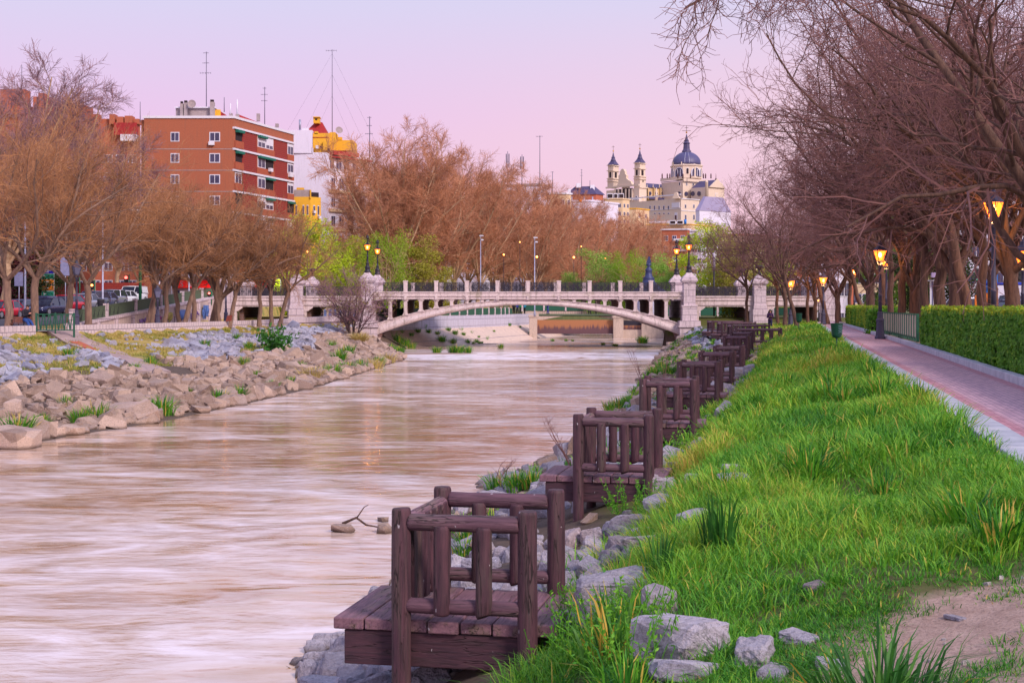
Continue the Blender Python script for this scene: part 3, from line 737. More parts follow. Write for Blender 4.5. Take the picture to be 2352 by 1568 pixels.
# ------------------------------------------------------------------ the arch bridge
def stone_mat(name, c1, c2, bw=0, bh=0, stain=.6, joint=S(120, 104, 120), moss=0, axis='xz'):
    m, nt, b, out = nt_new(name)
    g = nt.nodes.new('ShaderNodeNewGeometry'); P = g.outputs['Position']
    n1 = noise(nt, P, .8, 8, .7); n2 = noise(nt, P, 6, 6, .7)
    col = mixc(nt, mrange(nt, n2, .3, .7), c1, c2)
    mp = nt.nodes.new('ShaderNodeMapping'); mp.inputs['Scale'].default_value = (3.2, 3.2, .35); nt.links.new(P, mp.inputs[0])
    st = noise(nt, mp.outputs[0], 1.0, 7, .7)
    col = mixc(nt, mrange(nt, st, .5, .72, 0, stain), col, S(104, 90, 84))
    if moss: col = mixc(nt, mrange(nt, n1, .56, .64, 0, moss), col, S(120, 112, 40))
    h = n2
    if bw:
        sp = nt.nodes.new('ShaderNodeSeparateXYZ'); nt.links.new(P, sp.inputs[0]); cb = nt.nodes.new('ShaderNodeCombineXYZ')
        nt.links.new(mth(nt, 'ADD', sp.outputs[0], sp.outputs[1]), cb.inputs[0]); nt.links.new(sp.outputs[2], cb.inputs[1])
        br = nt.nodes.new('ShaderNodeTexBrick'); nt.links.new(cb.outputs[0], br.inputs[0]); br.inputs['Scale'].default_value = 1
        br.inputs['Brick Width'].default_value = bw; br.inputs['Row Height'].default_value = bh; br.inputs['Mortar Size'].default_value = min(bh * .06, .02)
        col = mixc(nt, br.outputs['Fac'], col, joint); h = mth(nt, 'SUBTRACT', mth(nt, 'MULTIPLY', n2, .5), br.outputs['Fac'])
    nt.links.new(col, b.inputs['Base Color']); b.inputs['Roughness'].default_value = .85; bump(nt, b, h, .4, .02)
    MATS[name] = m; return m
STONE = stone_mat('bridge_stone', S(222, 204, 204), S(196, 176, 178), 0, 0, .75, moss=.35)
STONEB = stone_mat('pillar_stone', S(216, 198, 204), S(192, 174, 184), 1.6, .62, .6)
STONED = stone_mat('shaded_pier_stone', S(132, 96, 86), S(100, 74, 70), .6, .3, .6)  # shade under the bridge is put into this darker stone colour
IRON = M('wrought_iron', S(58, 52, 66), S(40, 38, 50), 6, .5, metal=.4)
BY0, BY1 = 142.0, 153.0; BCX = 1.62
bridge = empty('arch_bridge', (BCX, 147.5, 0), 'pale stone arch bridge with iron railings crossing the river', 'bridge')
PB = lambda x, y, z: (x - 0, y - 147.5, z)    # children live in the bridge's frame (x already relative to its centre)
def zi(x): return 1.62 - (39.8 - math.sqrt(39.8 ** 2 - x * x))
def ze(x): return zi(x) + .55 + .62 * (x / 15.1) ** 2
def arch_rib(y0, y1, front):
    mb = MB(); n = 48; xs = [-15.15 + 30.3 * i / n for i in range(n + 1)]
    fy = y0 if front else y1; s = 1 if front else -1
    # section of the rounded lower moulding and the set back upper course
    def sect(x):
        a, t = zi(x), ze(x) - zi(x); r = t * .60
        return [(y1 - 147.5, a), (y0 + .12 - 147.5, a), (y0 + .02 - 147.5, a + r * .22), (y0 - .03 - 147.5, a + r * .5), (y0 + .02 - 147.5, a + r * .8), (y0 + .10 - 147.5, a + r),
                (y0 + .16 - 147.5, a + r), (y0 + .16 - 147.5, a + t * .9), (y0 + .08 - 147.5, a + t * .9), (y0 + .08 - 147.5, a + t), (y1 - 147.5, a + t)]
    k = 11; vs = []; fs = []
    for x in xs: vs += [(x, yy, zz) for yy, zz in sect(x)]
    for i in range(n):
        for j in range(k): fs.append((i * k + j, i * k + (j + 1) % k, (i + 1) * k + (j + 1) % k, (i + 1) * k + j))
    fs.append(tuple(range(k))); fs.append(tuple(reversed(range(n * k, n * k + k))))
    mb.add(vs, fs); return mb
arch_rib(142.05, 142.9, True).build('arch', STONE, bridge)
for y in (145.3, 148.6): arch_rib(y, y + .8, True).build('arch', STONE, bridge)
arch_rib(152.0, 152.9, True).build('arch', STONE, bridge)
mb = MB(); mb.bb(-15.4, 15.4, -5.2, 5.2, 2.2, 2.5); mb.build('deck_slab', STONE, bridge)
for sgn, y in ((-1, -5.5), (1, 5.5)):
    mb = MB(); y0, y1 = (y, y + .45) if sgn < 0 else (y - .45, y)
    mb.bb(-15.45, 15.45, y0, y1, 2.16, 2.93); f = -.09 if sgn < 0 else .09
    ya, yb = (y - .10, y) if sgn < 0 else (y, y + .10)
    mb.bb(-15.45, 15.45, ya, yb, 2.46, 2.60); mb.bb(-15.45, 15.45, ya + .04 * (sgn < 0), yb - .04 * (sgn > 0), 2.2, 2.34); mb.bb(-15.45, 15.45, ya + .02, yb, 2.84, 2.955)
    mb.build('cornice', STONE, bridge, bevel=.02)
def railing_mesh(wd, h=.96, dens=.085):
    mb = MB(); mb.bb(0, wd, -.03, .03, h - .06, h); mb.bb(0, wd, -.025, .025, .04, .09); mb.bb(0, wd, -.02, .02, h - .24, h - .205); mb.bb(0, wd, -.02, .02, .22, .25)
    n = max(3, int(wd / dens))
    for i in range(n + 1):
        x = .02 + (wd - .04) * i / n; t = .014 if i % 5 else .028; mb.bb(x - t, x + t, -t, t, .05, h)
    m_ = max(2, round(wd / .62)); c = wd / m_
    for i in range(m_):
        cx = c * (i + .5)
        for r in (.17, .10):
            pts = [(cx + r * math.cos(a * math.pi / 6), 0, h * .49 + r * math.sin(a * math.pi / 6)) for a in range(13)]; mb.tube(pts, .016, 4, cap=False)
        mb.beam((cx - c / 2, 0, .26), (cx - .1, 0, .44), .025); mb.beam((cx + c / 2, 0, .26), (cx + .1, 0, .44), .025); mb.beam((cx - c / 2, 0, h - .26), (cx - .1, 0, h - .42), .025); mb.beam((cx + c / 2, 0, h - .26), (cx + .1, 0, h - .42), .025)
        mb.bb(cx - .05, cx + .05, -.02, .02, h * .49 - .05, h * .49 + .05)
    return mb
BAY = 3.065
rm = railing_mesh(BAY - .42).mesh('railing'); re = railing_mesh(2.2).mesh('railing')
pm = MB(); pm.bb(-.2, .2, -.2, .2, -.62, 1.02); pm.bb(-.235, .235, -.235, .235, 1.02, 1.12); pm.bb(-.14, .14, -.23, -.2, .0, .85); pm.bb(-.13, .13, -.30, -.2, -.80, -.35); pm = pm.mesh('parapet_post')
for sgn, y in ((1, -5.32), (-1, 5.32)):
    for k in range(-4, 5):
        o = link('parapet_post', pm, STONE, bridge, (k * BAY, y, 2.93)); o.scale = (1, sgn, 1)
        if k < 4: link('railing', rm, IRON, bridge, (k * BAY + .21, y, 2.93))
    link('railing', re, IRON, bridge, (-12.06 - 2.43, y, 2.93)); link('railing', re, IRON, bridge, (12.06 + .42, y, 2.93))
# spandrel columns
def column_mesh(h):
    mb = MB(); mb.bb(-.16, .16, 0, .4, 0, h)
    ch = min(.3, h * .4)
    for s in (-1, 1):
        mb.lathe([(.10, 0), (.10, .42)], (0, 0, 0), 8, 0) if False else None
        mb.prism([(s * .16, h - ch), (s * .16, h), (s * .34, h), (s * .34, h - ch * .35), (s * .24, h - ch * .55)], -.02, .40)
        if h > .9:
            mb.prism([(s * .16, 0), (s * .34, 0), (s * .24, ch * .5), (s * .16, ch)], -.02, .40)
    mb.bb(-.2, .2, -.05, 0, h - ch * .5, h + .0)
    if h > 1:
        for t in (.3, .5, .7): mb.bb(-.19, .19, -.01, .41, h * t - .025, h * t + .025)
    return mb
for k in range(-9, 10):
    x = k * BAY / 2
    zt = ze(x) - .06; hh = 2.2 - zt
    if hh < .12: continue
    for y in (-5.42, 4.9):
        o = link('spandrel_column', column_mesh(hh).mesh('spandrel_column'), STONE, bridge, (x, y, zt))
# inner cross walls between ribs carry the deck, shade put into their dark stone
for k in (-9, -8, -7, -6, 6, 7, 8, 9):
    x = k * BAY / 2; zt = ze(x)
    mb = MB(); mb.bb(x + .05 * 0 - .14, x + .14, -4.9, 4.8, zt - .3, 2.2); mb.build('shade_cross_wall', STONED if abs(k) > 0 else STONE, bridge)
def pillar(px, py, side, zc, urn, label=None):
    """square pillar with stepped base and pyramidal cap; zc = height where the cap starts"""
    mb = MB(); f = -1 if side == 'front' else 1
    mb.bb(px - .59, px + .59, py - .6, py + .6, 1.58, zc)
    for z in (2.15, 2.75, 3.3): mb.bb(px - .605, px + .605, py - .615, py + .615, z, z + .03)
    if abs(px) < 20:
        mb.bb(px - .74, px + .74, py - .75, py + .75, .05, 1.58); mb.bb(px - .80, px + .80, py - .81, py + .81, 1.46, 1.6)
        mb.bb(px - 1.05, px + 1.05, py - 1.0, py + 1.0, -.42, .05); mb.bb(px - 1.15, px + 1.15, py - 1.1, py + 1.1, -.62, -.42); mb.bb(px - 1.0, px + 1.0, py - .95, py + .95, -3.3, -.62)
    else:
        mb.bb(px - .74, px + .74, py - .75, py + .75, -.5, 1.2); mb.bb(px - .66, px + .66, py - .67, py + .67, 1.2, 1.6)
        mb.bb(px - .78, px + .78, py - .79, py + .79, .55, .62)
    o = mb.build('pillar', STONEB, bridge, bevel=.02)
    cp = MB()
    for i, (a, b0, b1) in enumerate(((.72, 0, .12), (.80, .12, .30), (.74, .30, .38))): cp.bb(px - a, px + a, py - a, py + a, zc + b0, zc + b1)
    cp.lathe([(.74 * 1.414, .38), (.56 * 1.414, .62), (.42 * 1.414, .72), (.26 * 1.414, .95), (.22 * 1.414, 1.02)], (px, py, zc), 4, 0, False, math.pi / 4)
    cp.box((px, py + f * .62, zc - .12), (.26, .08, .34)); cp.box((px, py + f * .66, zc + .02), (.5, .08, .12))
    cp.build('cap', STONEB, o)
    if urn:
        u = MB(); u.lathe([(.20, 0), (.22, .08), (.12, .2), (.10, .42), (.16, .55), (.42, .66), (.46, .74), (.44, .80), (.30, .88), (.1, .92)], (px, py, zc + 1.0), 16)
        u.build('urn', IRON, o)
    return o
for s in (-1, 1):
    for side, y in (('front', -5.3), ('back', 5.3)):
        pillar(s * 16.07, y, side, 3.88, False); pillar(s * 23.1, y, side, 3.66, True); pillar(s * 30.1, y, side, 3.6, False)
    # side spans
    for a, b_ in ((16.7, 22.5), (23.7, 29.5)):
        for y in (-5.2, 5.2):
            mb = MB(); x0, x1 = sorted((s * a, s * b_)); yy0, yy1 = (y - .22, y + .25)
            mb.bb(x0, x1, yy0, yy1, 1.62, 2.5); ff = -1 if y < 0 else 1; e0, e1 = (yy0 - .09, yy0) if y < 0 else (yy1, yy1 + .09)
            mb.bb(x0, x1, e0, e1, 2.08, 2.2); mb.bb(x0, x1, e0, e1, 2.38, 2.52); mb.bb(x0, x1, e0 + .03, e1, 1.60, 1.7); mb.bb(x0, x1, yy0 + .05, yy1 - .05, 1.45, 1.62)
            for q, d_ in ((x0, 1), (x1, -1)): mb.prism([(q, 1.45), (q + d_ * 1.0, 1.45), (q + d_ * .9, 1.30), (q + d_ * .5, 1.02), (q, .95)], yy0 + .02, yy1 - .02); mb.bb(min(q, q + d_ * .35), max(q, q + d_ * .35), yy0 + .03, yy1 - .03, -.5, .95)
            mb.build('side_beam', STONE, bridge)
            link('railing', railing_mesh(abs(a - b_)).mesh('railing'), IRON, bridge, (x0, y, 2.5))
    mb = MB(); x0, x1 = sorted((s * 15.9, s * 29.6)); mb.bb(x0, x1, -4.9, 4.9, 2.1, 2.4); mb.build('side_slab', STONE, bridge)
    # abutment behind the inner pillars, then inner walls added to darken the side spans
    mb = MB(); x0, x1 = sorted((s * 15.35, s * 16.8)); mb.bb(x0, x1, -4.9, 4.9, -3.2, 2.1); mb.build('abutment', STONEB, bridge)
    mb = MB(); mb.prism([(s * 15.4, -1.0), (s * 14.55, -1.0), (s * 15.1, -3.3), (s * 15.4, -3.3)], -5.2, 5.2); mb.build('shaded_pier_foot', STONED, bridge)  # added sloped block, abutment shade put into its dark stone
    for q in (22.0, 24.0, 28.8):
        mb = MB(); mb.bb(s * q - .2, s * q + .2, -4.6, 4.6 if q != 24.0 else 1.0, -.5, 2.1); mb.build('shade_cross_wall', STONED, bridge)  # added walls whose dark stone stands in for shade in the openings
# ------------------------------------------------------------------ lanterns
def glow_mat(name, col, st, tr=.45):
    m = bpy.data.materials.new(name); m.use_nodes = True; nt = m.node_tree; nt.nodes.clear()
    o = nt.nodes.new('ShaderNodeOutputMaterial'); e = nt.nodes.new('ShaderNodeEmission'); t = nt.nodes.new('ShaderNodeBsdfTransparent'); mx = nt.nodes.new('ShaderNodeMixShader')
    e.inputs[0].default_value = col; e.inputs[1].default_value = st; mx.inputs[0].default_value = tr
    nt.links.new(e.outputs[0], mx.inputs[1]); nt.links.new(t.outputs[0], mx.inputs[2]); nt.links.new(mx.outputs[0], o.inputs[0]); MATS[name] = m; return m
GLOW = glow_mat('lit_lantern_glass', (1.0, .15, .012, 1), 7.5); BULB = glow_mat('lamp_bulb', (1.0, .58, .12, 1), 26, 0)
DARKGLASS = M('unlit_lantern_glass', S(120, 120, 150), S(100, 100, 130), 3, .15)
POSTM = M('lamp_post_paint', S(74, 70, 98), S(56, 54, 78), 5, .55, .1, 30)
def lantern(parent, z, s=1.0, lit=True, power=0, mat=None):
    mat = mat or POSTM
    fr = MB(); a, b_, h = .13 * s, .25 * s, .52 * s
    for sx in (-1, 1):
        for sy in (-1, 1): fr.beam((sx * a, sy * a, z), (sx * b_, sy * b_, z + h), .028 * s)
    for i in range(4):
        q = [(-1, -1), (1, -1), (1, 1), (-1, 1)]; p0, p1 = q[i], q[(i + 1) % 4]
        fr.beam((p0[0] * a, p0[1] * a, z), (p1[0] * a, p1[1] * a, z), .03 * s); fr.beam((p0[0] * b_, p0[1] * b_, z + h), (p1[0] * b_, p1[1] * b_, z + h), .035 * s)
    f = fr.build('lantern', mat, parent)
    g = MB()
    for i in range(4):
        q = [(-1, -1), (1, -1), (1, 1), (-1, 1)]; p0, p1 = q[i], q[(i + 1) % 4]; k = .97
        g.quad((p0[0] * a * k, p0[1] * a * k, z + .01), (p1[0] * a * k, p1[1] * a * k, z + .01), (p1[0] * b_ * k, p1[1] * b_ * k, z + h - .01), (p0[0] * b_ * k, p0[1] * b_ * k, z + h - .01))
    g.build('glass', GLOW if lit else DARKGLASS, f)
    rf = MB(); rf.lathe([(b_ * 1.5, h), (b_ * 1.48, h + .03 * s), (b_ * .95, h + .14 * s), (b_ * .5, h + .22 * s), (b_ * .42, h + .30 * s), (b_ * .5, h + .31 * s), (b_ * .45, h + .36 * s), (.04 * s, h + .40 * s), (.05 * s, h + .44 * s), (.01, h + .48 * s)], (0, 0, z), 4, 0, False, math.pi / 4)
    rf.build('roof', mat, f)
    if lit:
        bl = MB(); bl.sphere((0, 0, z + h * .55), .085 * s, 10, 7, sc=(1, 1, 1.6)); bl.build('bulb', BULB, f)
    if power:
        L = bpy.data.lights.new('lamp_light', 'POINT'); L.energy = power; L.color = (1, .48, .12); L.shadow_soft_size = .12
        lo = bpy.data.objects.new('lamp_light', L); COL.objects.link(lo); lo.parent = parent; lo.location = (0, 0, z - .12 * s)
    return f
def fern_lamp(loc, label, height=4.46, lit=True, power=0, rz=.2, group='old style lamp posts', s=1.0):
    r = empty('lamp_post', loc, label, 'street lamp', group, rz)
    zl = height - .98 * s
    ba = MB(); ba.lathe([(.26, 0), (.26, .10), (.22, .14), (.19, .40), (.17, .78), (.20, .82), (.20, .88), (.14, .95), (.12, 1.15), (.13, 1.2), (.09, 1.25)], n=8, sm=False); ba.build('base', POSTM, r, bevel=.008)
    sh = MB(); sh.lathe([(.085, 1.2), (.075, 1.9), (.09, 1.93), (.09, 1.98), (.072, 2.0), (.06, zl - .30), (.09, zl - .27), (.09, zl - .2), (.055, zl - .16)], n=10); sh.build('shaft', POSTM, r)
    br = MB()
    for k in range(4):
        an = k * math.pi / 2 + math.pi / 4; c, s_ = math.cos(an), math.sin(an)
        br.tube([(c * .03, s_ * .03, zl - .2), (c * .12 * s, s_ * .12 * s, zl - .16), (c * .15 * s, s_ * .15 * s, zl - .06), (c * .17 * s, s_ * .17 * s, zl + .01)], .017, 6)
    br.build('bracket', POSTM, r); lantern(r, zl, s, lit, power)
    return r
def gp(xd, d, z=None): p = W(xd, HZ, d); return (p.x, p.y, max(gz(p.x, p.y), 0) if z is None else z)
fern_lamp(gp(2021.5, 64.5, 0.01), 'lit lantern post on the brick path in front of the green railing', 4.45, power=140, rz=.15, s=.92)
fern_lamp(gp(2282, 43, 0), 'tall lit lantern post behind the near hedge', 5.05, power=180, rz=.65, s=.88)
fern_lamp(gp(2036, 86, 0), 'lit lantern post half hidden by twigs, right behind the one on the path', 4.9, power=120, rz=.5)
fern_lamp(gp(1962, 121, 0), 'lit lantern post behind the far hedge', 5.1, power=120, rz=.5, s=1.0)
fern_lamp(gp(1891, 116, 0), 'lit lantern post at the leaning tree', 4.3, power=120, rz=.3, s=1.0)
fern_lamp(gp(1816, 114, 0), 'lit lantern post behind the walking woman, near the bridge', 4.0, power=120, rz=.5)
fern_lamp(gp(2350, 52, 0), 'lit lantern post cut by the right edge', 3.95, power=140, rz=.6, s=.95)
fern_lamp(gp(176, 92, 0), 'unlit lantern post beside the green gate', 4.5, lit=False, rz=.6)
fern_lamp(gp(519, 128, 0), 'lit lantern post half hidden in the pollarded trees', 4.9, power=0, rz=.4)
fern_lamp(gp(1738, 118, -.2), 'small lit lantern post behind the lone thin tree', 1.9, power=0) if False else None
fern_lamp(gp(362, 103, 0), 'short unlit lantern post behind the twin stemmed trees', 3.1, lit=False, rz=.4)
# the four big lanterns on the bridge pillars and one lower on the left
def bridge_lamp(loc, label, s=1.0):
    r = empty('bridge_lantern', loc, label, 'street lamp', 'lanterns on the bridge pillars', .3)
    ba = MB(); ba.lathe([(.34, 0), (.34, .1), (.26, .18), (.24, .42), (.30, .50), (.17, .62), (.13, .8), (.17, .88), (.10, 1.0), (.08, 1.5), (.12, 1.55), (.08, 1.62), (.07, 2.05), (.13, 2.12), (.05, 2.2)], n=10); ba.build('post', IRON, r)
    for k in range(4):
        a = k * math.pi / 2; ba = None
    cg = MB()
    for k in range(4):
        a = k * math.pi / 2; c, s_ = math.cos(a), math.sin(a)
        cg.tube([(c * .08, s_ * .08, 2.1), (c * .36, s_ * .36, 2.3), (c * .42, s_ * .42, 2.65), (c * .30, s_ * .30, 2.98), (c * .14, s_ * .14, 3.1), (c * .14, s_ * .14, 3.4)], .025, 6)
    cg.lathe([(.05, 3.38), (.2, 3.42), (.2, 3.48), (.1, 3.55), (.16, 3.62), (.03, 3.75)], n=8); cg.build('cage', IRON, r)
    lantern(r, 2.22, .98, True, 45, IRON)
    return r
for sx, sy, lb in ((-1, -5.3, 'lit lantern on the front left bridge pillar'), (-1, 5.3, 'lit lantern on the back left bridge pillar'), (1, -5.3, 'lit lantern on the front right bridge pillar'), (1, 5.3, 'lit lantern on the back right bridge pillar')):
    bridge_lamp((BCX + sx * 16.07, 147.5 + sy, 4.88), lb)
bridge_lamp((BCX - 30.1, 147.5 - 5.3, 4.58), 'lit lantern on the leftmost bridge pillar, seen through the twigs')

# ------------------------------------------------------------------ wooden fishing decks
def wood_mat(name, c1, c2, c3, axis=0):
    m, nt, b, out = nt_new(name)
    sc = [9, 9, 9]; sc[axis] = .8; v = coords(nt, tuple(sc)); oi = nt.nodes.new('ShaderNodeObjectInfo')
    ad = nt.nodes.new('ShaderNodeVectorMath'); ad.operation = 'ADD'; nt.links.new(v, ad.inputs[0])
    cm = nt.nodes.new('ShaderNodeCombineXYZ')
    for i in range(3): nt.links.new(mth(nt, 'MULTIPLY', oi.outputs['Random'], 37.0 + i * 11), cm.inputs[i])
    nt.links.new(cm.outputs[0], ad.inputs[1]); v = ad.outputs[0]
    g1 = noise(nt, v, 3.2, 8, .72, .6); g2 = noise(nt, v, 1.0, 4, .6, .5)
    col = mixc(nt, mrange(nt, g1, .3, .7), c1, c2); col = mixc(nt, mrange(nt, g2, .5, .72, 0, .75), col, c3)
    crack = mrange(nt, noise(nt, v, 2.1, 3, .5, .2), .478, .496); cr2 = mrange(nt, noise(nt, v, 2.1, 3, .5, .2), .522, .504)
    ck = mth(nt, 'MULTIPLY', mth(nt, 'MULTIPLY', crack, cr2), mrange(nt, g2, .45, .6)); col = mixc(nt, mth(nt, 'MULTIPLY', ck, .85), col, S(22, 14, 16))
    dr = noise(nt, coords(nt, (13, 13, 5)), 2.2, 2, .5); col = mixc(nt, mrange(nt, dr, .735, .755, 0, .75), col, S(198, 190, 198))
    nt.links.new(col, b.inputs['Base Color']); b.inputs['Roughness'].default_value = .72
    bump(nt, b, mth(nt, 'SUBTRACT', g1, mth(nt, 'MULTIPLY', ck, 1.5)), .7, .012); MATS[name] = m; return m
WV = wood_mat('creosoted_post', S(98, 60, 72), S(46, 28, 40), S(88, 74, 70), 2)
WX = wood_mat('creosoted_rail', S(120, 84, 98), S(60, 38, 52), S(118, 102, 98), 0)
WY = wood_mat('weathered_plank', S(150, 110, 122), S(92, 62, 78), S(116, 100, 84), 1)
WB = wood_mat('creosoted_beam', S(88, 52, 64), S(44, 26, 40), S(70, 52, 52), 0)
def rough_log(mb, a, b_, r, n=12, seed=0):
    rg = random.Random(seed); a = Vector(a); b_ = Vector(b_); k = 8; L = (b_ - a).length; d = (b_ - a).normalized(); side = d.cross(Vector((.3, .5, .8))).normalized()
    pts = [a + (b_ - a) * t + side * rg.uniform(-.004, .004) for t in (0, .012 / L, .03 / L, .2, .4, .6, .8, 1 - .03 / L, 1 - .012 / L, 1)]
    rs = [r * .86, r * .95, r] + [r * rg.uniform(.97, 1.03) for _ in range(4)] + [r, r * .95, r * .86]
    mb.tube(pts, rs, n)
def make_deck(wd, label, brown=False, nb=2):
    root = empty('fishing_deck', (0, 0, 0), label, 'wooden platform', 'wooden fishing decks along the right bank')
    n = 7 if wd < 1.5 else 13; x0 = -.59; pw = (wd + .82) / n
    pl = []
    for i in range(n):
        mb = MB(); rg = random.Random(i * 7 + int(wd * 10)); a = x0 + i * pw + .006; b_ = x0 + (i + 1) * pw - .006; f = rg.uniform(-.015, .02)
        mb.bb(a, b_, f, 1.36 + rg.uniform(-.02, .02), -.098 + rg.uniform(-.004, .004), rg.uniform(-.006, .004)); o = mb.build('plank', WY, root, bevel=.012); pl.append(o)
    bm_ = MB(); bm_.bb(x0 + .09, x0 + wd + .60, .03, .13, -.38, -.103); bm_.build('beam', WB, root, bevel=.01)
    bm_ = MB(); bm_.bb(x0 + .09, x0 + wd + .60, 1.2, 1.3, -.38, -.103); bm_.build('beam', WB, root, bevel=.01)
    bm_ = MB(); bm_.bb(x0 + .09, x0 + .17, .132, 1.198, -.35, -.1); bm_.build('beam', WB, root, bevel=.01)
    for k, (px, py) in enumerate(((0, -.05), (wd, -.05), (0, 1.30), (wd, 1.30))):
        mb = MB(); rough_log(mb, (px, py, -1.75 if px < .5 else -1.0), (px, py, .90), .078, 14, k); mb.build('post', WV, root)
    for px in (.42, wd - .1):
        mb = MB(); rough_log(mb, (px, .72, -1.7), (px, .72, -.1), .075, 10, 9); mb.build('support', WV, root)
    for yy in (-.05, 1.30):
        for z, r in ((.79, .068), (.13, .060)):
            mb = MB(); rough_log(mb, (.055, yy, z), (wd - .055, yy, z), r, 14, int(z * 10)); mb.build('rail', WX, root)
        for j in range(nb):
            x = wd * (j + 1) / (nb + 1)
            mb = MB(); rough_log(mb, (x, yy - .045, .07), (x, yy - .03, .77), .066, 12, j); mb.build('baluster', WV, root)
    for z, r in ((.76, .068), (.14, .060)):
        mb = MB(); rough_log(mb, (0, .01, z), (0, 1.24, z), r, 14, 4); mb.build('rail', WX if False else WY, root)
    for j in range(6):
        y = .13 + j * .2; mb = MB(); mb.box((.05, y, .44), (.05, .12, .70)); mb.build('baluster', WV, root, bevel=.012)
    return root
DK = [(11.3, -.87, -1.0, 'nearest wooden deck, at the bottom of the picture'), (20.6, .97, -.96, 'second nearest wooden deck, planks and both railings in full view'), (29, 2.68, -.88, 'third nearest wooden deck, below the grass bank'),
      (38.8, 4.58, -.90, 'fourth nearest wooden deck along the bank'), (48, 6.38, -.93, 'fifth nearest wooden deck along the bank'), (56, 8.0, -.96, 'sixth nearest wooden deck along the bank'),
      (64, 9.57, -.72, 'seventh nearest wooden deck, standing a little higher'), (72.5, 11.2, -.70, 'eighth nearest wooden deck, just before the long brown one')]
protoA = make_deck(1.02, DK[0][3]); protoB = make_deck(2.5, 'long brown wooden deck in front of the walking woman', nb=4)
reg(protoA); reg(protoB)
for i, (d, x, z, lb) in enumerate(DK):
    o = protoA if i == 0 else copy_tree(protoA)
    o.location = (x, d + .05, z); o.rotation_euler = (0, 0, R_(-11.2 + (i * 37 % 5 - 2) * (.9 if i > 1 else 0))); o['label'] = lb
for i, (d, x, z, rz, lb) in enumerate([(80, 12.6, -.62, -6, None), (95, 14.7, -.6, 3, 'long wooden deck right below the walking woman'), (105, 15.5, -.55, 5, 'second farthest wooden deck, near the bridge'), (115, 16.2, -.55, 8, 'farthest wooden deck, beside the right bridge pier')]):
    o = protoB if i == 0 else copy_tree(protoB)
    o.location = (x, d, z); o.rotation_euler = (0, 0, R_(rz))
    if lb: o['label'] = lb
# ------------------------------------------------------------------ grass of the right bank
def blades_mesh(name, rng, X, Y, Z, h, w, lean, az, val):
    """curved three segment blades; all arguments are arrays"""
    n = len(X); dx, dy = np.cos(az), np.sin(az); sx, sy = -dy, dx
    rot = rng.uniform(-.9, .9, n); sx, sy = sx * np.cos(rot) - sy * np.sin(rot), sx * np.sin(rot) + sy * np.cos(rot)
    V = np.empty((n, 7, 3)); base = np.stack([X, Y, Z], -1)
    for k, (t, ww) in enumerate(((0, .8), (.42, 1.0), (.78, .62))):
        off = lean * h * t ** 1.9; c = base + np.stack([dx * off, dy * off, h * t * (1 - .35 * lean * t)], -1)
        for j, s in enumerate((-1, 1)): V[:, k * 2 + j] = c + np.stack([sx, sy, 0 * sx], -1) * (w * ww * s * .5)[:, None]
    V[:, 6] = base + np.stack([dx * lean * h * 1.15, dy * lean * h * 1.15, h * (1 - .45 * lean)], -1)
    i = np.arange(n)[:, None] * 7
    q = np.concatenate([i + np.array([[0, 1, 3, 2]]), i + np.array([[2, 3, 5, 4]])]); t = i + np.array([[4, 5, 6]])
    return mesh_np(name, V.reshape(-1, 3), q, t, attr={'v': np.repeat(val, 7)})
def tufts(rng, cx, cy, per, hs, ws, spread, val, leanr=(.25, .95)):
    n = len(cx); k = np.repeat(np.arange(n), per); m = len(k)
    az = rng.uniform(0, 2 * math.pi, m); r = rng.random(m) ** .7 * spread[k]
    X = cx[k] + np.cos(az) * r; Y = cy[k] + np.sin(az) * r
    return X, Y, hs[k] * rng.uniform(.5, 1.15, m), ws[k] * rng.uniform(.7, 1.3, m), rng.uniform(*leanr, m), az + rng.normal(size=m) * .5, np.clip(val[k] + rng.normal(size=m) * .16, 0, 1)
def grass_mat(name, stops, trans=.3):
    m, nt, b, out = nt_new(name)
    at = nt.nodes.new('ShaderNodeAttribute'); at.attribute_name = 'v'; r = ramp(nt, stops); nt.links.new(at.outputs['Fac'], r.inputs[0])
    nt.links.new(r.outputs[0], b.inputs['Base Color']); b.inputs['Roughness'].default_value = .55; b.inputs['Specular IOR Level'].default_value = .35
    tr = nt.nodes.new('ShaderNodeBsdfTranslucent'); nt.links.new(r.outputs[0], tr.inputs[0]); mx = nt.nodes.new('ShaderNodeMixShader'); mx.inputs[0].default_value = trans
    nt.links.new(b.outputs[0], mx.inputs[1]); nt.links.new(tr.outputs[0], mx.inputs[2]); nt.links.new(mx.outputs[0], out.inputs[0]); MATS[name] = m; return m
GRASS = grass_mat('grass_blade', [(0, S(40, 104, 36)), (.3, S(70, 142, 40)), (.6, S(120, 182, 48)), (.85, S(172, 200, 64)), (1, S(216, 186, 90))])
DRYG = grass_mat('dry_grass_blade', [(0, S(104, 140, 50)), (.4, S(160, 164, 72)), (.75, S(198, 176, 100)), (1, S(214, 186, 124))])
REED = grass_mat('dark_blade', [(0, S(40, 96, 34)), (.6, S(70, 128, 48)), (.9, S(104, 152, 56)), (1, S(206, 170, 70))])
def dirt_mask(x, y):
    """1 where the trodden bare earth is"""
    edge = np.interp(y, [0, 5.5, 7, 8.5, 9.2, 10, 11], [.9, 1.4, 1.6, 2.4, 3.3, 5.2, 99])
    return np.clip(np.clip((x - edge) / .45, -2, .55) + .5 + (vnoise(x, y, .45, 5) - .5) * 2.2, 0, 1)
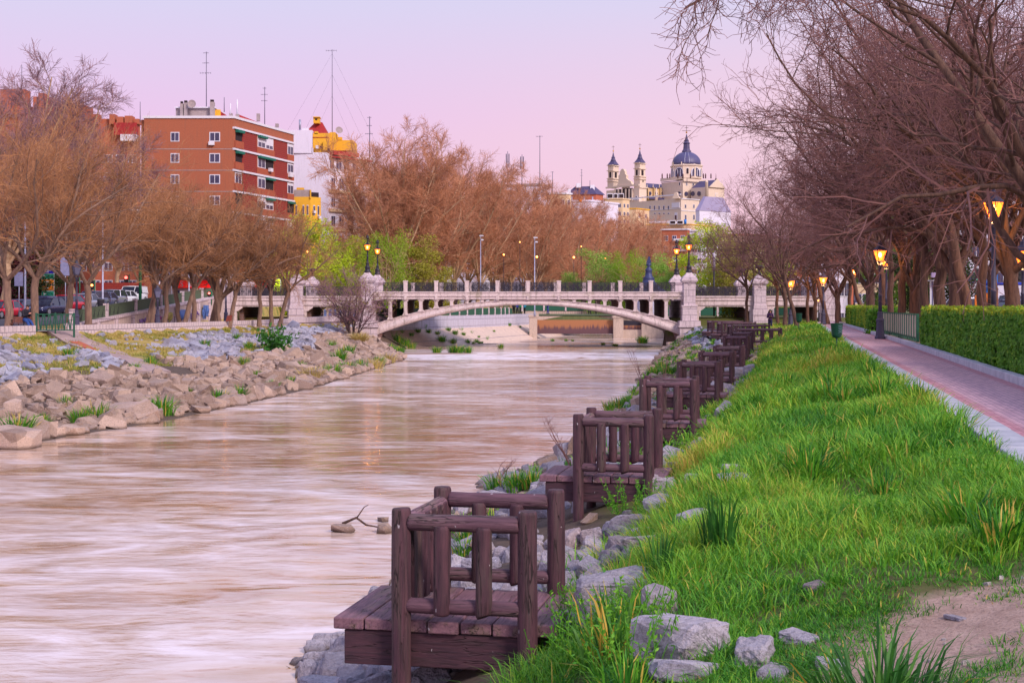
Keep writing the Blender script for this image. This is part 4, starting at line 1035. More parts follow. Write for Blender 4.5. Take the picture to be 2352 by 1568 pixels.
BO = [(1418, 1415, 150, .72, 'big pale speckled boulder right of the nearest deck'), (1516, 1425, 88, .95, 'upright speckled boulder right of the biggest pale boulder'), (1560, 1512, 190, .5, 'long flat topped boulder in the bottom grass'),
      (1575, 1568, 130, .4, 'dark sloping boulder under the long flat topped one'), (1738, 1530, 112, .6, 'humped boulder in the bottom grass left of the big leafy tuft'), (1842, 1480, 72, .4, 'small pale stone behind the humped boulder'),
      (1875, 1355, 50, .45, 'small stone sunk in short turf, centre of the bank'), (1522, 1140, 92, .8, 'speckled boulder beside the second deck'), (1600, 1108, 40, .8, 'small stone behind the boulder beside the second deck'),
      (1678, 1090, 34, 1.1, 'small upright stone in the long grass'), (1690, 1118, 90, .35, 'long low stone in the grass above the second deck'), (1540, 1175, 92, .35, 'slanting long stone below the boulder beside the second deck'),
      (1600, 1200, 70, .4, 'second slanting stone in the grass, lower right of the first'), (1432, 1235, 100, .4, 'long pale slab in the grass between the first two decks'), (1480, 1255, 80, .35, 'low pale slab right of the long one between decks'),
      (1425, 1290, 80, .55, 'rounded stone between the nearest deck and the slabs'), (1350, 1300, 60, .7, 'bluish stone behind the nearest deck railing'), (1915, 1545, 60, .5, 'half buried stone just left of the big leafy tuft'),
      (1780, 1560, 70, .5, 'reddish half buried stone at the bottom edge'), (2200, 1425, 42, .3, 'flat stone flush with the bare earth'), (1690, 880, 60, .7, 'pale boulder beside the fifth deck'), (1725, 858, 34, .7, 'small pale boulder above the fifth deck'),
      (1740, 870, 0, .5, '')]
BP = [(hit(b[0], b[1]), b[2]) for b in BO if b[2]]
rng = np.random.default_rng(3)
parts = []
for (y0, y1, dn, per, hs, ws, sp) in ((4.6, 9, 330, 12, .25, .0066, .07), (9, 15, 105, 13, .31, .008, .10), (15, 24, 46, 13, .36, .012, .14), (24, 40, 20, 13, .40, .018, .2), (40, 70, 7.5, 14, .42, .03, .3), (70, 122, 3.2, 14, .40, .05, .4)):
    A = (y1 - y0) * 9; n = int(A * dn); y = rng.uniform(y0, y1, n); u = rng.random(n)
    lo = Bx(y) - .25; hi = Lp(y) + .02; x = lo + u * (hi - lo)
    wgt = (hi - lo) / 9; keep = rng.random(n) < wgt
    keep &= rng.random(n) > dirt_mask(x, y) * 1.0
    keep &= (x < .37 * y + .6)
    x, y = x[keep], y[keep]
    cl = vnoise(x, y, .75, 8); c2 = vnoise(x, y, 2.4, 9)
    short = np.clip(1.4 - np.hypot((x - 2.3) / 1.6, (y - 8.2) / 2.6), 0, 1)          # low trodden turf round the bare patch
    hh = hs * (.42 + .85 * cl) * (.75 + .5 * c2) * (1 - .55 * short)
    val = np.clip(.12 + .55 * vnoise(x, y, 1.5, 10) + .28 * cl + .10 * np.clip((Lp(y) - x) / 4, 0, 1) + .14 * np.clip((y - 14) / 30, 0, 1) - .08, 0, 1)
    X, Y, h, w_, ln, az, v = tufts(rng, x, y, per, hh, np.full(len(x), ws), np.full(len(x), sp), val)
    dead = rng.random(len(v)) < .018; v[dead] = 1
    parts.append((X, Y, H(X, Y) - .02, h, w_, ln, az, v))
arr = [np.concatenate([p[i] for p in parts]) for i in range(8)]
ok = arr[0] < Lp(arr[1]) + .14
for p_, w_ in BP: ok &= np.hypot(arr[0] - p_.x, (arr[1] - p_.y - w_ * p_.y / F * .1)) > w_ * p_.y / F * .55
arr = [a[ok] for a in arr]
tag(link('grass', blades_mesh('grass', rng, *arr), GRASS), 'lush green grass covering the right bank', 'grass', kind='stuff')
# small tufts creeping over the bare earth
n = 3400; y = rng.uniform(4.8, 10.5, n); x = rng.uniform(1.0, 4.2, n); k = (vnoise(x, y, .5, 21) > .57) & (x < .37 * y + .3) & (x < Lp(y)); x, y = x[k], y[k]
X, Y, h, w_, ln, az, v = tufts(rng, x, y, 16, np.full(len(x), .055), np.full(len(x), .005), np.full(len(x), .09), rng.uniform(.1, .45, len(x)))
tag(link('turf', blades_mesh('turf', rng, X, Y, H(X, Y) - .005, h, w_, ln, az, v), GRASS), 'sparse short turf creeping over the bare earth', 'grass', kind='stuff')
# left bank grass: a dry strip under the wall and patches between the rocks
n = 9500; y = rng.uniform(55, 139, n); t = rng.random(n); x = Lw(y) + (Lt(y) - Lw(y)) * t
pn = vnoise(x, y, 5, 31); k = ((t > .84) | ((t > .42) & (pn > .60)) | ((t > .70) & (pn > .54))) & (x > -.37 * y - 1); x, y, t = x[k], y[k], t[k]
X, Y, h, w_, ln, az, v = tufts(rng, x, y, 16, rng.uniform(.10, .32, len(x)), np.full(len(x), .035), np.full(len(x), .35), np.clip(.15 + .75 * vnoise(x, y, 3, 33) + (t > .8) * .12, 0, 1))
ok = X > Lt(Y) + .12
tag(link('dry_grass', blades_mesh('dry_grass', rng, X[ok], Y[ok], H(X[ok], Y[ok]) - .02, h[ok], w_[ok], ln[ok], az[ok], v[ok]), DRYG), 'dry yellowish grass on top of the left bank', 'grass', kind='stuff')
# green growth among the stones low on the right bank
n = 2600; y = rng.uniform(12, 135, n); x = Rw(y) + rng.random(n) * (Bx(y) - Rw(y)); k = (vnoise(x, y, 2.2, 41) > .56) & (y > 24) | ((x > Bx(y) - .5) & (vnoise(x, y, 1, 42) > .45)); x, y = x[k], y[k]
X, Y, h, w_, ln, az, v = tufts(rng, x, y, 14, rng.uniform(.2, .5, len(x)), .008 + y * .0004, np.full(len(x), .22), rng.uniform(.1, .8, len(x)))
tag(link('bank_weeds', blades_mesh('bank_weeds', rng, X, Y, H(X, Y) - .03, h, w_, ln, az, v), GRASS), 'mixed green weeds between the stones under the decks', 'weeds', kind='stuff')

# ------------------------------------------------------------------ rocks
def rock_mesh(seed, flat=.62, npt=17, rough=0):
    rg = random.Random(seed); bm = bmesh.new()
    for cx in (-1, 1):
        for cy in (-1, 1):
            for cz in (-1, 1):
                if rg.random() < .94: bm.verts.new((cx * .48 * rg.uniform(.6, 1), cy * .38 * rg.uniform(.6, 1), cz * .46 * flat * rg.uniform(.6, 1)))
    for _ in range(npt // 3):
        v = Vector((rg.gauss(0, 1), rg.gauss(0, 1), rg.gauss(0, 1))); v = v / (abs(v.x) ** 4 + abs(v.y) ** 4 + abs(v.z) ** 4) ** .25 * rg.uniform(.62, 1.0); bm.verts.new((v.x * .58, v.y * .42, v.z * .5 * flat))
    r = bmesh.ops.convex_hull(bm, input=bm.verts)
    for v in [v for v in bm.verts if not v.link_faces]: bm.verts.remove(v)
    if rough:
        bmesh.ops.bevel(bm, geom=list(bm.edges), offset=.05, segments=1, affect='EDGES')
        bmesh.ops.triangulate(bm, faces=bm.faces)
        bmesh.ops.subdivide_edges(bm, edges=bm.edges, cuts=1, use_grid_fill=True)
        if rough > 1: bmesh.ops.subdivide_edges(bm, edges=bm.edges, cuts=1, use_grid_fill=True)
        for v in bm.verts:
            a = (vnoise(v.co.x * 4 + seed, v.co.y * 4 + v.co.z * 3, .35, 3) - .5) * .05 + (vnoise(v.co.x * 9 + v.co.z * 5, v.co.y * 9 + seed, .3, 4) - .5) * .022
            v.co += v.normal * float(a) if v.normal.length else Vector()
    bmesh.ops.triangulate(bm, faces=bm.faces)
    bmesh.ops.recalc_face_normals(bm, faces=bm.faces)
    me = bpy.data.meshes.new('rock'); bm.to_mesh(me); bm.free(); return me
def rock_mat(name, c1, c2, c3, speck=.5):
    m, nt, b, out = nt_new(name)
    g = nt.nodes.new('ShaderNodeNewGeometry'); P = g.outputs['Position']; oi = nt.nodes.new('ShaderNodeObjectInfo')
    n0 = noise(nt, P, .55, 3, .6); n1 = noise(nt, P, 2.2, 8, .7); n2 = noise(nt, P, 26, 6, .75); vo = nt.nodes.new('ShaderNodeTexVoronoi'); vo.inputs['Scale'].default_value = .9; nt.links.new(P, vo.inputs[0])
    sc = nt.nodes.new('ShaderNodeSeparateColor'); nt.links.new(vo.outputs['Color'], sc.inputs[0])
    col = mixc(nt, mrange(nt, mth(nt, 'ADD', mth(nt, 'MULTIPLY', sc.outputs[0], .5), mth(nt, 'MULTIPLY', n1, .5)), .25, .75), c1, c2)
    col = mixc(nt, mrange(nt, n0, .5, .7, 0, .6), col, c3)
    col = mixc(nt, mrange(nt, n2, .52, .62, 0, speck), col, tuple(x * .35 for x in c1[:3]) + (1,))
    col = mixc(nt, mrange(nt, n2, .42, .33, 0, speck), col, S(232, 226, 236))
    hs = nt.nodes.new('ShaderNodeHueSaturation'); nt.links.new(col, hs.inputs['Color']); nt.links.new(mrange(nt, oi.outputs['Random'], 0, 1, .82, 1.15), hs.inputs['Value'])
    # wet dark foot at the water line
    sp = nt.nodes.new('ShaderNodeSeparateXYZ'); nt.links.new(P, sp.inputs[0]); wet = mrange(nt, mth(nt, 'ADD', sp.outputs[2], mth(nt, 'MULTIPLY', n1, .1)), WZ + .17, WZ + .05)
    col = mixc(nt, wet, hs.outputs[0], S(84, 64, 54)); nt.links.new(col, b.inputs['Base Color']); b.inputs['Roughness'].default_value = .85
    bump(nt, b, mth(nt, 'ADD', n2, mth(nt, 'MULTIPLY', n1, 3)), .9, .05); MATS[name] = m; return m
TAN = rock_mat('tan_rock', S(212, 182, 166), S(150, 124, 112), S(192, 166, 160), .6)
BLU = rock_mat('pale_blue_rock', S(192, 190, 208), S(142, 140, 164), S(186, 170, 176), .45)
GRN = rock_mat('speckled_granite', S(196, 188, 202), S(148, 142, 160), S(192, 164, 160), .75)
RK = [rock_mesh(100 + i, [.62, .8, .5, .95][i % 4], 10 + i % 3 * 2) for i in range(14)]
RKN = [rock_mesh(200 + i, [.62, .8, .5][i % 3], 16, 2) for i in range(10)]
for a in RK: a.materials.append(TAN)
for a in RKN: a.materials.append(GRN)
def variants(lst, mat):
    out = []
    for a in lst:
        c = a.copy(); c.materials.clear(); c.materials.append(mat); out.append(c)
    return out
RKB = variants(RK, BLU); RKG = variants(RK, GRN)
rl = []
rg = np.random.default_rng(8)
n = 30000; y = 36 + 105 * rg.random(n) ** .85; t = rg.random(n); x = Lw(y) - .25 + (Lt(y) - Lw(y)) * t * .95
vis = x > -.372 * y - .8
pn = vnoise(x, y, 5, 31); pb = vnoise(x, y, 9, 35)
near_bridge = np.clip((y - 105) / 25, 0, 1)
brown = t < .52 + (pb - .5) * .3 + near_bridge * .1
blue = (~brown) & (t < .84 + .10 * near_bridge + (pb - .5) * .25) & (pn < .62)
few = (~brown) & (~blue) & (rg.random(n) < .05)
left_keep = vis & ((brown & (rg.random(n) < .80)) | (blue & (rg.random(n) < .62)) | few)
# leave the concrete ramp clear
a0, a1 = hit(150, 772), hit(392, 858); dd = np.array([a1.x - a0.x, a1.y - a0.y]); L2 = (dd ** 2).sum(); tt = np.clip(((x - a0.x) * dd[0] + (y - a0.y) * dd[1]) / L2, 0, 1)
left_keep &= np.hypot(x - a0.x - tt * dd[0], y - a0.y - tt * dd[1]) > 1.5
for i in np.nonzero(left_keep)[0]:
    s = float(rg.lognormal(-1.18, .48)) if brown[i] else float(rg.lognormal(-1.15, .40))
    if t[i] < .06: s *= 1.35
    rl.append([x[i], y[i], min(s, 1.5), 0 if brown[i] else 1, 'L', float(t[i])])
n = 2300; y = 11.5 + 128 * rg.random(n) ** 1.25; u = rg.random(n); x = Rw(y) - .3 + (Bx(y) - Rw(y) + .5) * u
for i in range(n):
    s = float(rg.lognormal(-1.08, .40)); s = min(s, .55) if y[i] < 22 else s; ty = (0 if rg.random() < .3 else 2) if y[i] < 60 else (1 if u[i] > .5 and y[i] > 100 else 0)
    if 60 < y[i] < 96 and u[i] < .6 and rg.random() < .7: continue
    if any(dy - 2.4 < y[i] < dy + 1.6 and x[i] > dx - .7 for dy, dx in ((20.6, .97), (29, 2.68), (38.8, 4.58), (48, 6.38))) and (s > .3 or rg.random() < .4): continue
    rl.append([x[i], y[i], min(s, 1.0), ty, 'R', float(u[i])])
# hand placed stones seen in the photograph: photo column, row of the foot, width in photo units, kind
for xd, yd, wd, ty in ((285, 962, 85, 0), (335, 968, 52, 0), (112, 1000, 62, 0), (20, 1030, 120, 0), (455, 948, 40, 0), (365, 900, 60, 0), (470, 905, 50, 0), (160, 1000, 60, 0), (540, 930, 45, 0), (640, 905, 40, 0), (720, 880, 40, 0), (120, 985, 40, 0)):
    p = hit(xd, yd); 
    if p: rl.append([p.x, p.y + .2, wd * p.y / F * 1.05, ty, 'L', 0.0])
rl.sort(key=lambda r: -r[2] / r[1])
zones = lambda r: ('at the left edge of the picture' if r[0] / r[1] < -.27 else 'below the grey ramp' if r[0] / r[1] < -.19 else 'below the green bush' if r[0] / r[1] < -.12 else 'near the left bridge pier') if r[4] == 'L' else ('under the nearest deck' if r[1] < 17 else 'under the second and third decks' if r[1] < 32 else 'under the middle decks' if r[1] < 70 else 'near the right bridge pier')
def level(r): return ('at the water line' if r[5] < .08 else 'low on the left bank' if r[5] < .4 else 'high on the left bank') if r[4] == 'L' else ('at the water line' if r[5] < .3 else 'on the right bank')
def rq(r, i):
    g = random.Random(i); return (g.uniform(-.5, .5), g.uniform(-.5, .5), g.uniform(0, 6.28)), (g.uniform(.8, 1.25), g.uniform(.8, 1.2), g.uniform(.75, 1.2))
rest = {0: [], 1: [], 2: []}
for i, r in enumerate(rl):
    rot, sc = rq(r, i); z = gz(r[0], r[1]) + r[2] * .06
    if r[4] == 'L' and r[5] == 0.0: rot = (rot[0] * .3, rot[1] * .3, rot[2])
    if i < 262:
        kn = ['tan', 'pale bluish', 'speckled grey'][r[3]]; sz = 'large' if r[2] > .8 else 'medium sized' if r[2] > .5 else 'small'
        me = (RK, RKB, RKG)[r[3]][i % 14] if r[1] > 30 else RKN[i % 10]
        o = link('rock', me, None, None, (r[0], r[1], z)); o.rotation_euler = rot; o.scale = tuple(q * r[2] for q in sc)
        lb = '%s angular %s rock %s %s' % (sz, kn, level(r), zones(r))
        tag(o, lb, 'rock', lb.replace(' rock ', ' rocks '))
    else: rest[r[3]].append((r, rot, sc, z, i))
for ty, nm in ((0, 'tan'), (1, 'pale'), (2, 'grey')):
    Vs, Ts, o_ = [], [], 0
    src = []
    for me in RK:
        v = np.empty(len(me.vertices) * 3); me.vertices.foreach_get('co', v); f = np.empty(len(me.loops), dtype=int); me.loops.foreach_get('vertex_index', f); src.append((v.reshape(-1, 3), f.reshape(-1, 3)))
    for r, rot, sc, z, i in rest[ty]:
        v, f = src[i % 14]; m3 = np.array(Euler(rot).to_matrix()); vv = (v * np.array(sc) * r[2]) @ m3.T + np.array([r[0], r[1], z]); Vs.append(vv); Ts.append(f + o_); o_ += len(vv)
    tag(link('riprap', mesh_np('riprap', np.concatenate(Vs), None, np.concatenate(Ts)), (TAN, BLU, GRN)[ty]), {0: 'heap of small tan rubble on both banks', 1: 'heap of small pale bluish rubble high on the banks', 2: 'small grey granite rubble under the wooden decks'}[ty], 'rubble', kind='stuff')
# boulders lying in the grass of the right bank (zoomed photo coordinates)
for i, (xd, yd, wd, fl, lb) in enumerate(BO):
    if not wd: continue
    p = hit(xd, yd); s = wd * p.y / F
    o = link('boulder', RKN[(i * 3 + 1) % 10], None, None, (p.x, p.y + s * .3, p.z + s * fl * .22)); o.rotation_euler = (.1, .1 * (i % 3 - 1), i * 1.1); o.scale = (s * 1.42, s * 1.2, s * fl * 1.9); tag(o, lb, 'boulder')
for i, (xd, yd, wd, lb) in enumerate(((785, 1222, 58, 'pointed tan rock standing in the river'), (888, 1222, 55, 'rounded tan rock in the river touching the nearest deck post'), (880, 1197, 36, 'low flat dark rock in the river behind the other two'))):
    p = hit(xd, yd); s = wd * p.y / F; o = link('rock', RK[i + 4], None, None, (p.x, p.y, WZ + s * .12)); o.scale = (s, s * .8, s * .75); o.rotation_euler = (0, .1, i); tag(o, lb, 'rock')
p0 = hit(800, 1215); p1 = hit(880, 1222)
mb = MB(); mb.tube([(p0.x - .1, p0.y - .1, WZ + .12), (p0.x + .15, p0.y, WZ + .22), ((p0.x + p1.x) / 2, p0.y - .1, WZ + .10), (p1.x, p1.y, WZ + .08)], [.03, .025, .02, .012], 6); mb.tube([(p0.x + .15, p0.y, WZ + .2), (p0.x + .3, p0.y, WZ + .42), (p0.x + .38, p0.y, WZ + .46)], [.015, .01, .006], 5)
tag(mb.build('driftwood', BARK_R), 'dead branch caught between two rocks in the river', 'branch')

# ------------------------------------------------------------------ single plants
def clump_mesh(name, seed, n, h, w, spread, lean=(.1, .6), vr=(0, .8), dead=.05):
    g = np.random.default_rng(seed); z = np.zeros(n); az = g.uniform(0, 6.283, n); r = g.random(n) ** .8 * spread
    v = g.uniform(*vr, n); v[g.random(n) < dead] = 1
    return blades_mesh(name, g, np.cos(az) * r, np.sin(az) * r, z - .03, h * g.uniform(.45, 1.1, n), w * g.uniform(.7, 1.3, n), g.uniform(*lean, n), az + g.normal(size=n) * .3, v)
def plant(name, me, mat, loc, label, cat, group=None, s=1.0, rz=0, sz=None):
    o = link(name, me, mat, None, loc); o.scale = (s, s, sz or s); o.rotation_euler = (0, 0, rz); return tag(o, label, cat, group)
for xd, yd, hpx, n, w_, sp, ln, vr, dd_, lb in ((1513, 1345, 150, 46, .02, .13, (.05, .3), (0, .6), .05, 'tall stiff dark green blades right of the nearest deck'), (1661, 1275, 165, 60, .022, .16, (.05, .3), (0, .6), .02, 'tallest stiff dark green clump in the middle of the bank'),
                                       (2027, 1600, 265, 260, .017, .30, (.2, .85), (0, .8), .04, 'big bushy tuft of broad grass at the bottom edge'), (1405, 1530, 200, 70, .02, .2, (.1, .6), (.1, 1), .3, 'tuft with yellow dead leaves beside the nearest deck'),
                                       (1560, 1200, 0, 0, 0, 0, 0, 0, 0, '')):
    if not hpx: continue
    p = hit(xd, yd) if yd < 1568 else Vector(((xd - 1176) * 6.3 / F, 6.3, gz((xd - 1176) * 6.3 / F, 6.3)))
    h = hpx * p.y / F; plant('grass_clump', clump_mesh('grass_clump', int(xd), n, h, w_, sp, ln, vr, dd_), REED, (p.x, p.y, p.z), lb, 'grass clump')
TF = [clump_mesh('tuft', 300 + i, 150, .55, .022, .28, (.1, .8), (0, .7), .08) for i in range(3)]
for me in TF: me.materials.append(GRASS)
ltl = [(40, 1000, 1.3), (98, 978, .8), (185, 972, 1.0), (222, 965, 1.2), (372, 952, 1.3), (350, 945, .9), (500, 922, 1.0), (552, 912, 1.0), (628, 893, .8), (668, 885, .9), (742, 868, 1.2), (768, 860, 1.2), (800, 852, 1.3), (830, 848, 1.2), (870, 838, 1.2), (895, 832, 1.0), (430, 905, .6), (590, 868, .7), (150, 930, .7), (690, 845, .8),
       (780, 828, 1.5), (800, 815, 1.5), (760, 800, 1.2), (560, 838, .9), (470, 795, .9), (345, 838, .9), (310, 850, .7), (160, 820, 1.0), (570, 800, .9), (545, 780, .9)]
for i, (xd, yd, s) in enumerate(ltl):
    p = hit(xd, yd); plant('grass_tuft', TF[i % 3], None, tuple(p), 'green grass tuft among the rocks of the left bank, %s from the left' % ordn(sorted(q[0] for q in ltl).index(xd)), 'grass tuft', 'grass tufts on the left bank', s * 1.25, i * 1.3)
rtl = [(1150, 1120, 1.3), (1190, 1112, 1.2), (1225, 1105, 1.0), (1400, 930, 1.2), (1425, 925, 1.4), (1450, 918, 1.3), (1075, 1235, .9), (1065, 1262, .7), (1500, 850, 1.6), (1520, 835, 1.6), (1535, 845, 1.6), (1490, 870, 1.2)]
for i, (xd, yd, s) in enumerate(rtl):
    p = hit(xd, yd + 14)
    plant('grass_tuft', TF[i % 3], None, tuple(p), 'grass tuft at the water edge of the right bank, %s from the left' % ordn(sorted(q[0] for q in rtl).index(xd)), 'grass tuft', 'grass tufts on the right water edge', s * .85, i * 1.7)
# leafy weeds
def weed_mesh(seed, h=.6, n=26, leaf=.06, spread=.25, per=14):
    g = np.random.default_rng(seed); st = []; 
    az = g.uniform(0, 6.28, n); r = g.random(n) * spread; p = np.stack([np.cos(az) * r, np.sin(az) * r, np.zeros(n)], -1); d = unit(np.stack([np.cos(az) * .35, np.sin(az) * .35, np.ones(n)], -1)); P = [p]
    L = h * g.uniform(.5, 1.1, n)
    for k in range(5): d = unit(d + g.normal(size=(n, 3)) * .12); P.append(P[-1] + d * (L / 5)[:, None])
    P = np.stack(P, 1); V, q = tubes(P, np.full(P.shape[:2], .004), 3)
    t = g.random((n, per)) * 4.99; i0 = t.astype(int); f = (t - i0)[..., None]; C = (np.take_along_axis(P, i0[..., None].repeat(3, -1), 1) * (1 - f) + np.take_along_axis(P, (i0 + 1)[..., None].repeat(3, -1), 1) * f).reshape(-1, 3)
    m = len(C); dd = unit(g.normal(size=(m, 3)) + np.array([0, 0, .3])); s = unit(np.cross(dd, g.normal(size=(m, 3)))); Ll = leaf * g.uniform(.6, 1.3, m)[:, None]
    V2 = np.stack([C, C + dd * Ll * .5 + s * Ll * .2, C + dd * Ll, C + dd * Ll * .5 - s * Ll * .2], 1).reshape(-1, 3)
    q2 = np.arange(m * 4).reshape(-1, 4) + len(V)
    return mesh_np('weed', np.concatenate([V, V2]), np.concatenate([q, q2]), attr={'v': np.concatenate([np.full(len(V), .4), np.repeat(np.clip(.3 + .4 * g.random(m), 0, 1), 4)])})
WD = [weed_mesh(400 + i, .55, 22, .05, .22) for i in range(3)]
for me in WD: me.materials.append(GRASS)
wl = [(1330, 1530), (1350, 1500), (1335, 1460), (1300, 1560), (1385, 1480), (1500, 1190), (1560, 1040), (1380, 1568), (1460, 1568), (1370, 1420), (1640, 1010), (1460, 1480), (1430, 1180), (1600, 985), (1420, 1500)]
for i, (xd, yd) in enumerate(wl):
    p = hit(xd, min(yd, 1566)); plant('weed', WD[i % 3], None, tuple(p), 'leafy weed growing by the wooden decks, %s from the left' % ordn(sorted(q[0] for q in wl).index(xd)), 'weed', 'leafy weeds by the decks', (.8 if p.y < 14 else 1.0), i * 1.9)
p = hit(636, 812); plant('leafy_bush', weed_mesh(500, 1.9, 46, .34, .9, 16), REED, tuple(p), 'dark green broad leaved bush on the left bank rocks', 'bush', None, 1.0)
p = hit(826, 792); plant('dry_bush', clump_mesh('dry_bush', 501, 420, 1.5, .05, .5, (.3, 1.1), (.7, .95), .2), DRYG, tuple(p), 'reddish dry grass mound near the left bridge pier', 'dry bush', None, 1.0)
for i, (xd, yd) in enumerate(((890, 832), (860, 845), (715, 872))):
    p = hit(xd, yd); plant('dry_bush', clump_mesh('dry_bush', 505 + i, 160, 1.0, .04, .6, (.3, 1.1), (.6, .95), .2), DRYG, tuple(p), 'straw coloured growth at the left water line, ' + ['rightmost', 'middle', 'leftmost'][i] + ' of three', 'dry bush', 'dry growth at the left water line', 1.0)
mt = np.random.default_rng(61); extra = []
while len(extra) < 34:
    y = float(mt.uniform(7, 42)) ; x = float(Bx(y) + .4 + mt.random() * (Lp(y) - Bx(y) - .6))
    if dirt_mask(x, y) < .2 and x < .36 * y: extra.append((x, y))
extra.sort(key=lambda q: q[0] / q[1])
for i, (x, y) in enumerate(extra):
    k = i % 4; plant('grass_tuft' if k else 'weed', (TF[i % 3] if k else WD[i % 3]), None, (x, y, gz(x, y)), ('clump of longer grass' if k else 'broad leaved weed') + ' on the right bank lawn, %s from the left' % ordn(i), 'grass tuft' if k else 'weed', 'clumps and weeds in the bank grass', float(mt.uniform(.55, .85)) * (1 if y < 20 else 1.2), i * 1.3)
PBM = rock_mat('pebble', S(206, 196, 196), S(150, 138, 134), S(186, 160, 140), .3); PBV = variants(RK, PBM)
for i in range(26):
    y = float(mt.uniform(5.6, 9.2)); e = float(np.interp(y, [5.5, 7, 8.5, 9.2], [1.45, 1.7, 2.5, 3.4])); x = e + float(mt.random()) * max(.3, .36 * y - e); s = float(mt.uniform(.02, .055))
    o = link('pebble', PBV[i % 14], None, None, (x, y, gz(x, y) + s * .1)); o.scale = (s,) * 3; o.rotation_euler = (.2, .1, i); tag(o, 'tiny pale pebble lying on the bare earth at the lower right', 'pebble', 'pebbles on the bare earth')
# bare thorny stems standing in front of the water on the right bank
for i, (xd, yd, dx, hpx) in enumerate(((1490, 905, -40, 95), (1130, 1118, 60, 60), (1315, 1060, -60, 90), (1525, 870, 5, 60))):
    p = hit(xd, yd + 20); h = hpx * p.y / F * 1.6; mb = MB(); g = random.Random(i)
    for k in range(4):
        q = [Vector(p)]; 
        for s in range(7): q.append(q[-1] + Vector((dx / 95 * h / 9 + g.uniform(-.06, .06), g.uniform(-.05, .05), h / 7 * (1 - s * .05))))
        mb.tube(q, [.012, .011, .010, .009, .008, .006, .005, .003], 4)
        for s in range(2, 7): mb.tube([q[s], q[s] + Vector((g.uniform(-.2, .2), g.uniform(-.1, .1), .18))], [.005, .002], 3)
    tag(mb.build('bramble', TWIG_R), 'bare thorny stems against the water, ' + ['beside the third deck', 'left of the second deck', 'behind the second deck railing', 'near the fifth deck'][i], 'bramble', 'bare brambles on the right bank')

# ------------------------------------------------------------------ hedges, green railing
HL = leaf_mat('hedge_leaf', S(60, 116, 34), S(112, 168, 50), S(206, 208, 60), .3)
HC = M('hedge_inner_shade', S(34, 42, 20), S(22, 28, 14), 5, 1)  # shade inside the foliage is put into this dark core colour
def hedge(y0, y1, off, th, h, n, leaf, label, zb=.02, bumpy=.06, yel=.0):
    r = empty('hedge', (Rp((y0 + y1) / 2) + off, (y0 + y1) / 2, 0), label, 'hedge', 'clipped hedges along the path')
    g = np.random.default_rng(int(y0)); ox, oy = r.location.x, r.location.y
    mb = MB(); k = 24; ysx = np.linspace(y0 + .1, y1 - .1, k)
    vs = []; fs = []
    for yy in ysx:
        a = Rp(yy) + off + .12 - ox; b_ = Rp(yy) + off + th - .12 - ox
        vs += [(a, yy - oy, zb), (a, yy - oy, h - .14), (b_, yy - oy, h - .14), (b_, yy - oy, zb)]
    for i in range(k - 1):
        for j in range(4): fs.append((i * 4 + j, i * 4 + (j + 1) % 4, i * 4 + 4 + (j + 1) % 4, i * 4 + 4 + j))
    fs.append((0, 1, 2, 3)); fs.append(tuple(range(k * 4 - 4, k * 4)))
    mb.add(vs, fs); mb.build('stems', HC, r)  # one solid dark box standing in for the shaded inside
    # leaves: more of them where the hedge is closer to the viewer
    u = g.random(n); yy = 1 / (1 / y0 + u * (1 / y1 - 1 / y0))
    sel = g.random(n); C = np.zeros((n, 3)); Nn = np.zeros((n, 3)); rp = np.array([Rp(v) for v in yy]) + off
    front = sel < .70; top = (sel >= .70) & (sel < .94); end = sel >= .94
    zz = zb + .02 + (h - zb) * g.random(n) ; bn = (vnoise(yy, zz * 1.2, .5, 6) - .5) * bumpy * 2
    C[:, 1] = yy; C[:, 0] = rp + bn + g.random(n) * .10; C[:, 2] = np.minimum(zz, h - .02); Nn[:, 0] = -1
    C[:, 0] += np.clip(zz - (h - .12), 0, 1) * .6
    tx = g.random(n); ht = h + (vnoise(yy * 1.0, tx, .6, 7) - .5) * bumpy
    C[top, 0] = (rp + tx * th)[top]; C[top, 2] = (ht - g.random(n) * .05)[top]; Nn[top] = (0, 0, 1)
    sprout = top & (g.random(n) < .06); C[sprout, 2] += g.uniform(0, .07, sprout.sum())
    for yend, s in ((y0, -1), (y1, 1)):
        e = end & ((g.random(n) < .5) == (s < 0)); C[e, 1] = yend - s * g.random(e.sum()) * .08; C[e, 0] = Rp(yend) + off + tx[e] * th; Nn[e] = (0, s, 0)
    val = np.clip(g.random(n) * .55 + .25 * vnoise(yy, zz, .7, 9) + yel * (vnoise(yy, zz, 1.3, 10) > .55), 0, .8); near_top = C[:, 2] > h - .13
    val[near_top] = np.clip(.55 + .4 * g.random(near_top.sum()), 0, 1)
    sz = leaf * (yy / y0) ** .75
    C -= np.array([ox, oy, 0])
    link('foliage', leaves_mesh('hedge_leaves', g, C, sz, val, 0, .7, Nn), HL, r)
    return r
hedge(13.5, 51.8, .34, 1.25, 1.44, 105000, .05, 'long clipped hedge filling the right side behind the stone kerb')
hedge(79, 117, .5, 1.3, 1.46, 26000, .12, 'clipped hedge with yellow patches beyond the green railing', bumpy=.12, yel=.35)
r = empty('shrub', (Rp(76) + .9, 76.5, 0), 'dark layered conifer shrub at the near end of the far hedge', 'shrub')
g = np.random.default_rng(9); n = 7000; a = g.uniform(0, 6.28, n); zz = g.random(n); rr = (.95 - .25 * zz) * (.8 + .25 * np.sin(zz * 22)); C = np.stack([np.cos(a) * rr, np.sin(a) * rr, zz * 1.35], -1) + g.normal(size=(n, 3)) * .06
link('foliage', leaves_mesh('shrub_leaves', g, C, np.full(n, .12), g.random(n) * .5, 0, .5), HL, r)
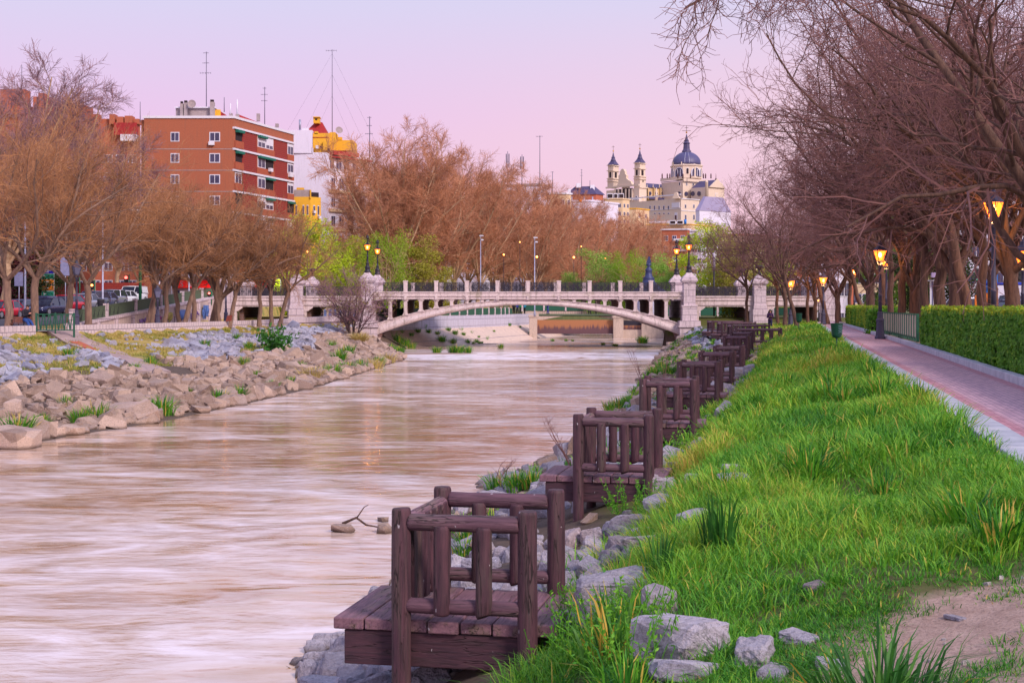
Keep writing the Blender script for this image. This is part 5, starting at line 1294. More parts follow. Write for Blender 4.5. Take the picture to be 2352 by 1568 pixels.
mb = MB(); mb.lathe([(.75, 0), (.7, .6), (.5, 1.2)], n=10); mb.build('stems', HC, r)  # solid dark core standing in for shade inside the shrub
GPT = M('green_paint', S(34, 98, 76), S(24, 74, 58), 6, .45); CREAM = M('cream_slat', S(204, 190, 170), S(176, 160, 146), 5, .6)
r = empty('railing_fence', (Rp(65), 65, 0), 'green railing with cream slats between the two hedges', 'railing')
y = 53.0; k = 0
while y < 75:
    x = Rp(y) + .32; y2 = y + 1.05; x2 = Rp(y2) + .32; lx, ly = x - r.location.x, y - 65; lx2, ly2 = x2 - r.location.x, y2 - 65
    mb = MB(); mb.bb(lx - .05, lx + .05, ly - .05, ly + .05, .17, 1.22); mb.build('post', GPT, r)
    mb = MB()
    for z in (1.17, .32): mb.beam((lx, ly, z), (lx2, ly2, z), .045, .05)
    mb.build('rail', GPT, r)
    mb = MB()
    for q in (.2, .4, .6, .8): mb.beam((lx + (lx2 - lx) * q, ly + (ly2 - ly) * q, .34), (lx + (lx2 - lx) * q, ly + (ly2 - ly) * q, 1.15), .09, .04)
    mb.build('slat_panel', CREAM, r)
    y = y2
# litter bins on the right bank
def bin_thing(xd, d, z0, h, label, graffiti=False):
    p = W(xd, HZ, d); r = empty('litter_bin', (p.x, p.y, z0), label, 'litter bin', 'green litter bins', .3)
    mb = MB(); mb.tube([(0, 0, -.3), (0, 0, h * .5)], .03, 8); mb.tube([(0, .1, h * .4), (0, .1, h)], .025, 8); mb.build('post', GPT, r)
    mb = MB(); mb.lathe([(.10, h * .42), (.17, h * .46), (.20, h * .55), (.235, h * .98), (.25, h), (.22, h), (.18, h * .6)], n=16, sx=1, sy=.8); bb_ = mb.build('body', GPT, r)
    if graffiti:
        t = MB(); g = random.Random(4)
        for k in range(5):
            z = h * (.62 + .065 * k); t.tube([(-.03 + g.uniform(-.02, .02), -.192, z), (.04, -.20, z + .03), (.09, -.192, z - .01), (.07, -.198, z + .04)], .007, 4)
        t.build('graffiti', M('pale_graffiti', S(170, 214, 226), None, 4, .5), bb_)
    return r
p = hit(1922, 800); bin_thing(1922, p.y, p.z, (800 - 742) * p.y / F, 'green litter bin on a post at the kerb of the brick path', True)
p = hit(1835, 742); bin_thing(1835, 100, -.1, 1.1, 'far green litter bin in the grass near the walking woman')

# ------------------------------------------------------------------ left promenade: low wall, gate, retaining wall, ramp
WALLM = stone_mat('low_wall_stone', S(226, 208, 212), S(200, 178, 186), .5, .6, .45)
def wallstrip(name, pts, th, z0f, z1f, mat, label=None, cat='wall', capw=0, parent=None):
    mb = MB(); n = len(pts); P = [Vector((p[0], p[1], 0)) for p in pts]; vs = []; fs = []
    for i, p in enumerate(P):
        t = (P[min(i + 1, n - 1)] - P[max(i - 1, 0)]).normalized(); nn = Vector((-t.y, t.x, 0)); a = p; b_ = p + nn * th
        z0, z1 = z0f(p), z1f(p); vs += [(a.x, a.y, z0), (a.x, a.y, z1), (b_.x, b_.y, z1), (b_.x, b_.y, z0)]
    for i in range(n - 1):
        for j in range(4): fs.append((i * 4 + j, i * 4 + (j + 1) % 4, i * 4 + 4 + (j + 1) % 4, i * 4 + 4 + j))
    fs.append((3, 2, 1, 0)); fs.append(tuple(range(n * 4 - 4, n * 4)))
    mb.add(vs, fs); o = mb.build(name, mat, parent)
    if label: tag(o, label, cat)
    return o
lowpts = [(float(Lt(y)), y) for y in (88, 92, 98, 105, 112, 120, 128, 134, 139.6)]
# bank side edge of the wall bulges up towards the pier, as in the photograph
wallstrip('low_wall', [(float(Lt(y)), y) for y in (60, 68, 76, 83.7)], .45, lambda p: -.7, lambda p: .36, WALLM, 'low white stone wall left of the green gate')
wallstrip('low_wall', lowpts, .45, lambda p: -.7, lambda p: .32 + max(0, (p.y - 118) * .012), WALLM, 'long low white stone wall right of the green gate, running to the bridge')
RET = stone_mat('retaining_stone', S(214, 192, 182), S(188, 164, 158), 0, 0, .55)
def rtop(y): return .2 + (y - 94) * .048
rpts = [(-28.6, y) for y in (93, 100, 108, 116, 124, 132, 141)]
rw_ = wallstrip('retaining_wall', rpts, .6, lambda p: -.4, lambda p: rtop(p.y), RET, 'sloping retaining wall of pale concrete carrying the street fence', 'wall')
mbc = wallstrip('coping', [(-28.5, y) for y in (93, 100, 108, 116, 124, 132, 141)], .85, lambda p: rtop(p.y) + .003, lambda p: rtop(p.y) + .2, WALLM, None, parent=rw_)
mb = MB()
for y in (98, 102.5, 107, 111.5, 116, 120.5, 125, 129.5, 134, 138.5): mb.bb(-28.602, -28.42, y - .22, y + .22, -.3, rtop(y) - .02)
mb.build('pilasters', WALLM, rw_)
# graffiti: ribbons of paint on the wall panels
GC = [M('graffiti_magenta', S(214, 90, 190), None, 3, .6), M('graffiti_blue', S(96, 130, 200), None, 3, .6), M('graffiti_violet', S(130, 96, 170), None, 3, .6), M('graffiti_yellow', S(226, 206, 110), None, 3, .6)]
g = random.Random(12)
for k, (yc, m_, wd) in enumerate(((113.8, 0, 2.6), (118.2, 3, 1.2), (122.8, 1, 2.8), (127.4, 2, 3.0), (131.8, 1, 2.6), (109.4, 2, 1.6))):
    t = MB(); zt = rtop(yc) - .25
    if m_ in (1, 3): t.bb(-28.41, -28.395, yc - wd / 2 + .4, yc + wd / 2 - .4, zt * .35, zt * .9)
    for s in range(9):
        y_ = yc - wd / 2 + wd * s / 8; q = [(-28.40, y_ + g.uniform(-.15, .15), max(.1, zt * g.uniform(.15, .9))) for _ in range(4)]; t.tube(q, .055, 4)
    t.build('graffiti', GC[m_], rw_)
# fence on the retaining wall: dark green mesh panels between pale posts
FG = M('fence_mesh_green', S(94, 110, 84), S(74, 90, 70), 9, .7); r = empty('street_fence', (-28.9, 117, 0), 'dark green screened fence on top of the retaining wall', 'fence')
y = 93.4
while y < 140:
    y2 = y + 3.9; z1, z2 = rtop(y) + .2, rtop(y2) + .2
    mb = MB()
    for i in range(27):
        yy = y + .08 + (y2 - y - .16) * i / 26; zz = rtop(yy) + .24; mb.bb(-.012, .012, yy - 117 - .04, yy - 117 + .04, zz, zz + .78)
    for z in (.03, .8): mb.beam((0, y - 117, z1 + z), (0, y2 - 117, z2 + z), .05, .05)
    mb.build('panel', FG, r)
    if int((y - 93) / 3.9) in (0, 1, 2): 
        s = MB()
        for q in (.9, 1.9, 2.9):
            c = (.03, y + q - 117, z1 + .42); s.tube([(c[0], c[1] + math.cos(a * .55) * (.02 + a * .014), c[2] - .12 + math.sin(a * .55) * (.02 + a * .014)) for a in range(14)], .012, 4); s.beam((c[0], c[1] + .1, c[2]), (c[0], c[1] + .3, c[2] + .3), .02)
        s.build('scroll', IRON, r)
    if int((y - 93.4) / 3.9) % 2 == 0:
        mb = MB(); mb.bb(-.16, .16, y - 117 - .16, y - 117 + .16, z1 - .05, z1 + .95); mb.build('post', WALLM, r)
    y = y2
# green gate of two leaves
r = empty('gate', (-27.1, 84.4, 0), 'green metal gate with zigzag bars closing the gap in the low wall', 'gate', rz=R_(4))
for s, x0 in ((0, -1.02), (1, .02)):
    mb = MB()
    for z in (1.02, .08): mb.bb(x0, x0 + 1.0, -.03, .03, z - .03, z + .03)
    for i in range(3):
        a = x0 + i / 3; mb.beam((a + .03, 0, 1.0), (a + .166, 0, .1), .055); mb.beam((a + .166, 0, .1), (a + .31, 0, 1.0), .055)
        mb.beam((a + .10, 0, 1.0), (a + .0, 0, .1), .025) if i else None
    mb.build('leaf', GPT, r)
mb = MB(); mb.bb(-1.16, -1.04, -.06, .06, -.5, 1.1); mb.build('post', GPT, r); mb = MB(); mb.bb(-.03, .03, -.05, .05, -.3, 1.12); mb.build('post', GPT, r); mb = MB(); mb.bb(1.04, 1.14, -.06, .06, -.5, 1.1); mb.build('post', GPT, r)
# ramp going down from the gate
def ramp_strip(name, Lft, Rgt, mat, off=.10, kind='structure'):
    mb = MB(); vs = []; fs = []
    for a, b_ in zip(Lft, Rgt):
        p, q = hit(*a), hit(*b_); vs += [(p.x, p.y, p.z + off), (q.x, q.y, q.z + off), (p.x, p.y, p.z - .3), (q.x, q.y, q.z - .3)]
    for i in range(len(Lft) - 1):
        k = i * 4; fs += [(k, k + 1, k + 5, k + 4), (k, k + 4, k + 6, k + 2), (k + 1, k + 3, k + 7, k + 5)]
    n = len(Lft) * 4; fs += [(0, 2, 3, 1), (n - 4, n - 3, n - 1, n - 2)]
    mb.add(vs, fs); return tag(mb.build(name, mat), kind=kind)
CON = M('ramp_concrete', S(190, 162, 158), S(150, 128, 128), 1.5, .9, .4, 30, .01, world=True); BRK = M('ramp_brick', S(206, 108, 78), S(170, 84, 66), 2, .9, world=True)
ramp_strip('ramp_path', [(108, 773), (150, 790), (190, 804), (232, 818), (286, 832)], [(168, 771), (206, 783), (245, 798), (290, 815), (332, 832)], CON)
ramp_strip('ramp_path', [(150, 785), (176, 797), (196, 806)], [(166, 783), (196, 795), (222, 808)], BRK, .14)
ramp_strip('concrete_slab', [(286, 834), (318, 860)], [(336, 834), (392, 860)], CON, .16)

# ------------------------------------------------------------------ upstream: concrete revetment, wall, weir
CONS = stone_mat('revetment_concrete', S(226, 200, 184), S(202, 176, 164), 2.6, 2.2, .35); CONW = stone_mat('upstream_wall', S(204, 198, 214), S(182, 176, 196), 2.4, .8, .4)
mb = MB(); yu = [144.2, 150, 156, 163, 172, 180, 185.5, 194, 204]
for i in range(len(yu) - 1):
    a, b_ = yu[i], yu[i + 1]
    mb.quad((float(Lw(a)) + .25, a, WZ - .15), (float(Lw(b_)) + .25, b_, WZ - .15), (float(Lt(b_)) - .05, b_, -1.0), (float(Lt(a)) - .05, a, -1.0))
tag(mb.build('concrete_slope', CONS), kind='structure')
wallstrip('river_wall', [(float(Lt(y)) - .04, y) for y in yu], 1.6, lambda p: -1.2, lambda p: .42, CONW, 'pale river wall above the concrete slope beyond the bridge')
r = empty('upstream_fence', (float(Lt(165)) - .25, 165, .42), 'green fence on the river wall beyond the bridge', 'fence')
for i in range(6):
    a, b_ = yu[i], yu[i + 1]; k = 3
    for j in range(k):
        c, d = a + (b_ - a) * j / k, a + (b_ - a) * (j + 1) / k
        A_ = Vector((float(Lt(c)) - .25 - r.location.x, c - 165, 0)); B_ = Vector((float(Lt(d)) - .25 - r.location.x, d - 165, 0))
        mb = MB(); mb.beam(A_ + Vector((0, 0, .45)) + (B_ - A_) * .06, B_ + Vector((0, 0, .45)) - (B_ - A_) * .06, .05, .75); mb.build('panel', GPT, r)
        mb = MB(); mb.box(A_ + Vector((0, 0, .45)), (.22, .22, .95)); mb.build('post', WALLM, r)
def wv(xd, yd, d=185): p = W(xd, yd, d); return p.x, p.z
def wbox(mb, x0, y0, x1, y1, d=185, th=1.2):
    a, zt = wv(x0, y0, d); b_, zb = wv(x1, y1, d); mb.bb(a, b_, d, d + th, zb, zt); return mb
RUST = bpy.data.materials.new('rusty_steel'); m, nt, b, out = nt_new('rusty_steel')
g_ = nt.nodes.new('ShaderNodeNewGeometry'); mp = nt.nodes.new('ShaderNodeMapping'); mp.inputs['Scale'].default_value = (2.6, 1, .12); nt.links.new(g_.outputs['Position'], mp.inputs[0]); sp = nt.nodes.new('ShaderNodeSeparateXYZ'); nt.links.new(g_.outputs['Position'], sp.inputs[0])
nz = noise(nt, mp.outputs[0], 1.5, 6, .65); hgt = mrange(nt, sp.outputs[2], -2, -.3)
nt.links.new(mixc(nt, mrange(nt, mth(nt, 'ADD', hgt, mth(nt, 'MULTIPLY', mth(nt, 'SUBTRACT', nz, .5), 1.4)), .35, .6), S(98, 66, 72), S(164, 108, 72)), b.inputs['Base Color']); b.inputs['Roughness'].default_value = .8; RUST = m
weir = empty('weir', (8.8, 185.6, WZ), 'concrete river weir with rusty steel gates beyond the bridge', 'weir'); wk = lambda mb, nm, mt: (mb.xf(Matrix.Translation((-8.8, -185.6, -WZ))), mb.build(nm, mt, weir))[1]
CW = stone_mat('weir_concrete', S(204, 182, 168), S(176, 154, 144), 0, 0, .5)
for x0, y0, x1 in ((1216, 724, 1234), (1409, 726, 1432), (1474, 738, 1532)):
    mb = MB(); wbox(mb, x0, y0, x1, 781, 184.6, 2.4); a, zt = wv(x0 - 2, y0 - 1, 184.5); b_, zb = wv(x1 + 2, y0 + 4, 184.5); mb.bb(a, b_, 184.5, 187.1, zb, zt); wk(mb, 'pier', CW)
mb = MB(); wbox(mb, 1234, 734.5, 1409, 765, 185.4, .3); wbox(mb, 1234, 764.6, 1409, 766.2, 185.3, .5); wk(mb, 'gate', RUST)
mb = MB(); wbox(mb, 1432, 736, 1474, 747, 185.4, .3); wk(mb, 'gate', IRON); mb = MB(); wbox(mb, 1432, 747.2, 1474, 757, 185.4, .35); wk(mb, 'gate', RUST); mb = MB(); wbox(mb, 1432, 757, 1474, 782, 185.2, 1); wk(mb, 'sill', CW)
mb = MB(); wbox(mb, 1238, 721, 1540, 724.5, 186.5, 1.8); wbox(mb, 1238, 724.5, 1540, 726, 187, 1); wk(mb, 'walkway', FG)
mb = MB(); a, zt = wv(1238, 713, 186.6); b_, zb = wv(1540, 721, 186.6)
mb.bb(a, b_, 186.5, 186.56, zt - .04, zt)
for i in range(76): x = a + (b_ - a) * i / 75; mb.bb(x - .012, x + .012, 186.5, 186.53, zb, zt)
wk(mb, 'railing', IRON)
# plain road bridge behind the weir
r = empty('road_bridge', (12, 200, 0), 'low concrete road bridge just behind the weir', 'bridge'); mb = MB()
a, zt = wv(1200, 715, 199); b_, zb = wv(1600, 726, 199); xs = [a + (b_ - a) * i / 20 for i in range(21)]; lo = [zb - 1.0 + 1.15 * math.sin(max(0, min(1, (x - a - 1) / 14)) * math.pi) * (1 if x < a + 15 else 0) for x in xs]
mb.prism([(x - 12, z) for x, z in zip(xs, lo)] + [(b_ - 12, zt), (a - 12, zt)], 0, 4); mb.build('deck', CW, r)
mb = MB()
for i in range(9): x = a + (b_ - a) * i / 8; mb.bb(x - 12 - .12, x - 12 + .12, -.1, .1, zt, zt + 1.0)
mb.build('posts', WALLM, r); mb = MB(); mb.bb(a - 12, b_ - 12, -.03, .03, zt + .1, zt + .85); mb.build('panel', GPT, r)
# plants on the concrete slope
ul = [(905, 775, 1.2), (915, 785, 1.6), (930, 795, 1.8), (945, 800, 1.4), (925, 765, .9), (945, 772, .8), (960, 763, 1.0), (985, 765, 1.0), (975, 755, .9), (1005, 768, .9), (1030, 760, .9), (1045, 768, 1.1), (1060, 758, .8), (1065, 770, .8), (1015, 785, 1.5), (1040, 788, 1.3), (1085, 765, .6), (1100, 775, .5), (1075, 788, 1.0), (1095, 786, .9), (1120, 780, .8), (1150, 745, 1.0), (1115, 748, .9), (1195, 752, .5), (1215, 765, .5), (1170, 748, .9), (1135, 762, .5)]
for i, (xd, yd, s) in enumerate(ul):
    ds = np.arange(143, 190, .2); x = (xd - 1176) * ds / F; z = CAMZ + (HZ - yd) * ds / F; top = np.clip(WZ + (WZ * -1 - 1.0) * (Lw(ds) - x) / (Lw(ds) - Lt(ds)), WZ, -.95); k = int(np.argmax(z <= top))
    plant('weed_clump', TF[i % 3] if i % 4 else WD[i % 3], None, (float(x[k]), float(ds[k]), float(top[k])), 'green plant on the concrete slope beyond the bridge, %s from the left' % ordn(sorted(q[0] for q in ul).index(xd)), 'plant', 'plants on the concrete slope', s * 1.1, i * 1.1)
MUD = M('mud', S(176, 146, 132), S(146, 118, 106), 1.2, .6, .3, 20, .01, world=True)
for i, (xd, yd, wd, dp, nm) in enumerate(((975, 812, 5.2, 2.6, 0), (1475, 789, 2.6, 4, 0), (1290, 785, 5.5, 5, 0), (1100, 790, 2.4, 3, 0), (1400, 795, 5, 5, 0))):
    p = hit(xd, yd, 100); mb = MB(); pts = [(math.cos(a * .314) * wd * (.8 + .3 * vnoise(a, i, 1, 3)), math.sin(a * .314) * dp * (.8 + .3 * vnoise(i, a, 1, 4))) for a in range(20)]
    mb.lathe([(1.0, -.1), (.9, .02), (.5, .05)], (p.x, p.y, WZ), 20, sx=wd, sy=dp); tag(mb.build('mud_bank', MUD), kind='structure')
    for j in range(3 if i != 0 else 7):
        gq = random.Random(i * 9 + j); plant('grass_tuft', TF[(i + j) % 3], None, (p.x + gq.uniform(-.5, .5) * wd * (1.6 if i == 0 else .6), p.y + gq.uniform(-.5, .5) * dp, WZ + .03), 'grass tuft on the %s mud bank in the river, %s from the left' % (['left green', 'right round', 'middle', 'small left', 'low right'][i], ordn(j)), 'grass tuft', 'tufts on the river mud banks', (1.9 if i in (0, 1) else .8) * (1 if j < 2 else .8), j)
# ------------------------------------------------------------------ cars
def paint(name, c, rough=.25, metal=.3):
    if name in MATS: return MATS[name]
    m, nt, b, out = nt_new(name); b.inputs['Base Color'].default_value = c; b.inputs['Roughness'].default_value = rough; b.inputs['Metallic'].default_value = metal
    b.inputs['Coat Weight'].default_value = .6; b.inputs['Coat Roughness'].default_value = .08
    MATS[name] = m; return m
CGL = paint('car_glass', S(40, 46, 66), .06, .0); TYRE = M('tyre', S(34, 32, 36), None, 8, .85); RIM = M('rim', S(176, 176, 190), None, 5, .35, metal=.6); PLATE = M('number_plate', S(226, 226, 232), S(200, 200, 214), 30, .5)
HLM = paint('headlight_glass', S(222, 226, 240), .1, .1); BLK = M('black_plastic', S(36, 36, 42), None, 8, .5)
def sect_loft(mb, secs, mi=0, sm=True):
    """secs: list of (y, [(x, z) ...] half profile from bottom centre to top centre)"""
    k = len(secs[0][1]); vs = []; fs = []
    for y, pr in secs:
        vs += [(x, y, z) for x, z in pr] + [(-x, y, z) for x, z in reversed(pr)]
    m = 2 * k
    for i in range(len(secs) - 1):
        for j in range(m): fs.append((i * m + j, i * m + (j + 1) % m, (i + 1) * m + (j + 1) % m, (i + 1) * m + j))
    fs.append(tuple(range(m))); fs.append(tuple(reversed(range((len(secs) - 1) * m, len(secs) * m))))
    return mb.add(vs, fs, mi, sm)
def make_car(kind, mat, label, group='cars parked along the left street'):
    """front of the car points to -y"""
    r = empty('parked_' + ('van' if kind == 'van' else 'car'), (0, 0, 0), label, 'van' if kind == 'van' else 'car', group)
    L = 4.25; w = .88; hb = .86; hr = 1.46
    if kind == 'van': hb, hr, L = .98, 1.82, 4.4
    if kind == 'suv': hb, hr, L = .98, 1.64, 4.4
    y0, y1 = -L / 2, L / 2
    def body(y, zb, zt, ww): return (y, [(0, zb), (ww * .86, zb), (ww, zb + .12), (ww, zt - .16), (ww * .93, zt - .03), (ww * .8, zt), (0, zt + .02)])
    hood = .70 if kind == 'hatch' else .80 if kind == 'suv' else .86
    mb = MB(); sect_loft(mb, [body(y0, .34, .56, w * .78), body(y0 + .08, .24, hood * .86, w * .88), body(y0 + .45, .20, hood + .03, w * .97), body(y0 + 1.05, .19, hb - .04, w), body(y0 + 1.3, .19, hb, w), body(y1 - .9, .19, hb + .03, w), body(y1 - .2, .22, hb + .02, w * .97), body(y1, .34, hb - .12, w * .86)])
    mb.build('body', mat, r)
    ws, rs, re, rb = (y0 + .95, y0 + 1.75, y1 - .75, y1 - .12) if kind == 'hatch' else (y0 + .95, y0 + 1.7, y1 - .45, y1 - .10) if kind == 'suv' else (y0 + .85, y0 + 1.5, y1 - .2, y1 - .06)
    wt = w * (.74 if kind != 'van' else .84)
    g = MB(); vs = [(-w * .92, ws, hb - .02), (w * .92, ws, hb - .02), (w * .93, rb, hb), (-w * .93, rb, hb), (-wt, rs, hr - .07), (wt, rs, hr - .07), (wt, re, hr - .07), (-wt, re, hr - .07)]
    g.add(vs, [(0, 1, 5, 4), (1, 2, 6, 5), (2, 3, 7, 6), (3, 0, 4, 7), (4, 5, 6, 7)]); g.build('windows', CGL, r)
    rf = MB(); sect_loft(rf, [(y, [(0, hr - .08), (wt * .98, hr - .09), (wt * 1.02, hr - .06), (wt * .9, hr - .005 - e), (0, hr + .02 - e)]) for y, e in ((rs - .06, .04), (rs + .2, .0), (re - .2, .0), (re + .06, .05))])
    for s in (-1, 1):      # pillars
        for (a, b_) in (((w * .925, ws, hb), (wt * 1.0, rs, hr - .05)), ((w * .94, (ws + rb) / 2 + .1, hb), (wt * 1.02, (rs + re) / 2 + .1, hr - .05)), ((w * .94, rb - .02, hb), (wt * 1.0, re, hr - .05))):
            rf.beam((s * a[0], a[1], a[2]), (s * b_[0], b_[1], b_[2]), .05, .06)
    if kind == 'van': rf.bb(-w * .93, w * .93, re - 1.2, re - .0, hb + .08, hr - .1)
    rf.build('roof', mat, r)
    for s in (-1, 1):
        for yy in (y0 + .82, y1 - .80):
            t = MB(); t.xf(Matrix()); pts = [(s * (w - .19), yy, .32), (s * (w + .01), yy, .32)]
            t.tube(pts, .32, 18); o = t.build('wheel', TYRE, r)
            q = MB(); q.tube([(s * (w + .0), yy, .32), (s * (w + .022), yy, .32)], .21, 14); q.build('rim', RIM, o)
        h = MB(); h.sphere((s * w * .66, y0 + .20, hood * .80), .17, 8, 6, sc=(1.0, .75, .55)); h.build('headlight', HLM, r)
        m_ = MB(); m_.box((s * (w + .09), ws + .35, hb + .08), (.17, .09, .13)); m_.build('mirror', mat, r, bevel=.03)
    gr = MB(); gr.bb(-.5, .5, y0 - .015, y0 + .1, .40, .52); gr.bb(-.42, .42, y0 + .0, y0 + .12, .27, .36); gr.build('grille', BLK, r)
    pl = MB(); pl.bb(-.26, .26, y0 - .035, y0 - .016, .34, .44); pl.build('number_plate', PLATE, r)
    return r
RED = paint('red_paint', S(206, 20, 52)); DKB = paint('dark_blue_paint', S(48, 48, 84), .2, .5); GRY = paint('grey_paint', S(112, 116, 150), .22, .5); SIL = paint('silver_paint', S(176, 176, 196), .22, .5); WHT = paint('white_paint', S(228, 230, 240), .3, 0); NVY = paint('navy_paint', S(74, 78, 124), .2, .4)
for i, (xd, d, kd, m_, lb) in enumerate([(2, 122, 'hatch', RED, 'red car cut by the left edge'), (46, 126, 'hatch', GRY, 'blue grey estate car behind the seated man, left of him'), (100, 131, 'hatch', NVY, 'navy car mostly hidden behind the forked tree'),
                                         (110, 128, 'hatch', DKB, 'dark blue hatchback left of the bright red car'), (152, 133, 'hatch', RED, 'bright red hatchback with a visible number plate'), (187, 140, 'hatch', SIL, 'silver car right behind the bright red hatchback'),
                                         (212, 145, 'suv', GRY, 'grey blue car behind the second slim trunk'), (232, 150, 'hatch', GRY, 'grey car left of the silver estate'), (254, 155, 'suv', SIL, 'silver estate car behind the dark bin'), (279, 162, 'hatch', WHT, 'small white car in front of the white van'), (304, 171, 'van', WHT, 'tall white van at the end of the row')]):
    p = W(xd, HZ, d); z = float(RZ(d)) + .03
    c = make_car(kd, m_, lb); c.location = (p.x, p.y, z); c.rotation_euler = (0, 0, R_(-12)); c.scale = (1.08,) * 3
for i, (xd, d, kd, m_, lb) in enumerate([(2336, 92, 'van', SIL, 'silver van at the right edge behind the trees'), (2328, 84, 'hatch', NVY, 'dark blue car at the right edge with a shiny bonnet'), (2212, 104, 'van', WHT, 'white vehicle behind the red play figure')]):
    p = W(xd, HZ, d); c = make_car(kd, m_, lb, 'vehicles on the right side street'); c.location = (p.x, p.y, .42 if i < 2 else .3); c.rotation_euler = (0, 0, R_(-60 if i < 2 else -80))
# a red and a white vehicle seen on the street behind the bridge railing
# ------------------------------------------------------------------ people
def capsule_body(name, chains, mat, parent, voxel=.012, smooth=4):
    mb = MB()
    for pts, rs in chains:
        rs = rs if isinstance(rs, (list, tuple)) else [rs] * len(pts)
        mb.tube(pts, rs, 10)
        for p, r_ in zip(pts, rs): mb.sphere(p, r_ * .99, 10, 7)
    o = mb.build(name, mat, parent); rm_ = o.modifiers.new('Remesh', 'REMESH'); rm_.mode = 'VOXEL'; rm_.voxel_size = voxel; rm_.use_smooth_shade = True
    sm_ = o.modifiers.new('Smooth', 'SMOOTH'); sm_.iterations = smooth; sm_.factor = .5
    return o
SKIN = M('skin', S(214, 160, 136), S(196, 138, 118), 6, .6); HAIRB = M('dark_hair', S(38, 28, 30), S(24, 18, 22), 12, .6); JEAN = M('blue_jeans', S(46, 84, 160), S(34, 60, 124), 9, .9); NAVJ = M('navy_jacket', S(34, 30, 48), S(24, 22, 36), 8, .8)
PURP = M('purple_jacket', S(72, 28, 84), S(50, 20, 62), 8, .7); DJ = M('dark_jeans', S(44, 44, 84), S(30, 32, 62), 9, .9); SHOE = M('shoe', S(44, 36, 40), None, 9, .6); PHONE = M('phone', S(20, 20, 24), None, 4, .2)
def hand(chains, wrist, dirv, palmn, curl=.6, s=1.0):
    """palm and five separate curled fingers"""
    w_ = Vector(wrist); d = Vector(dirv).normalized(); n = Vector(palmn).normalized(); side = d.cross(n).normalized()
    chains.append(([w_, w_ + d * .04 * s, w_ + d * .075 * s], [.026 * s, .032 * s, .030 * s]))
    chains.append(([w_ + side * .022 * s + d * .03 * s, w_ + side * .028 * s + d * .075 * s], [.02 * s, .016 * s])); chains.append(([w_ - side * .022 * s + d * .03 * s, w_ - side * .03 * s + d * .07 * s], [.02 * s, .016 * s]))
    for k, (off, ln) in enumerate(((.032, .068), (.011, .078), (-.011, .073), (-.032, .058))):
        b = w_ + side * off * s + d * .08 * s; c = b + (d * math.cos(curl) + n * math.sin(curl)) * ln * .5 * s; e = c + (d * math.cos(curl * 2.1) + n * math.sin(curl * 2.1)) * ln * .5 * s
        chains.append(([b, c, e], [.0105 * s, .0095 * s, .008 * s]))
    b = w_ + side * .03 * s + d * .025 * s; c = b + (side * .6 + d * .6 + n * .5).normalized() * .035 * s; e = c + (side * .1 + d * .7 + n * .6).normalized() * .03 * s
    chains.append(([b, c, e], [.013 * s, .0115 * s, .009 * s]))
def head(chains, c, f, up, s=1.0):
    c = Vector(c); f = Vector(f).normalized(); up = Vector(up).normalized(); sd = f.cross(up).normalized()
    chains.append(([c + up * .035 * s - f * .012 * s, c + up * .02 * s + f * .012 * s], [.092 * s, .085 * s])); chains.append(([c - up * .04 * s + f * .03 * s, c - up * .085 * s + f * .055 * s], [.06 * s, .036 * s]))
    chains.append(([c + f * .088 * s + up * .01 * s, c + f * .118 * s - up * .02 * s], [.012 * s, .015 * s]))   # nose
    for q in (-1, 1):
        chains.append(([c + sd * q * .088 * s - up * .0 * s - f * .01 * s, c + sd * q * .094 * s + up * .03 * s - f * .012 * s], [.013 * s, .014 * s])); chains.append(([c + sd * q * .05 * s - up * .045 * s + f * .06 * s, c + sd * q * .04 * s - up * .03 * s + f * .06 * s], [.02 * s, .022 * s]))
    return c, f, up, sd
def face_bits(parent, hd, s=1.0, hairlen=0):
    c, f, up, sd = hd; e = MB()
    for q in (-1, 1): e.sphere(c + f * .088 * s + sd * q * .033 * s + up * .012 * s, .013 * s, 8, 6)
    e.build('eyes', M('eye', S(60, 44, 40), None, 3, .3), parent); m_ = MB(); m_.tube([c + f * .093 * s - up * .055 * s - sd * .022 * s, c + f * .098 * s - up * .056 * s, c + f * .093 * s - up * .055 * s + sd * .022 * s], .006 * s, 6); m_.build('mouth', M('lips', S(170, 90, 90), None, 3, .5), parent)
    ch = [([c + up * .06 * s - f * .03 * s, c + up * .045 * s - f * .045 * s], [.103 * s, .10 * s]), ([c + up * .09 * s + f * .03 * s, c + up * .08 * s], [.07 * s, .08 * s]), ([c - f * .06 * s, c - f * .055 * s - up * .05 * s], [.085 * s, .065 * s])]
    if hairlen:
        for q in (-1, 1):
            ch.append(([c + sd * q * .07 * s + up * .05 * s, c + sd * q * .115 * s - up * .08 * s, c + sd * q * .13 * s - up * hairlen * .7 + f * .03, c + sd * q * .11 * s - up * hairlen], [.05 * s, .055 * s, .055 * s, .035 * s]))
        ch.append(([c - f * .08 * s, c - f * .12 * s - up * .12 * s, c - f * .11 * s - up * hairlen], [.08 * s, .10 * s, .08 * s]))
    capsule_body('hair', ch, HAIRB, parent, .014)
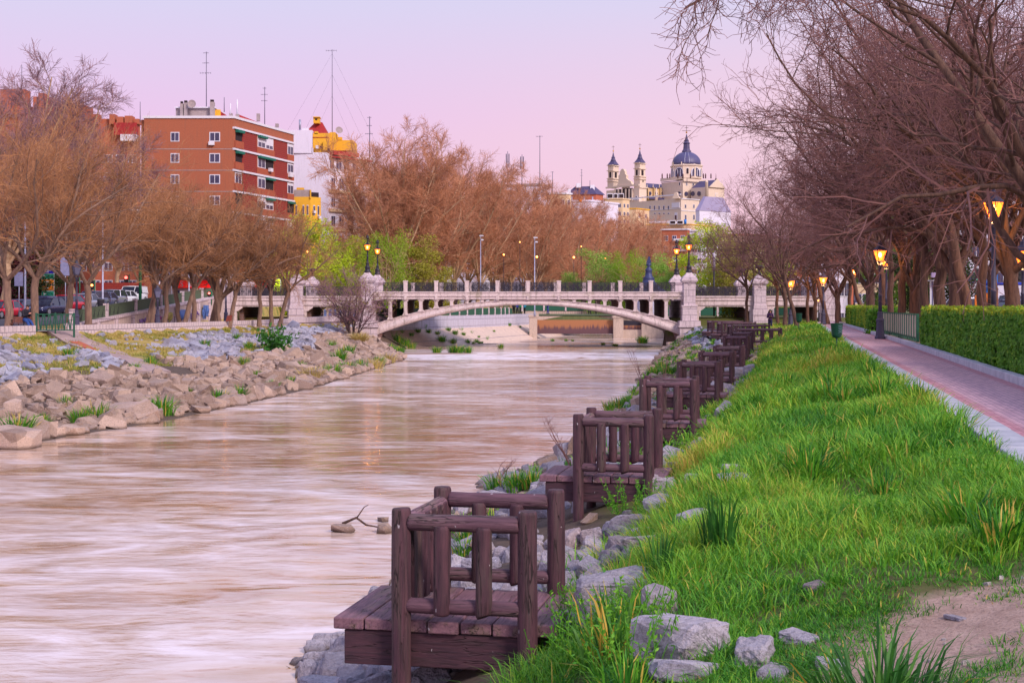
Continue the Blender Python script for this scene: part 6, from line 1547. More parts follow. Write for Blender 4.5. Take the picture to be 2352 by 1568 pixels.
# seated man: perched on the bench back, head bent over his phone, facing right (+x) and a little to the viewer
pm_ = gp(57, 87.5, 0)
man = empty('person', pm_, 'man in dark jacket and blue jeans perched on the bench back, looking at his phone', 'person', rz=R_(-28))
ch = []; head_ = head(ch, (.24, 0, 1.42), (.72, 0, -.62), (.50, 0, .80)); ch.append(([(.10, 0, 1.26), (.18, 0, 1.36)], [.055, .052]))
ch += [([(-.02, 0, .74), (.0, 0, .95), (.06, 0, 1.18)], [.16, .15, .15]), ([(.06, -.17, 1.20), (.06, .17, 1.20)], [.07, .07])]
for q in (-1, 1):
    ch += [([(.05, q * .19, 1.19), (.12, q * .24, .98), (.16, q * .24, .92)], [.055, .045, .042]), ([(.16, q * .24, .92), (.32, q * .10, .99), (.40, q * .06, 1.03)], [.042, .034, .028]),
           ([(-.02, q * .09, .72), (.24, q * .13, .62), (.40, q * .14, .50)], [.095, .085, .062]), ([(.40, q * .14, .50), (.56, q * .15, .26), (.66, q * .15, .09)], [.058, .052, .038])]
    hand(ch, (.40, q * .06, 1.03), (.75, -q * .15, .25), (-.3, -q * .9, .3), .7)
capsule_body('body', ch, SKIN, man, .011)
capsule_body('jacket', [([(-.03, 0, .74), (.0, 0, .96), (.07, 0, 1.19)], [.185, .175, .168]), ([(.06, -.18, 1.19), (.06, .18, 1.19)], [.092, .092]), ([(.10, 0, 1.27), (.13, 0, 1.31)], [.08, .072])] + [([(.05, q * .20, 1.19), (.12, q * .25, .98), (.16, q * .25, .91)], [.082, .07, .066]) for q in (-1, 1)] + [([(.16, q * .25, .91), (.37, q * .075, 1.01)], [.064, .05]) for q in (-1, 1)], NAVJ, man, .014)
capsule_body('jeans', [([(-.02, 0, .70), (-.02, 0, .78)], [.175, .175])] + [([(-.02, q * .09, .70), (.24, q * .13, .62), (.40, q * .14, .50)], [.12, .105, .088]) for q in (-1, 1)] + [([(.40, q * .14, .50), (.56, q * .15, .26), (.64, q * .15, .12)], [.086, .076, .066]) for q in (-1, 1)], JEAN, man, .014)
for q in (-1, 1): capsule_body('shoe', [([(.64, q * .15, .05), (.82, q * .16, .04)], [.05, .045])], SHOE, man, .012)
face_bits(man, head_)
p_ = MB(); p_.box((.475, 0, 1.06), (.012, .075, .15), 0, 0, Matrix.Rotation(R_(-50), 3, 'Y')); tag(p_.xf(Matrix.Translation(man.location) @ Matrix.Rotation(R_(-28), 4, 'Z')).build('phone', PHONE), 'black phone in the hands of the seated man', 'phone')
# the bench he leans on
bn = empty('bench', (pm_[0] - .25, pm_[1] + .1, 0), 'brown bench with curled metal armrests beside the seated man', 'bench', rz=R_(-28))
BW = M('bench_wood', S(142, 88, 72), S(110, 66, 58), 8, .6)
mb = MB(); [mb.bb(-.25 + i * .12, -.15 + i * .12, -.9, .9, .42, .46) for i in range(4)]; mb.build('seat', BW, bn)
mb = MB(); [mb.box((.24 + i * .035, 0, .56 + i * .12), (.035, 1.8, .10), 0, 0, Matrix.Rotation(R_(15), 3, 'Y')) for i in range(3)]; mb.build('backrest', BW, bn)
for yy in (-.8, 0, .8):
    mb = MB(); mb.tube([(-.28, yy, 0), (-.22, yy, .2), (-.24, yy, .42), (-.30, yy, .58), (-.2, yy, .66), (.1, yy, .66), (.24, yy, .60)], .022, 6); mb.tube([(.30, yy, 0), (.18, yy, .25), (.22, yy, .44), (.32, yy, .84)], .022, 6); mb.build('leg', IRON, bn)
# standing woman with a phone
pw_ = W(1769, HZ, 110); zf = CAMZ - (758 - HZ) * 110 / F
wo = empty('person', (pw_.x, pw_.y, float(gz(pw_.x, pw_.y)) - .0), 'woman with long dark curls and purple jacket looking at her phone in the grass', 'person', rz=R_(-90 - 4)); wo.scale = (1.0,) * 3
def standing(root, sh, tr, hairlen=.0, phone=True, stride=.12, H=1.62, skin=SKIN, far=False):
    k = H / 1.70; ch = []; hd = head(ch, (.03, 0, 1.585 * k), (1, 0, -.35), (.3, 0, .95), 1.0)
    ch += [([(0, 0, 1.42 * k), (.01, 0, 1.5 * k)], [.052, .05]), ([(0, 0, .95 * k), (0, 0, 1.15 * k), (0, 0, 1.36 * k)], [.135, .115, .125]), ([(0, -.15, 1.385 * k), (0, .15, 1.385 * k)], [.06, .06])]
    jk = [([(0, 0, .93 * k), (0, 0, 1.14 * k), (0, 0, 1.35 * k)], [.165, .14, .148]), ([(0, -.16, 1.38 * k), (0, .16, 1.38 * k)], [.075, .075])]; jn = [([(0, 0, .90 * k), (0, 0, .96 * k)], [.15, .15])]
    for q in (-1, 1):
        el = Vector((.02, q * .23, 1.10 * k)); wr = Vector((.26, q * .07, 1.17 * k)) if phone else Vector((.06, q * .24, .86 * k))
        ch += [([(0, q * .18, 1.37 * k), el], [.05, .04]), ([el, wr], [.038, .027])]; jk += [([(0, q * .18, 1.37 * k), el], [.068, .058]), ([el, wr - (wr - el) * .1], [.056, .044])]
        if not far: hand(ch, wr, (wr - el), (-.2, -q, .2) if phone else (0, -q, 0), .6 if phone else .3)
        else: ch.append(([wr, wr + (wr - el).normalized() * .1], [.03, .02]))
        s = stride * q; ft = Vector((s, q * .09, .07)); kn = Vector((s * .5 + .03, q * .09, .48 * k))
        ch += [([(0, q * .08, .90 * k), kn], [.085, .058]), ([kn, ft], [.055, .038])]; jn += [([(0, q * .08, .90 * k), kn], [.098, .074]), ([kn, ft + Vector((0, 0, .05))], [.072, .058])]
        capsule_body('shoe', [([ft + Vector((-.03, 0, -.03)), ft + Vector((.14, 0, -.035))], [.045, .038])], SHOE, root, .014)
    capsule_body('body', ch, skin, root, .011 if not far else .02); capsule_body('jacket', jk, sh, root, .014 if not far else .02); capsule_body('trousers', jn, tr, root, .014 if not far else .02); face_bits(root, hd, 1.0, hairlen)
standing(wo, PURP, DJ, .34)
mb = MB(); mb.box((.35, 0, 1.22 * 1.62 / 1.7), (.012, .075, .15), 0, 0, Matrix.Rotation(R_(-40), 3, 'Y')); tag(mb.xf(Matrix.Translation(wo.location) @ Matrix.Rotation(wo.rotation_euler.z, 4, 'Z')).build('phone', PHONE), 'black phone held by the woman in purple', 'phone')
# small figures on the promenade beyond the bridge
cl = {'teal': S(30, 150, 190), 'green': S(60, 190, 110), 'blue': S(40, 60, 150), 'dark': S(44, 40, 48), 'yellow': S(244, 214, 30), 'black': S(30, 30, 38)}
for i, (xd, d, sh, tr, ph, lb) in enumerate([(1180, 196, 'dark', 'dark', 0, 'far person in dark clothes, leftmost under the arch'), (1188, 195, 'blue', 'black', 0, 'far person in a blue top under the arch'), (1195, 195, 'green', 'black', 0, 'far person in a green top under the arch'), (1205, 195, 'teal', 'black', 1, 'far person in a turquoise top under the arch'),
                                             (1354, 187.3, 'yellow', 'black', 0, 'person in a yellow top on the weir walkway'), (1258, 187.3, 'blue', 'blue', 0, 'person in blue on the left part of the weir walkway'), (1369, 187.4, 'dark', 'dark', 1, 'person in dark clothes right of the yellow one on the walkway')]):
    x, z = wv(xd, 721, d); r = empty('person', (x, d, z if d < 190 else .45), lb, 'person', 'people beyond the bridge', rz=R_(-90 + i * 50 % 160))
    standing(r, M('top_' + sh, cl[sh], None, 6, .8), M('trouser_' + tr, cl[tr], None, 6, .8), 0, bool(ph), .1, 1.72, far=True)
# ------------------------------------------------------------------ street furniture on the left
SILP = M('galvanised_pole', S(182, 182, 206), S(150, 150, 176), 6, .45, metal=.3)
def street_light(xd, d, ytop, arm, label, binm=False, th=.09, z0=None):
    p = W(xd, ytop, d); z0 = gz(p.x, p.y) if z0 is None else z0; h = p.z - z0; r = empty('street_light', (p.x, p.y, z0), label, 'street light', 'tall grey street lights')
    mb = MB(); mb.lathe([(th * 1.6, 0), (th * 1.5, .4), (th, .6), (th * .62, h - 1.0)], n=10); mb.build('pole', SILP, r)
    if arm:
        mb = MB(); mb.tube([(0, 0, h - 1.05), (0, 0, h - .5), (arm * .12, 0, h - .12), (arm * .35, 0, h), (arm * .7, 0, h + .05)], [th * .6, th * .5, th * .45, th * .4, th * .35], 8); mb.build('arm', SILP, r)
        mb = MB(); mb.sphere((arm * .85, 0, h + .04), .36, 12, 6, sc=(1.3, .5, .28)); mb.build('lamp_head', WHITEP, r)
    else:
        mb = MB(); mb.box((.1, 0, h - .5), (.5, .2, .12)); mb.box((.2, 0, h - 1.0), (.3, .2, .16)); mb.build('camera_head', WHITEP, r, bevel=.03)
        m2 = MB(); m2.tube([(0, 0, h - 1.1), (0, 0, h - .4)], th * .5, 8); m2.build('pole_tip', SILP, r)
    return r
WHITEP = M('white_metal', S(226, 226, 238), S(200, 200, 214), 6, .4)
street_light(58, 108, 455, -3.0, 'tall grey street light beside the seated man'); street_light(236, 128, 482, -2.6, 'tall grey street light behind the unlit lantern post'); street_light(366, 140, 484, -2.8, 'tall grey street light with the yield sign'); street_light(434, 150, 500, -2.4, 'tall grey street light in front of the red shop sign')
street_light(1104, 172, 532, 0, 'left of the two thin camera poles behind the bridge', th=.07, z0=.3); street_light(1228, 165, 536, 0, 'right of the two thin camera poles behind the bridge', th=.08, z0=.3)
def plate_sign(xd, yd, d, wd, hd, mat, label, name='road_sign', zfoot=None, cat='sign', th=.05, extra=None):
    p = W(xd, yd, d); z0 = gz(p.x, p.y) if zfoot is None else zfoot; r = empty(name, (p.x, p.y, z0), label, cat); s = d / F
    mb = MB(); mb.tube([(0, .04, 0), (0, .04, p.z - z0 + hd * s * .5)], .04, 8); mb.build('post', SILP, r)
    mb = MB(); mb.bb(-wd * s / 2, wd * s / 2, -th, 0, p.z - z0 - hd * s / 2, p.z - z0 + hd * s / 2); o = mb.build('plate', mat, r, bevel=.01)
    return r, o, s, p.z - z0
SGB = M('sign_back', S(150, 150, 190), S(126, 126, 164), 4, .5)
plate_sign(43.5, 641, 112, 20, 32, SGB, 'grey back of a square road sign at the left edge'); plate_sign(150, 610, 118, 22, 46, SGB, 'large grey back of a sign behind the pollarded trees')
# yield sign
r, o, s, h = plate_sign(365, 622, 139, .1, .1, SGB, 'triangular yield sign on the street light pole', zfoot=1.3)
t = MB(); k = 12 * s * .95; t.prism([(-k, h + k * .75), (k, h + k * .75), (0, h - k * 1.0)], -.12, -.08); t.build('triangle', M('sign_red', S(206, 30, 56), None, 3, .4), r); t = MB(); k *= .62; t.prism([(-k, h + k * .62), (k, h + k * .62), (0, h - k * .95)], -.135, -.121); t.build('centre', WHITEP, r)
r, o, s, h = plate_sign(394, 624, 142, .1, .1, SGB, 'round sign seen from behind, right of the yield sign', zfoot=1.3); t = MB(); t.tube([(0, -.1, h), (0, -.06, h)], 9 * s * .95, 20); t.build('disc', SGB, r)
# stacked direction signs with pictograms
r = empty('direction_sign', tuple(W(110, HZ, 148)[:2]) + (1.2,), 'stacked green, orange and blue direction signs behind the cars', 'sign'); s = 148 / F
for nm, c, y0, y1 in (('blue_panel', S(40, 36, 170), 622, 628), ('green_panel', S(0, 130, 110), 629, 640), ('orange_panel', S(240, 140, 40), 642, 652), ('orange_panel', S(240, 140, 40), 656, 666), ('green_panel', S(20, 140, 120), 669, 680)):
    mb = MB(); z0, z1 = CAMZ + (HZ - y1) * s - 1.2, CAMZ + (HZ - y0) * s - 1.2; mb.bb(-14 * s, 14 * s, -.05, 0, z0, z1); mb.bb(-14.6 * s, 14.6 * s, -.03, .02, z0 - .03, z1 + .03, 1); o = mb.build(nm, [M('panel_%d' % y0, c, None, 3, .4), WHITEP], r)
    mk = MB(); zc = (z0 + z1) / 2; h = (z1 - z0)
    if nm == 'green_panel': mk.beam((-10 * s, -.06, zc), (-4 * s, -.06, zc), .01, h * .14); mk.beam((-10 * s, -.06, zc), (-8 * s, -.06, zc + h * .28), .01, h * .14); mk.beam((-10 * s, -.06, zc), (-8 * s, -.06, zc - h * .28), .01, h * .14)
    else: mk.bb(-8 * s, 2 * s, -.065, -.051, zc - h * .12, zc + h * .14)
    mk.build('arrow', WHITEP, o)
mb = MB(); mb.tube([(0, .05, -.6), (0, .05, 4.2)], .06, 8); mb.build('post', SILP, r)
def text_obj(txt, size, mat, parent, loc, rz=0, ext=.01):
    cu = bpy.data.curves.new('lettering', 'FONT'); cu.body = txt; cu.size = size; cu.extrude = ext; cu.align_x = 'CENTER'; cu.align_y = 'CENTER'; cu.materials.append(mat)
    tmp = bpy.data.objects.new('tmp', cu); COL.objects.link(tmp); bpy.context.view_layer.update(); me = bpy.data.meshes.new_from_object(tmp.evaluated_get(bpy.context.evaluated_depsgraph_get())); bpy.data.objects.remove(tmp)
    o = link('lettering', me, None, parent, loc); o.rotation_euler = (R_(90), 0, rz)
    return o
# dark bins on the light poles
for xd, d, y0, y1, lb in ((235, 126, 688, 715, 'dark bin hanging on the street light behind the parked cars'), (366, 138, 676, 704, 'dark bin hanging under the yield sign')):
    a, b_ = W(xd, y0, d), W(xd, y1, d); mb = MB(); mb.lathe([(.20, 0), (.27, .05), (.32, a.z - b_.z - .08), (.35, a.z - b_.z), (.3, a.z - b_.z + .03), (.1, a.z - b_.z + .1)], (a.x, a.y - .45, b_.z), 12); tag(mb.build('litter_bin', M('dark_bin', S(58, 56, 66), S(44, 42, 52), 5, .6)), lb, 'litter bin', 'dark litter bins on poles')
a = W(527, 735, 111.6); mb = MB(); mb.prism([(-.22, 0), (.2, .05), (.26, .5), (-.1, .45)], -.12, .12); mb.xf(Matrix.Translation((a.x, a.y - .25, a.z - .1))); tag(mb.build('litter_bin', M('rust_bin', S(150, 70, 56), S(120, 54, 48), 5, .7)), 'small tilted red bin at the foot of the short pollarded tree', 'litter bin')
# traffic lights
RL = bpy.data.materials.new('red_signal'); RL.use_nodes = True; RL.node_tree.nodes['Principled BSDF'].inputs['Emission Color'].default_value = (1, .03, .01, 1); RL.node_tree.nodes['Principled BSDF'].inputs['Emission Strength'].default_value = 9
GL = RL.copy(); GL.name = 'green_signal'; GL.node_tree.nodes['Principled BSDF'].inputs['Emission Color'].default_value = (.0, .9, .6, 1); OL = RL.copy(); OL.name = 'orange_signal'; OL.node_tree.nodes['Principled BSDF'].inputs['Emission Color'].default_value = (1, .25, .01, 1)
GPOLE = M('green_pole', S(30, 110, 70), S(24, 90, 60), 4, .5)
def traffic_light(xd, yd, d, lit, label, pole=GPOLE, s=1.0, z0=None, rad=.11):
    p = W(xd, yd, d); z0 = gz(p.x, p.y) if z0 is None else z0; r = empty('traffic_light', (p.x, p.y, z0), label, 'traffic light', 'traffic lights'); h = p.z - z0
    mb = MB(); mb.tube([(.22 * s, .05, 0), (.22 * s, .05, h + .5 * s)], .06, 8); mb.build('pole', pole, r)
    mb = MB(); mb.bb(-.15 * s, .15 * s, -.12, .12, h - .45 * s, h + .45 * s); hs = mb.build('housing', BLK, r, bevel=.03)
    for k, c in ((1, 'r'), (0, 'o'), (-1, 'g')):
        on = (c == lit); mb = MB(); mb.tube([(0, -.121, h + k * .28 * s), (0, -.17, h + k * .28 * s)], rad * s, 14); mb.build('lens', {'r': RL, 'o': OL, 'g': GL}[c] if on else BLK, hs)
    return r
traffic_light(177, 636, 150, 'r', 'red traffic light between the plane trunks', s=1.2); traffic_light(290, 646, 185, 'r', 'red traffic light above the white van', s=1.8); traffic_light(127, 668, 148, 'o', 'orange lit pedestrian signal left of the red hatchback') if False else traffic_light(212, 655, 152, 'o', 'orange signal behind the silver car', s=1.1)
traffic_light(481, 679, 135, 'r', 'small red signal left of the left bridge end', s=.8, z0=1.6); traffic_light(2246, 632, 96, 'g', 'traffic light showing green behind the lamplit trunk', s=1.0, z0=.2); traffic_light(2190, 611, 98, 'r', 'distant red light among the right trunks', s=.6, z0=.2); traffic_light(2342, 626, 90, 'r', 'red signal at the right edge', s=1.2, z0=.2)
mb = MB(); a = W(322, 500, 152); mb.tube([(a.x, a.y, 1.2), (a.x, a.y, a.z)], .16, 10); tag(mb.build('green_column', GPOLE), 'thick green column right of the white van', 'pole')
# far amber street lights glimpsed through the twigs
for i, (xd, yd, d, sz, z) in enumerate([(521, 576, 160, .3, 1.5), (403, 517, 170, .22, 1.6), (706, 578, 175, .2, .4), (1194, 556, 215, .14, .4), (908, 597, 210, .14, .4), (1335, 566, 200, .12, .4), (1157, 585, 205, .2, .4), (1233, 590, 205, .26, .4), (1318, 591, 215, .26, .4), (1390, 593, 225, .2, .4), (2118, 520, 120, .16, .1), (1880, 690, 125, .12, .1)]):
    p = W(xd, yd, d); r = empty('far_lamp', (p.x, p.y, z), 'small amber lamp glowing between the twigs, %s from the left' % ordn(sorted([521, 403, 706, 1194, 908, 1335, 1157, 1233, 1318, 1390, 2118, 1880]).index(xd)), 'street lamp', 'far amber lamps'); h = p.z - z
    mb = MB(); mb.tube([(0, 0, 0), (0, 0, h - .1)], .04, 6); mb.build('pole', IRON, r); mb = MB(); mb.sphere((0, 0, h), sz * .6, 10, 7); mb.build('bulb', OL, r)
# bright yellow illuminated advert and shop sign
YA = bpy.data.materials.new('lit_advert'); YA.use_nodes = True; q = YA.node_tree.nodes['Principled BSDF']; q.inputs['Base Color'].default_value = S(200, 240, 20); q.inputs['Emission Color'].default_value = S(214, 250, 30); q.inputs['Emission Strength'].default_value = .8
r, o, s, h = plate_sign(635.5, 655, 165, 17, 28, YA, 'bright yellow green advert panel behind the left bridge railing', 'advert_panel', 2.2, 'advert', .12)
t = MB(); t.beam((-5 * s, -.14, h + 2 * s), (0, -.14, h + 8 * s), .02, .1); t.beam((5 * s, -.14, h + 2 * s), (0, -.14, h + 8 * s), .02, .1); t.bb(-6 * s, 2 * s, -.15, -.13, h - 5 * s, h - 3 * s); t.build('artwork', BLK, o)
mb = MB(); mb.bb(-9.6 * s, 9.6 * s, -.10, .06, h - 15 * s, h - 14 * s); mb.bb(-9.6 * s, 9.6 * s, -.10, .06, h + 14 * s, h + 15 * s); mb.bb(8.5 * s, 9.8 * s, -.13, .06, h - 15 * s, h + 15 * s); mb.build('frame', WHITEP, r)
# blue roofed kiosk and black and white column behind the bridge
BLUR = M('slate_blue_metal', S(66, 74, 120), S(50, 56, 96), 5, .5, metal=.2); KW = M('kiosk_wall', S(196, 196, 220), S(176, 176, 204), 4, .6)
a = W(1490, HZ, 160); z0 = .4; r = empty('kiosk', (a.x, a.y, z0), 'small kiosk with a pointed blue roof and tall finial behind the parapet', 'kiosk'); zz = lambda y: CAMZ + (HZ - y) * 160 / F - z0
mb = MB(); mb.lathe([(1.7, 0), (1.7, zz(672))], n=8, sm=False); mb.build('wall', KW, r)
mb = MB(); mb.lathe([(1.95, zz(672)), (1.9, zz(668)), (1.2, zz(658)), (.7, zz(647)), (.62, zz(640)), (.66, zz(638)), (.4, zz(634)), (.36, zz(623)), (.42, zz(620)), (.3, zz(617)), (.12, zz(612)), (.34, zz(608)), (.1, zz(604))], n=12); rf = mb.build('roof', BLUR, r)
mb = MB(); mb.prism([(-.28, zz(604)), (.30, zz(604)), (.12, zz(589)), (-.02, zz(589))], -.06, .06); mb.build('finial', BLUR, rf)
a = W(1640, HZ, 156); z0 = .4; r = empty('marker_column', (a.x, a.y, z0), 'slim dark column with a white speckled top behind the right side span', 'column'); zz = lambda y: CAMZ + (HZ - y) * 156 / F - z0
mb = MB(); mb.tube([(0, 0, 0), (0, 0, zz(618))], .10, 10); mb.build('shaft', BLK, r); mb = MB(); mb.tube([(0, 0, zz(618)), (0, 0, zz(583)), (0, 0, zz(580))], [.15, .15, .06], 10); mb.build('top', M('speckled_white', S(226, 220, 236), S(90, 84, 110), 9, .5), r)
# ------------------------------------------------------------------ play area on the right
def pxbox(name, x0, y0, x1, y1, d, mat, parent=None, th=.2, label=None, cat=None, group=None, z=None, bev=.02):
    a = W(x0, y0, d); b_ = W(x1, y1, d); mb = MB(); ox = parent.location if parent else Vector((0, 0, 0)); mb.bb(a.x - ox.x, b_.x - ox.x, d - ox.y, d + th - ox.y, b_.z - ox.z, a.z - ox.z); o = mb.build(name, mat, parent, bevel=bev)
    if label: tag(o, label, cat, group)
    return o
PBL = M('play_blue', S(30, 130, 220), S(24, 110, 200), 3, .4); POR = M('play_orange', S(244, 130, 20), None, 3, .4); PRD = M('play_red', S(214, 30, 60), None, 3, .4); PYE = M('play_yellow', S(236, 190, 30), None, 3, .4); PSA = M('play_salmon', S(240, 110, 90), None, 3, .45); TUB = M('tube_blue', S(26, 60, 200), None, 3, .35)
d = 78; a = W(2215, HZ, d); r = empty('playground_toy', (a.x, a.y, 0), 'blue play panel with three round holes and an orange post behind the near hedge', 'play equipment')
s = d / F; mb = MB(); zc = lambda y: CAMZ + (HZ - y) * s
mb.prism([(-11 * s, zc(682)), (11 * s, zc(682)), (8.5 * s, zc(700)), (6 * s, .3), (-8 * s, .3), (-11 * s, zc(696))], 0, .08); o = mb.build('panel', PBL, r)
mb = MB(); [mb.tube([(x * s, -.004, zc(y)), (x * s, -.02, zc(y))], 1.0 * s, 10) for x, y in ((-2.5, 687), (1, 687), (-.6, 691))]; mb.build('holes', BLK, o)
mb = MB(); mb.bb(-12.5 * s, -11 * s, -.02, .1, 0, zc(688)); mb.build('post', POR, r); mb = MB(); mb.bb(-12 * s, -9 * s, .12, .2, 0, zc(672)); mb.build('post', PYE, r)
mb = MB(); mb.lathe([(2.2 * s, 0), (2.2 * s, zc(684)), (3.2 * s, zc(680)), (3.6 * s, zc(675)), (2.2 * s, zc(671)), (.3 * s, zc(670))], (1.5 * s, .6, 0), 12); mb.build('figure', PRD, r)
d = 72; a = W(2250, HZ, d); r = empty('play_slide', (a.x, a.y, 0), 'orange framed slide ladder left of the lamplit trunk', 'play equipment'); s = d / F; zc = lambda y: CAMZ + (HZ - y) * s
mb = MB(); mb.beam((-9 * s, 0, zc(680)), (10 * s, 0, zc(668)), .08); [mb.bb(q * s - .045, q * s + .045, -.05, .05, 0, zc(680 - (q + 9) * .62)) for q in (-9, -3, 1, 6, 10)]; mb.build('ladder', POR, r); mb = MB(); mb.bb(4 * s, 9 * s, .1, .14, 0, zc(678)); mb.build('chute', PBL, r)
d = 76; a = W(2300, HZ, d); r = empty('play_tower', (a.x, a.y, 0), 'blue play tower with a long blue tube beam behind the tall lantern post', 'play equipment'); s = d / F; zc = lambda y: CAMZ + (HZ - y) * s
mb = MB(); mb.tube([(-50 * s, 0, zc(652)), (70 * s, 0, zc(652))], 3.3 * s, 12); mb.build('beam', TUB, r); mb = MB(); mb.prism([(-30 * s, zc(672)), (-4 * s, zc(672)), (-4 * s, zc(630)), (-22 * s, zc(636)), (-30 * s, zc(645))], .3, .5); mb.build('roof', PBL, r)
mb = MB(); [mb.bb(q * s - .06, q * s + .06, .35, .47, 0, zc(660)) for q in (-29, -5)]; mb.build('post', POR, r); mb = MB(); mb.bb(29 * s, 38 * s, -.1, .1, 0, zc(656)); mb.build('side_board', PSA, r)
mb = MB(); mb.bb(-28 * s, -6 * s, .4, .44, .6, zc(684)); mb.build('net', M('rope_net', S(190, 130, 90), S(130, 80, 60), 30, .8), r)
# bus shelter between the trunks, and the pale block behind the right street
d = 100; a = W(2148, HZ, d); r = empty('bus_shelter', (a.x, a.y, 0), 'glass bus shelter with a lilac sign between the right trunks', 'bus shelter'); s = d / F; zc = lambda y: CAMZ + (HZ - y) * s
mb = MB(); [mb.bb(q * s - .05, q * s + .05, 0, .1, 0, zc(644)) for q in (-10, -3, 5, 12)]; mb.bb(-11 * s, 13 * s, -.6, 1.2, zc(645), zc(643)); mb.build('frame', WHITEP, r); mb = MB(); mb.bb(-10 * s, 12 * s, .03, .05, .3, zc(646)); mb.build('glass', paint('shelter_glass', S(120, 120, 160), .1, .1), r); mb = MB(); mb.bb(-9 * s, 12 * s, -.1, .1, zc(637), zc(626)); mb.build('sign', M('lilac_sign', S(170, 150, 190), None, 3, .5), r)
# rubbish container, dark bin and fence by the left bridge openings
mb = MB(); a = W(715, 742, 150); mb.bb(a.x - .5, a.x + .5, 150, 151, -.1, 1.1); tag(mb.build('container', M('dark_box', S(66, 52, 60), None, 4, .7), bevel=.04), 'dark square box inside the left bridge opening', 'container')
mb = MB(); mb.bb(-24.5, -16.2, 158, 158.3, -.2, 1.3); wl_ = tag(mb.build('graffiti_wall', RET), 'pale graffiti covered wall seen through the left bridge opening', 'wall')
t = MB(); g = random.Random(5)
for k in range(14): x = -24.2 + k * .55; t.bb(x, x + .3, 157.97, 157.995, .1 + g.random() * .2, 1.1 + g.random() * .1)
t.build('graffiti', GC[1], wl_)
r = empty('right_fence', (22, 170, .3), 'green fence seen under the right side span', 'fence')
for i in range(7): mb = MB(); mb.bb(-4 + i * 2.2 + .15, -4 + i * 2.2 + 2.0, 0, .06, .1, 1.0); mb.build('panel', GPT, r); mb = MB(); mb.bb(-4 + i * 2.2 - .12, -4 + i * 2.2 + .12, -.1, .15, 0, 1.1); mb.build('post', WALLM, r)
a = W(1669, HZ, 146); plant('columnar_shrub', leaves_mesh('columnar_shrub', np.random.default_rng(2), (lambda g, n: np.stack([g.normal(size=n) * .42, g.normal(size=n) * .4, g.random(n) * 2.3], -1))(np.random.default_rng(1), 1800), np.full(1800, .2), np.random.default_rng(3).random(1800)), LG1, (a.x, a.y, -.3), 'narrow yellow green shrub standing in the right bridge opening', 'shrub')
# ------------------------------------------------------------------ buildings
def wallmat(name, c1, c2=None, st=.25, bw=0, bh=0, joint=None):
    return MATS.get(name) or stone_mat(name, c1, c2 or tuple(x * .85 for x in c1[:3]) + (1,), bw, bh, st, joint or c1)
BRICK = wallmat('orange_brick', S(182, 102, 72), S(158, 86, 62), .25, .5, .16, S(170, 110, 84)); DBRICK = wallmat('dark_red_brick', S(160, 56, 46), S(142, 46, 42), .2, .6, .3, S(104, 36, 38))
WHW = wallmat('white_render', S(232, 226, 246), S(222, 214, 238), .12); YEL = wallmat('yellow_render', S(240, 184, 52), S(228, 170, 50), .15); CRM = wallmat('cream_render', S(236, 208, 170), S(222, 190, 156), .25); ORB = wallmat('terracotta_brick', S(190, 106, 76), S(168, 90, 68), .2)
RTILE = M('red_roof_tile', S(176, 44, 46), S(146, 34, 42), 3, .8, .5, 8, .05); SLATE = M('slate_roof', S(86, 78, 118), S(68, 60, 98), 1.2, .6, .2, 3, .05); GREYR = M('grey_render', S(176, 160, 160), S(150, 136, 140), 2, .9); WFR = M('white_frame', S(232, 228, 240), S(216, 212, 228), 6, .5)
WGL = M('window_glass', S(84, 80, 112), S(50, 48, 76), .9, .15, world=True); SHUT = M('roller_shutter', S(214, 206, 222), S(196, 188, 206), 9, .6); AWN = M('green_awning', S(24, 112, 96), None, 4, .8); DARKR = M('recess_shade', S(56, 38, 44), S(36, 26, 34), 3, .9); BALC = M('balcony_brick', S(178, 92, 64), S(160, 80, 58), 3, .9)  # flat dark panels: shade of openings put into colour; small dark parts share it
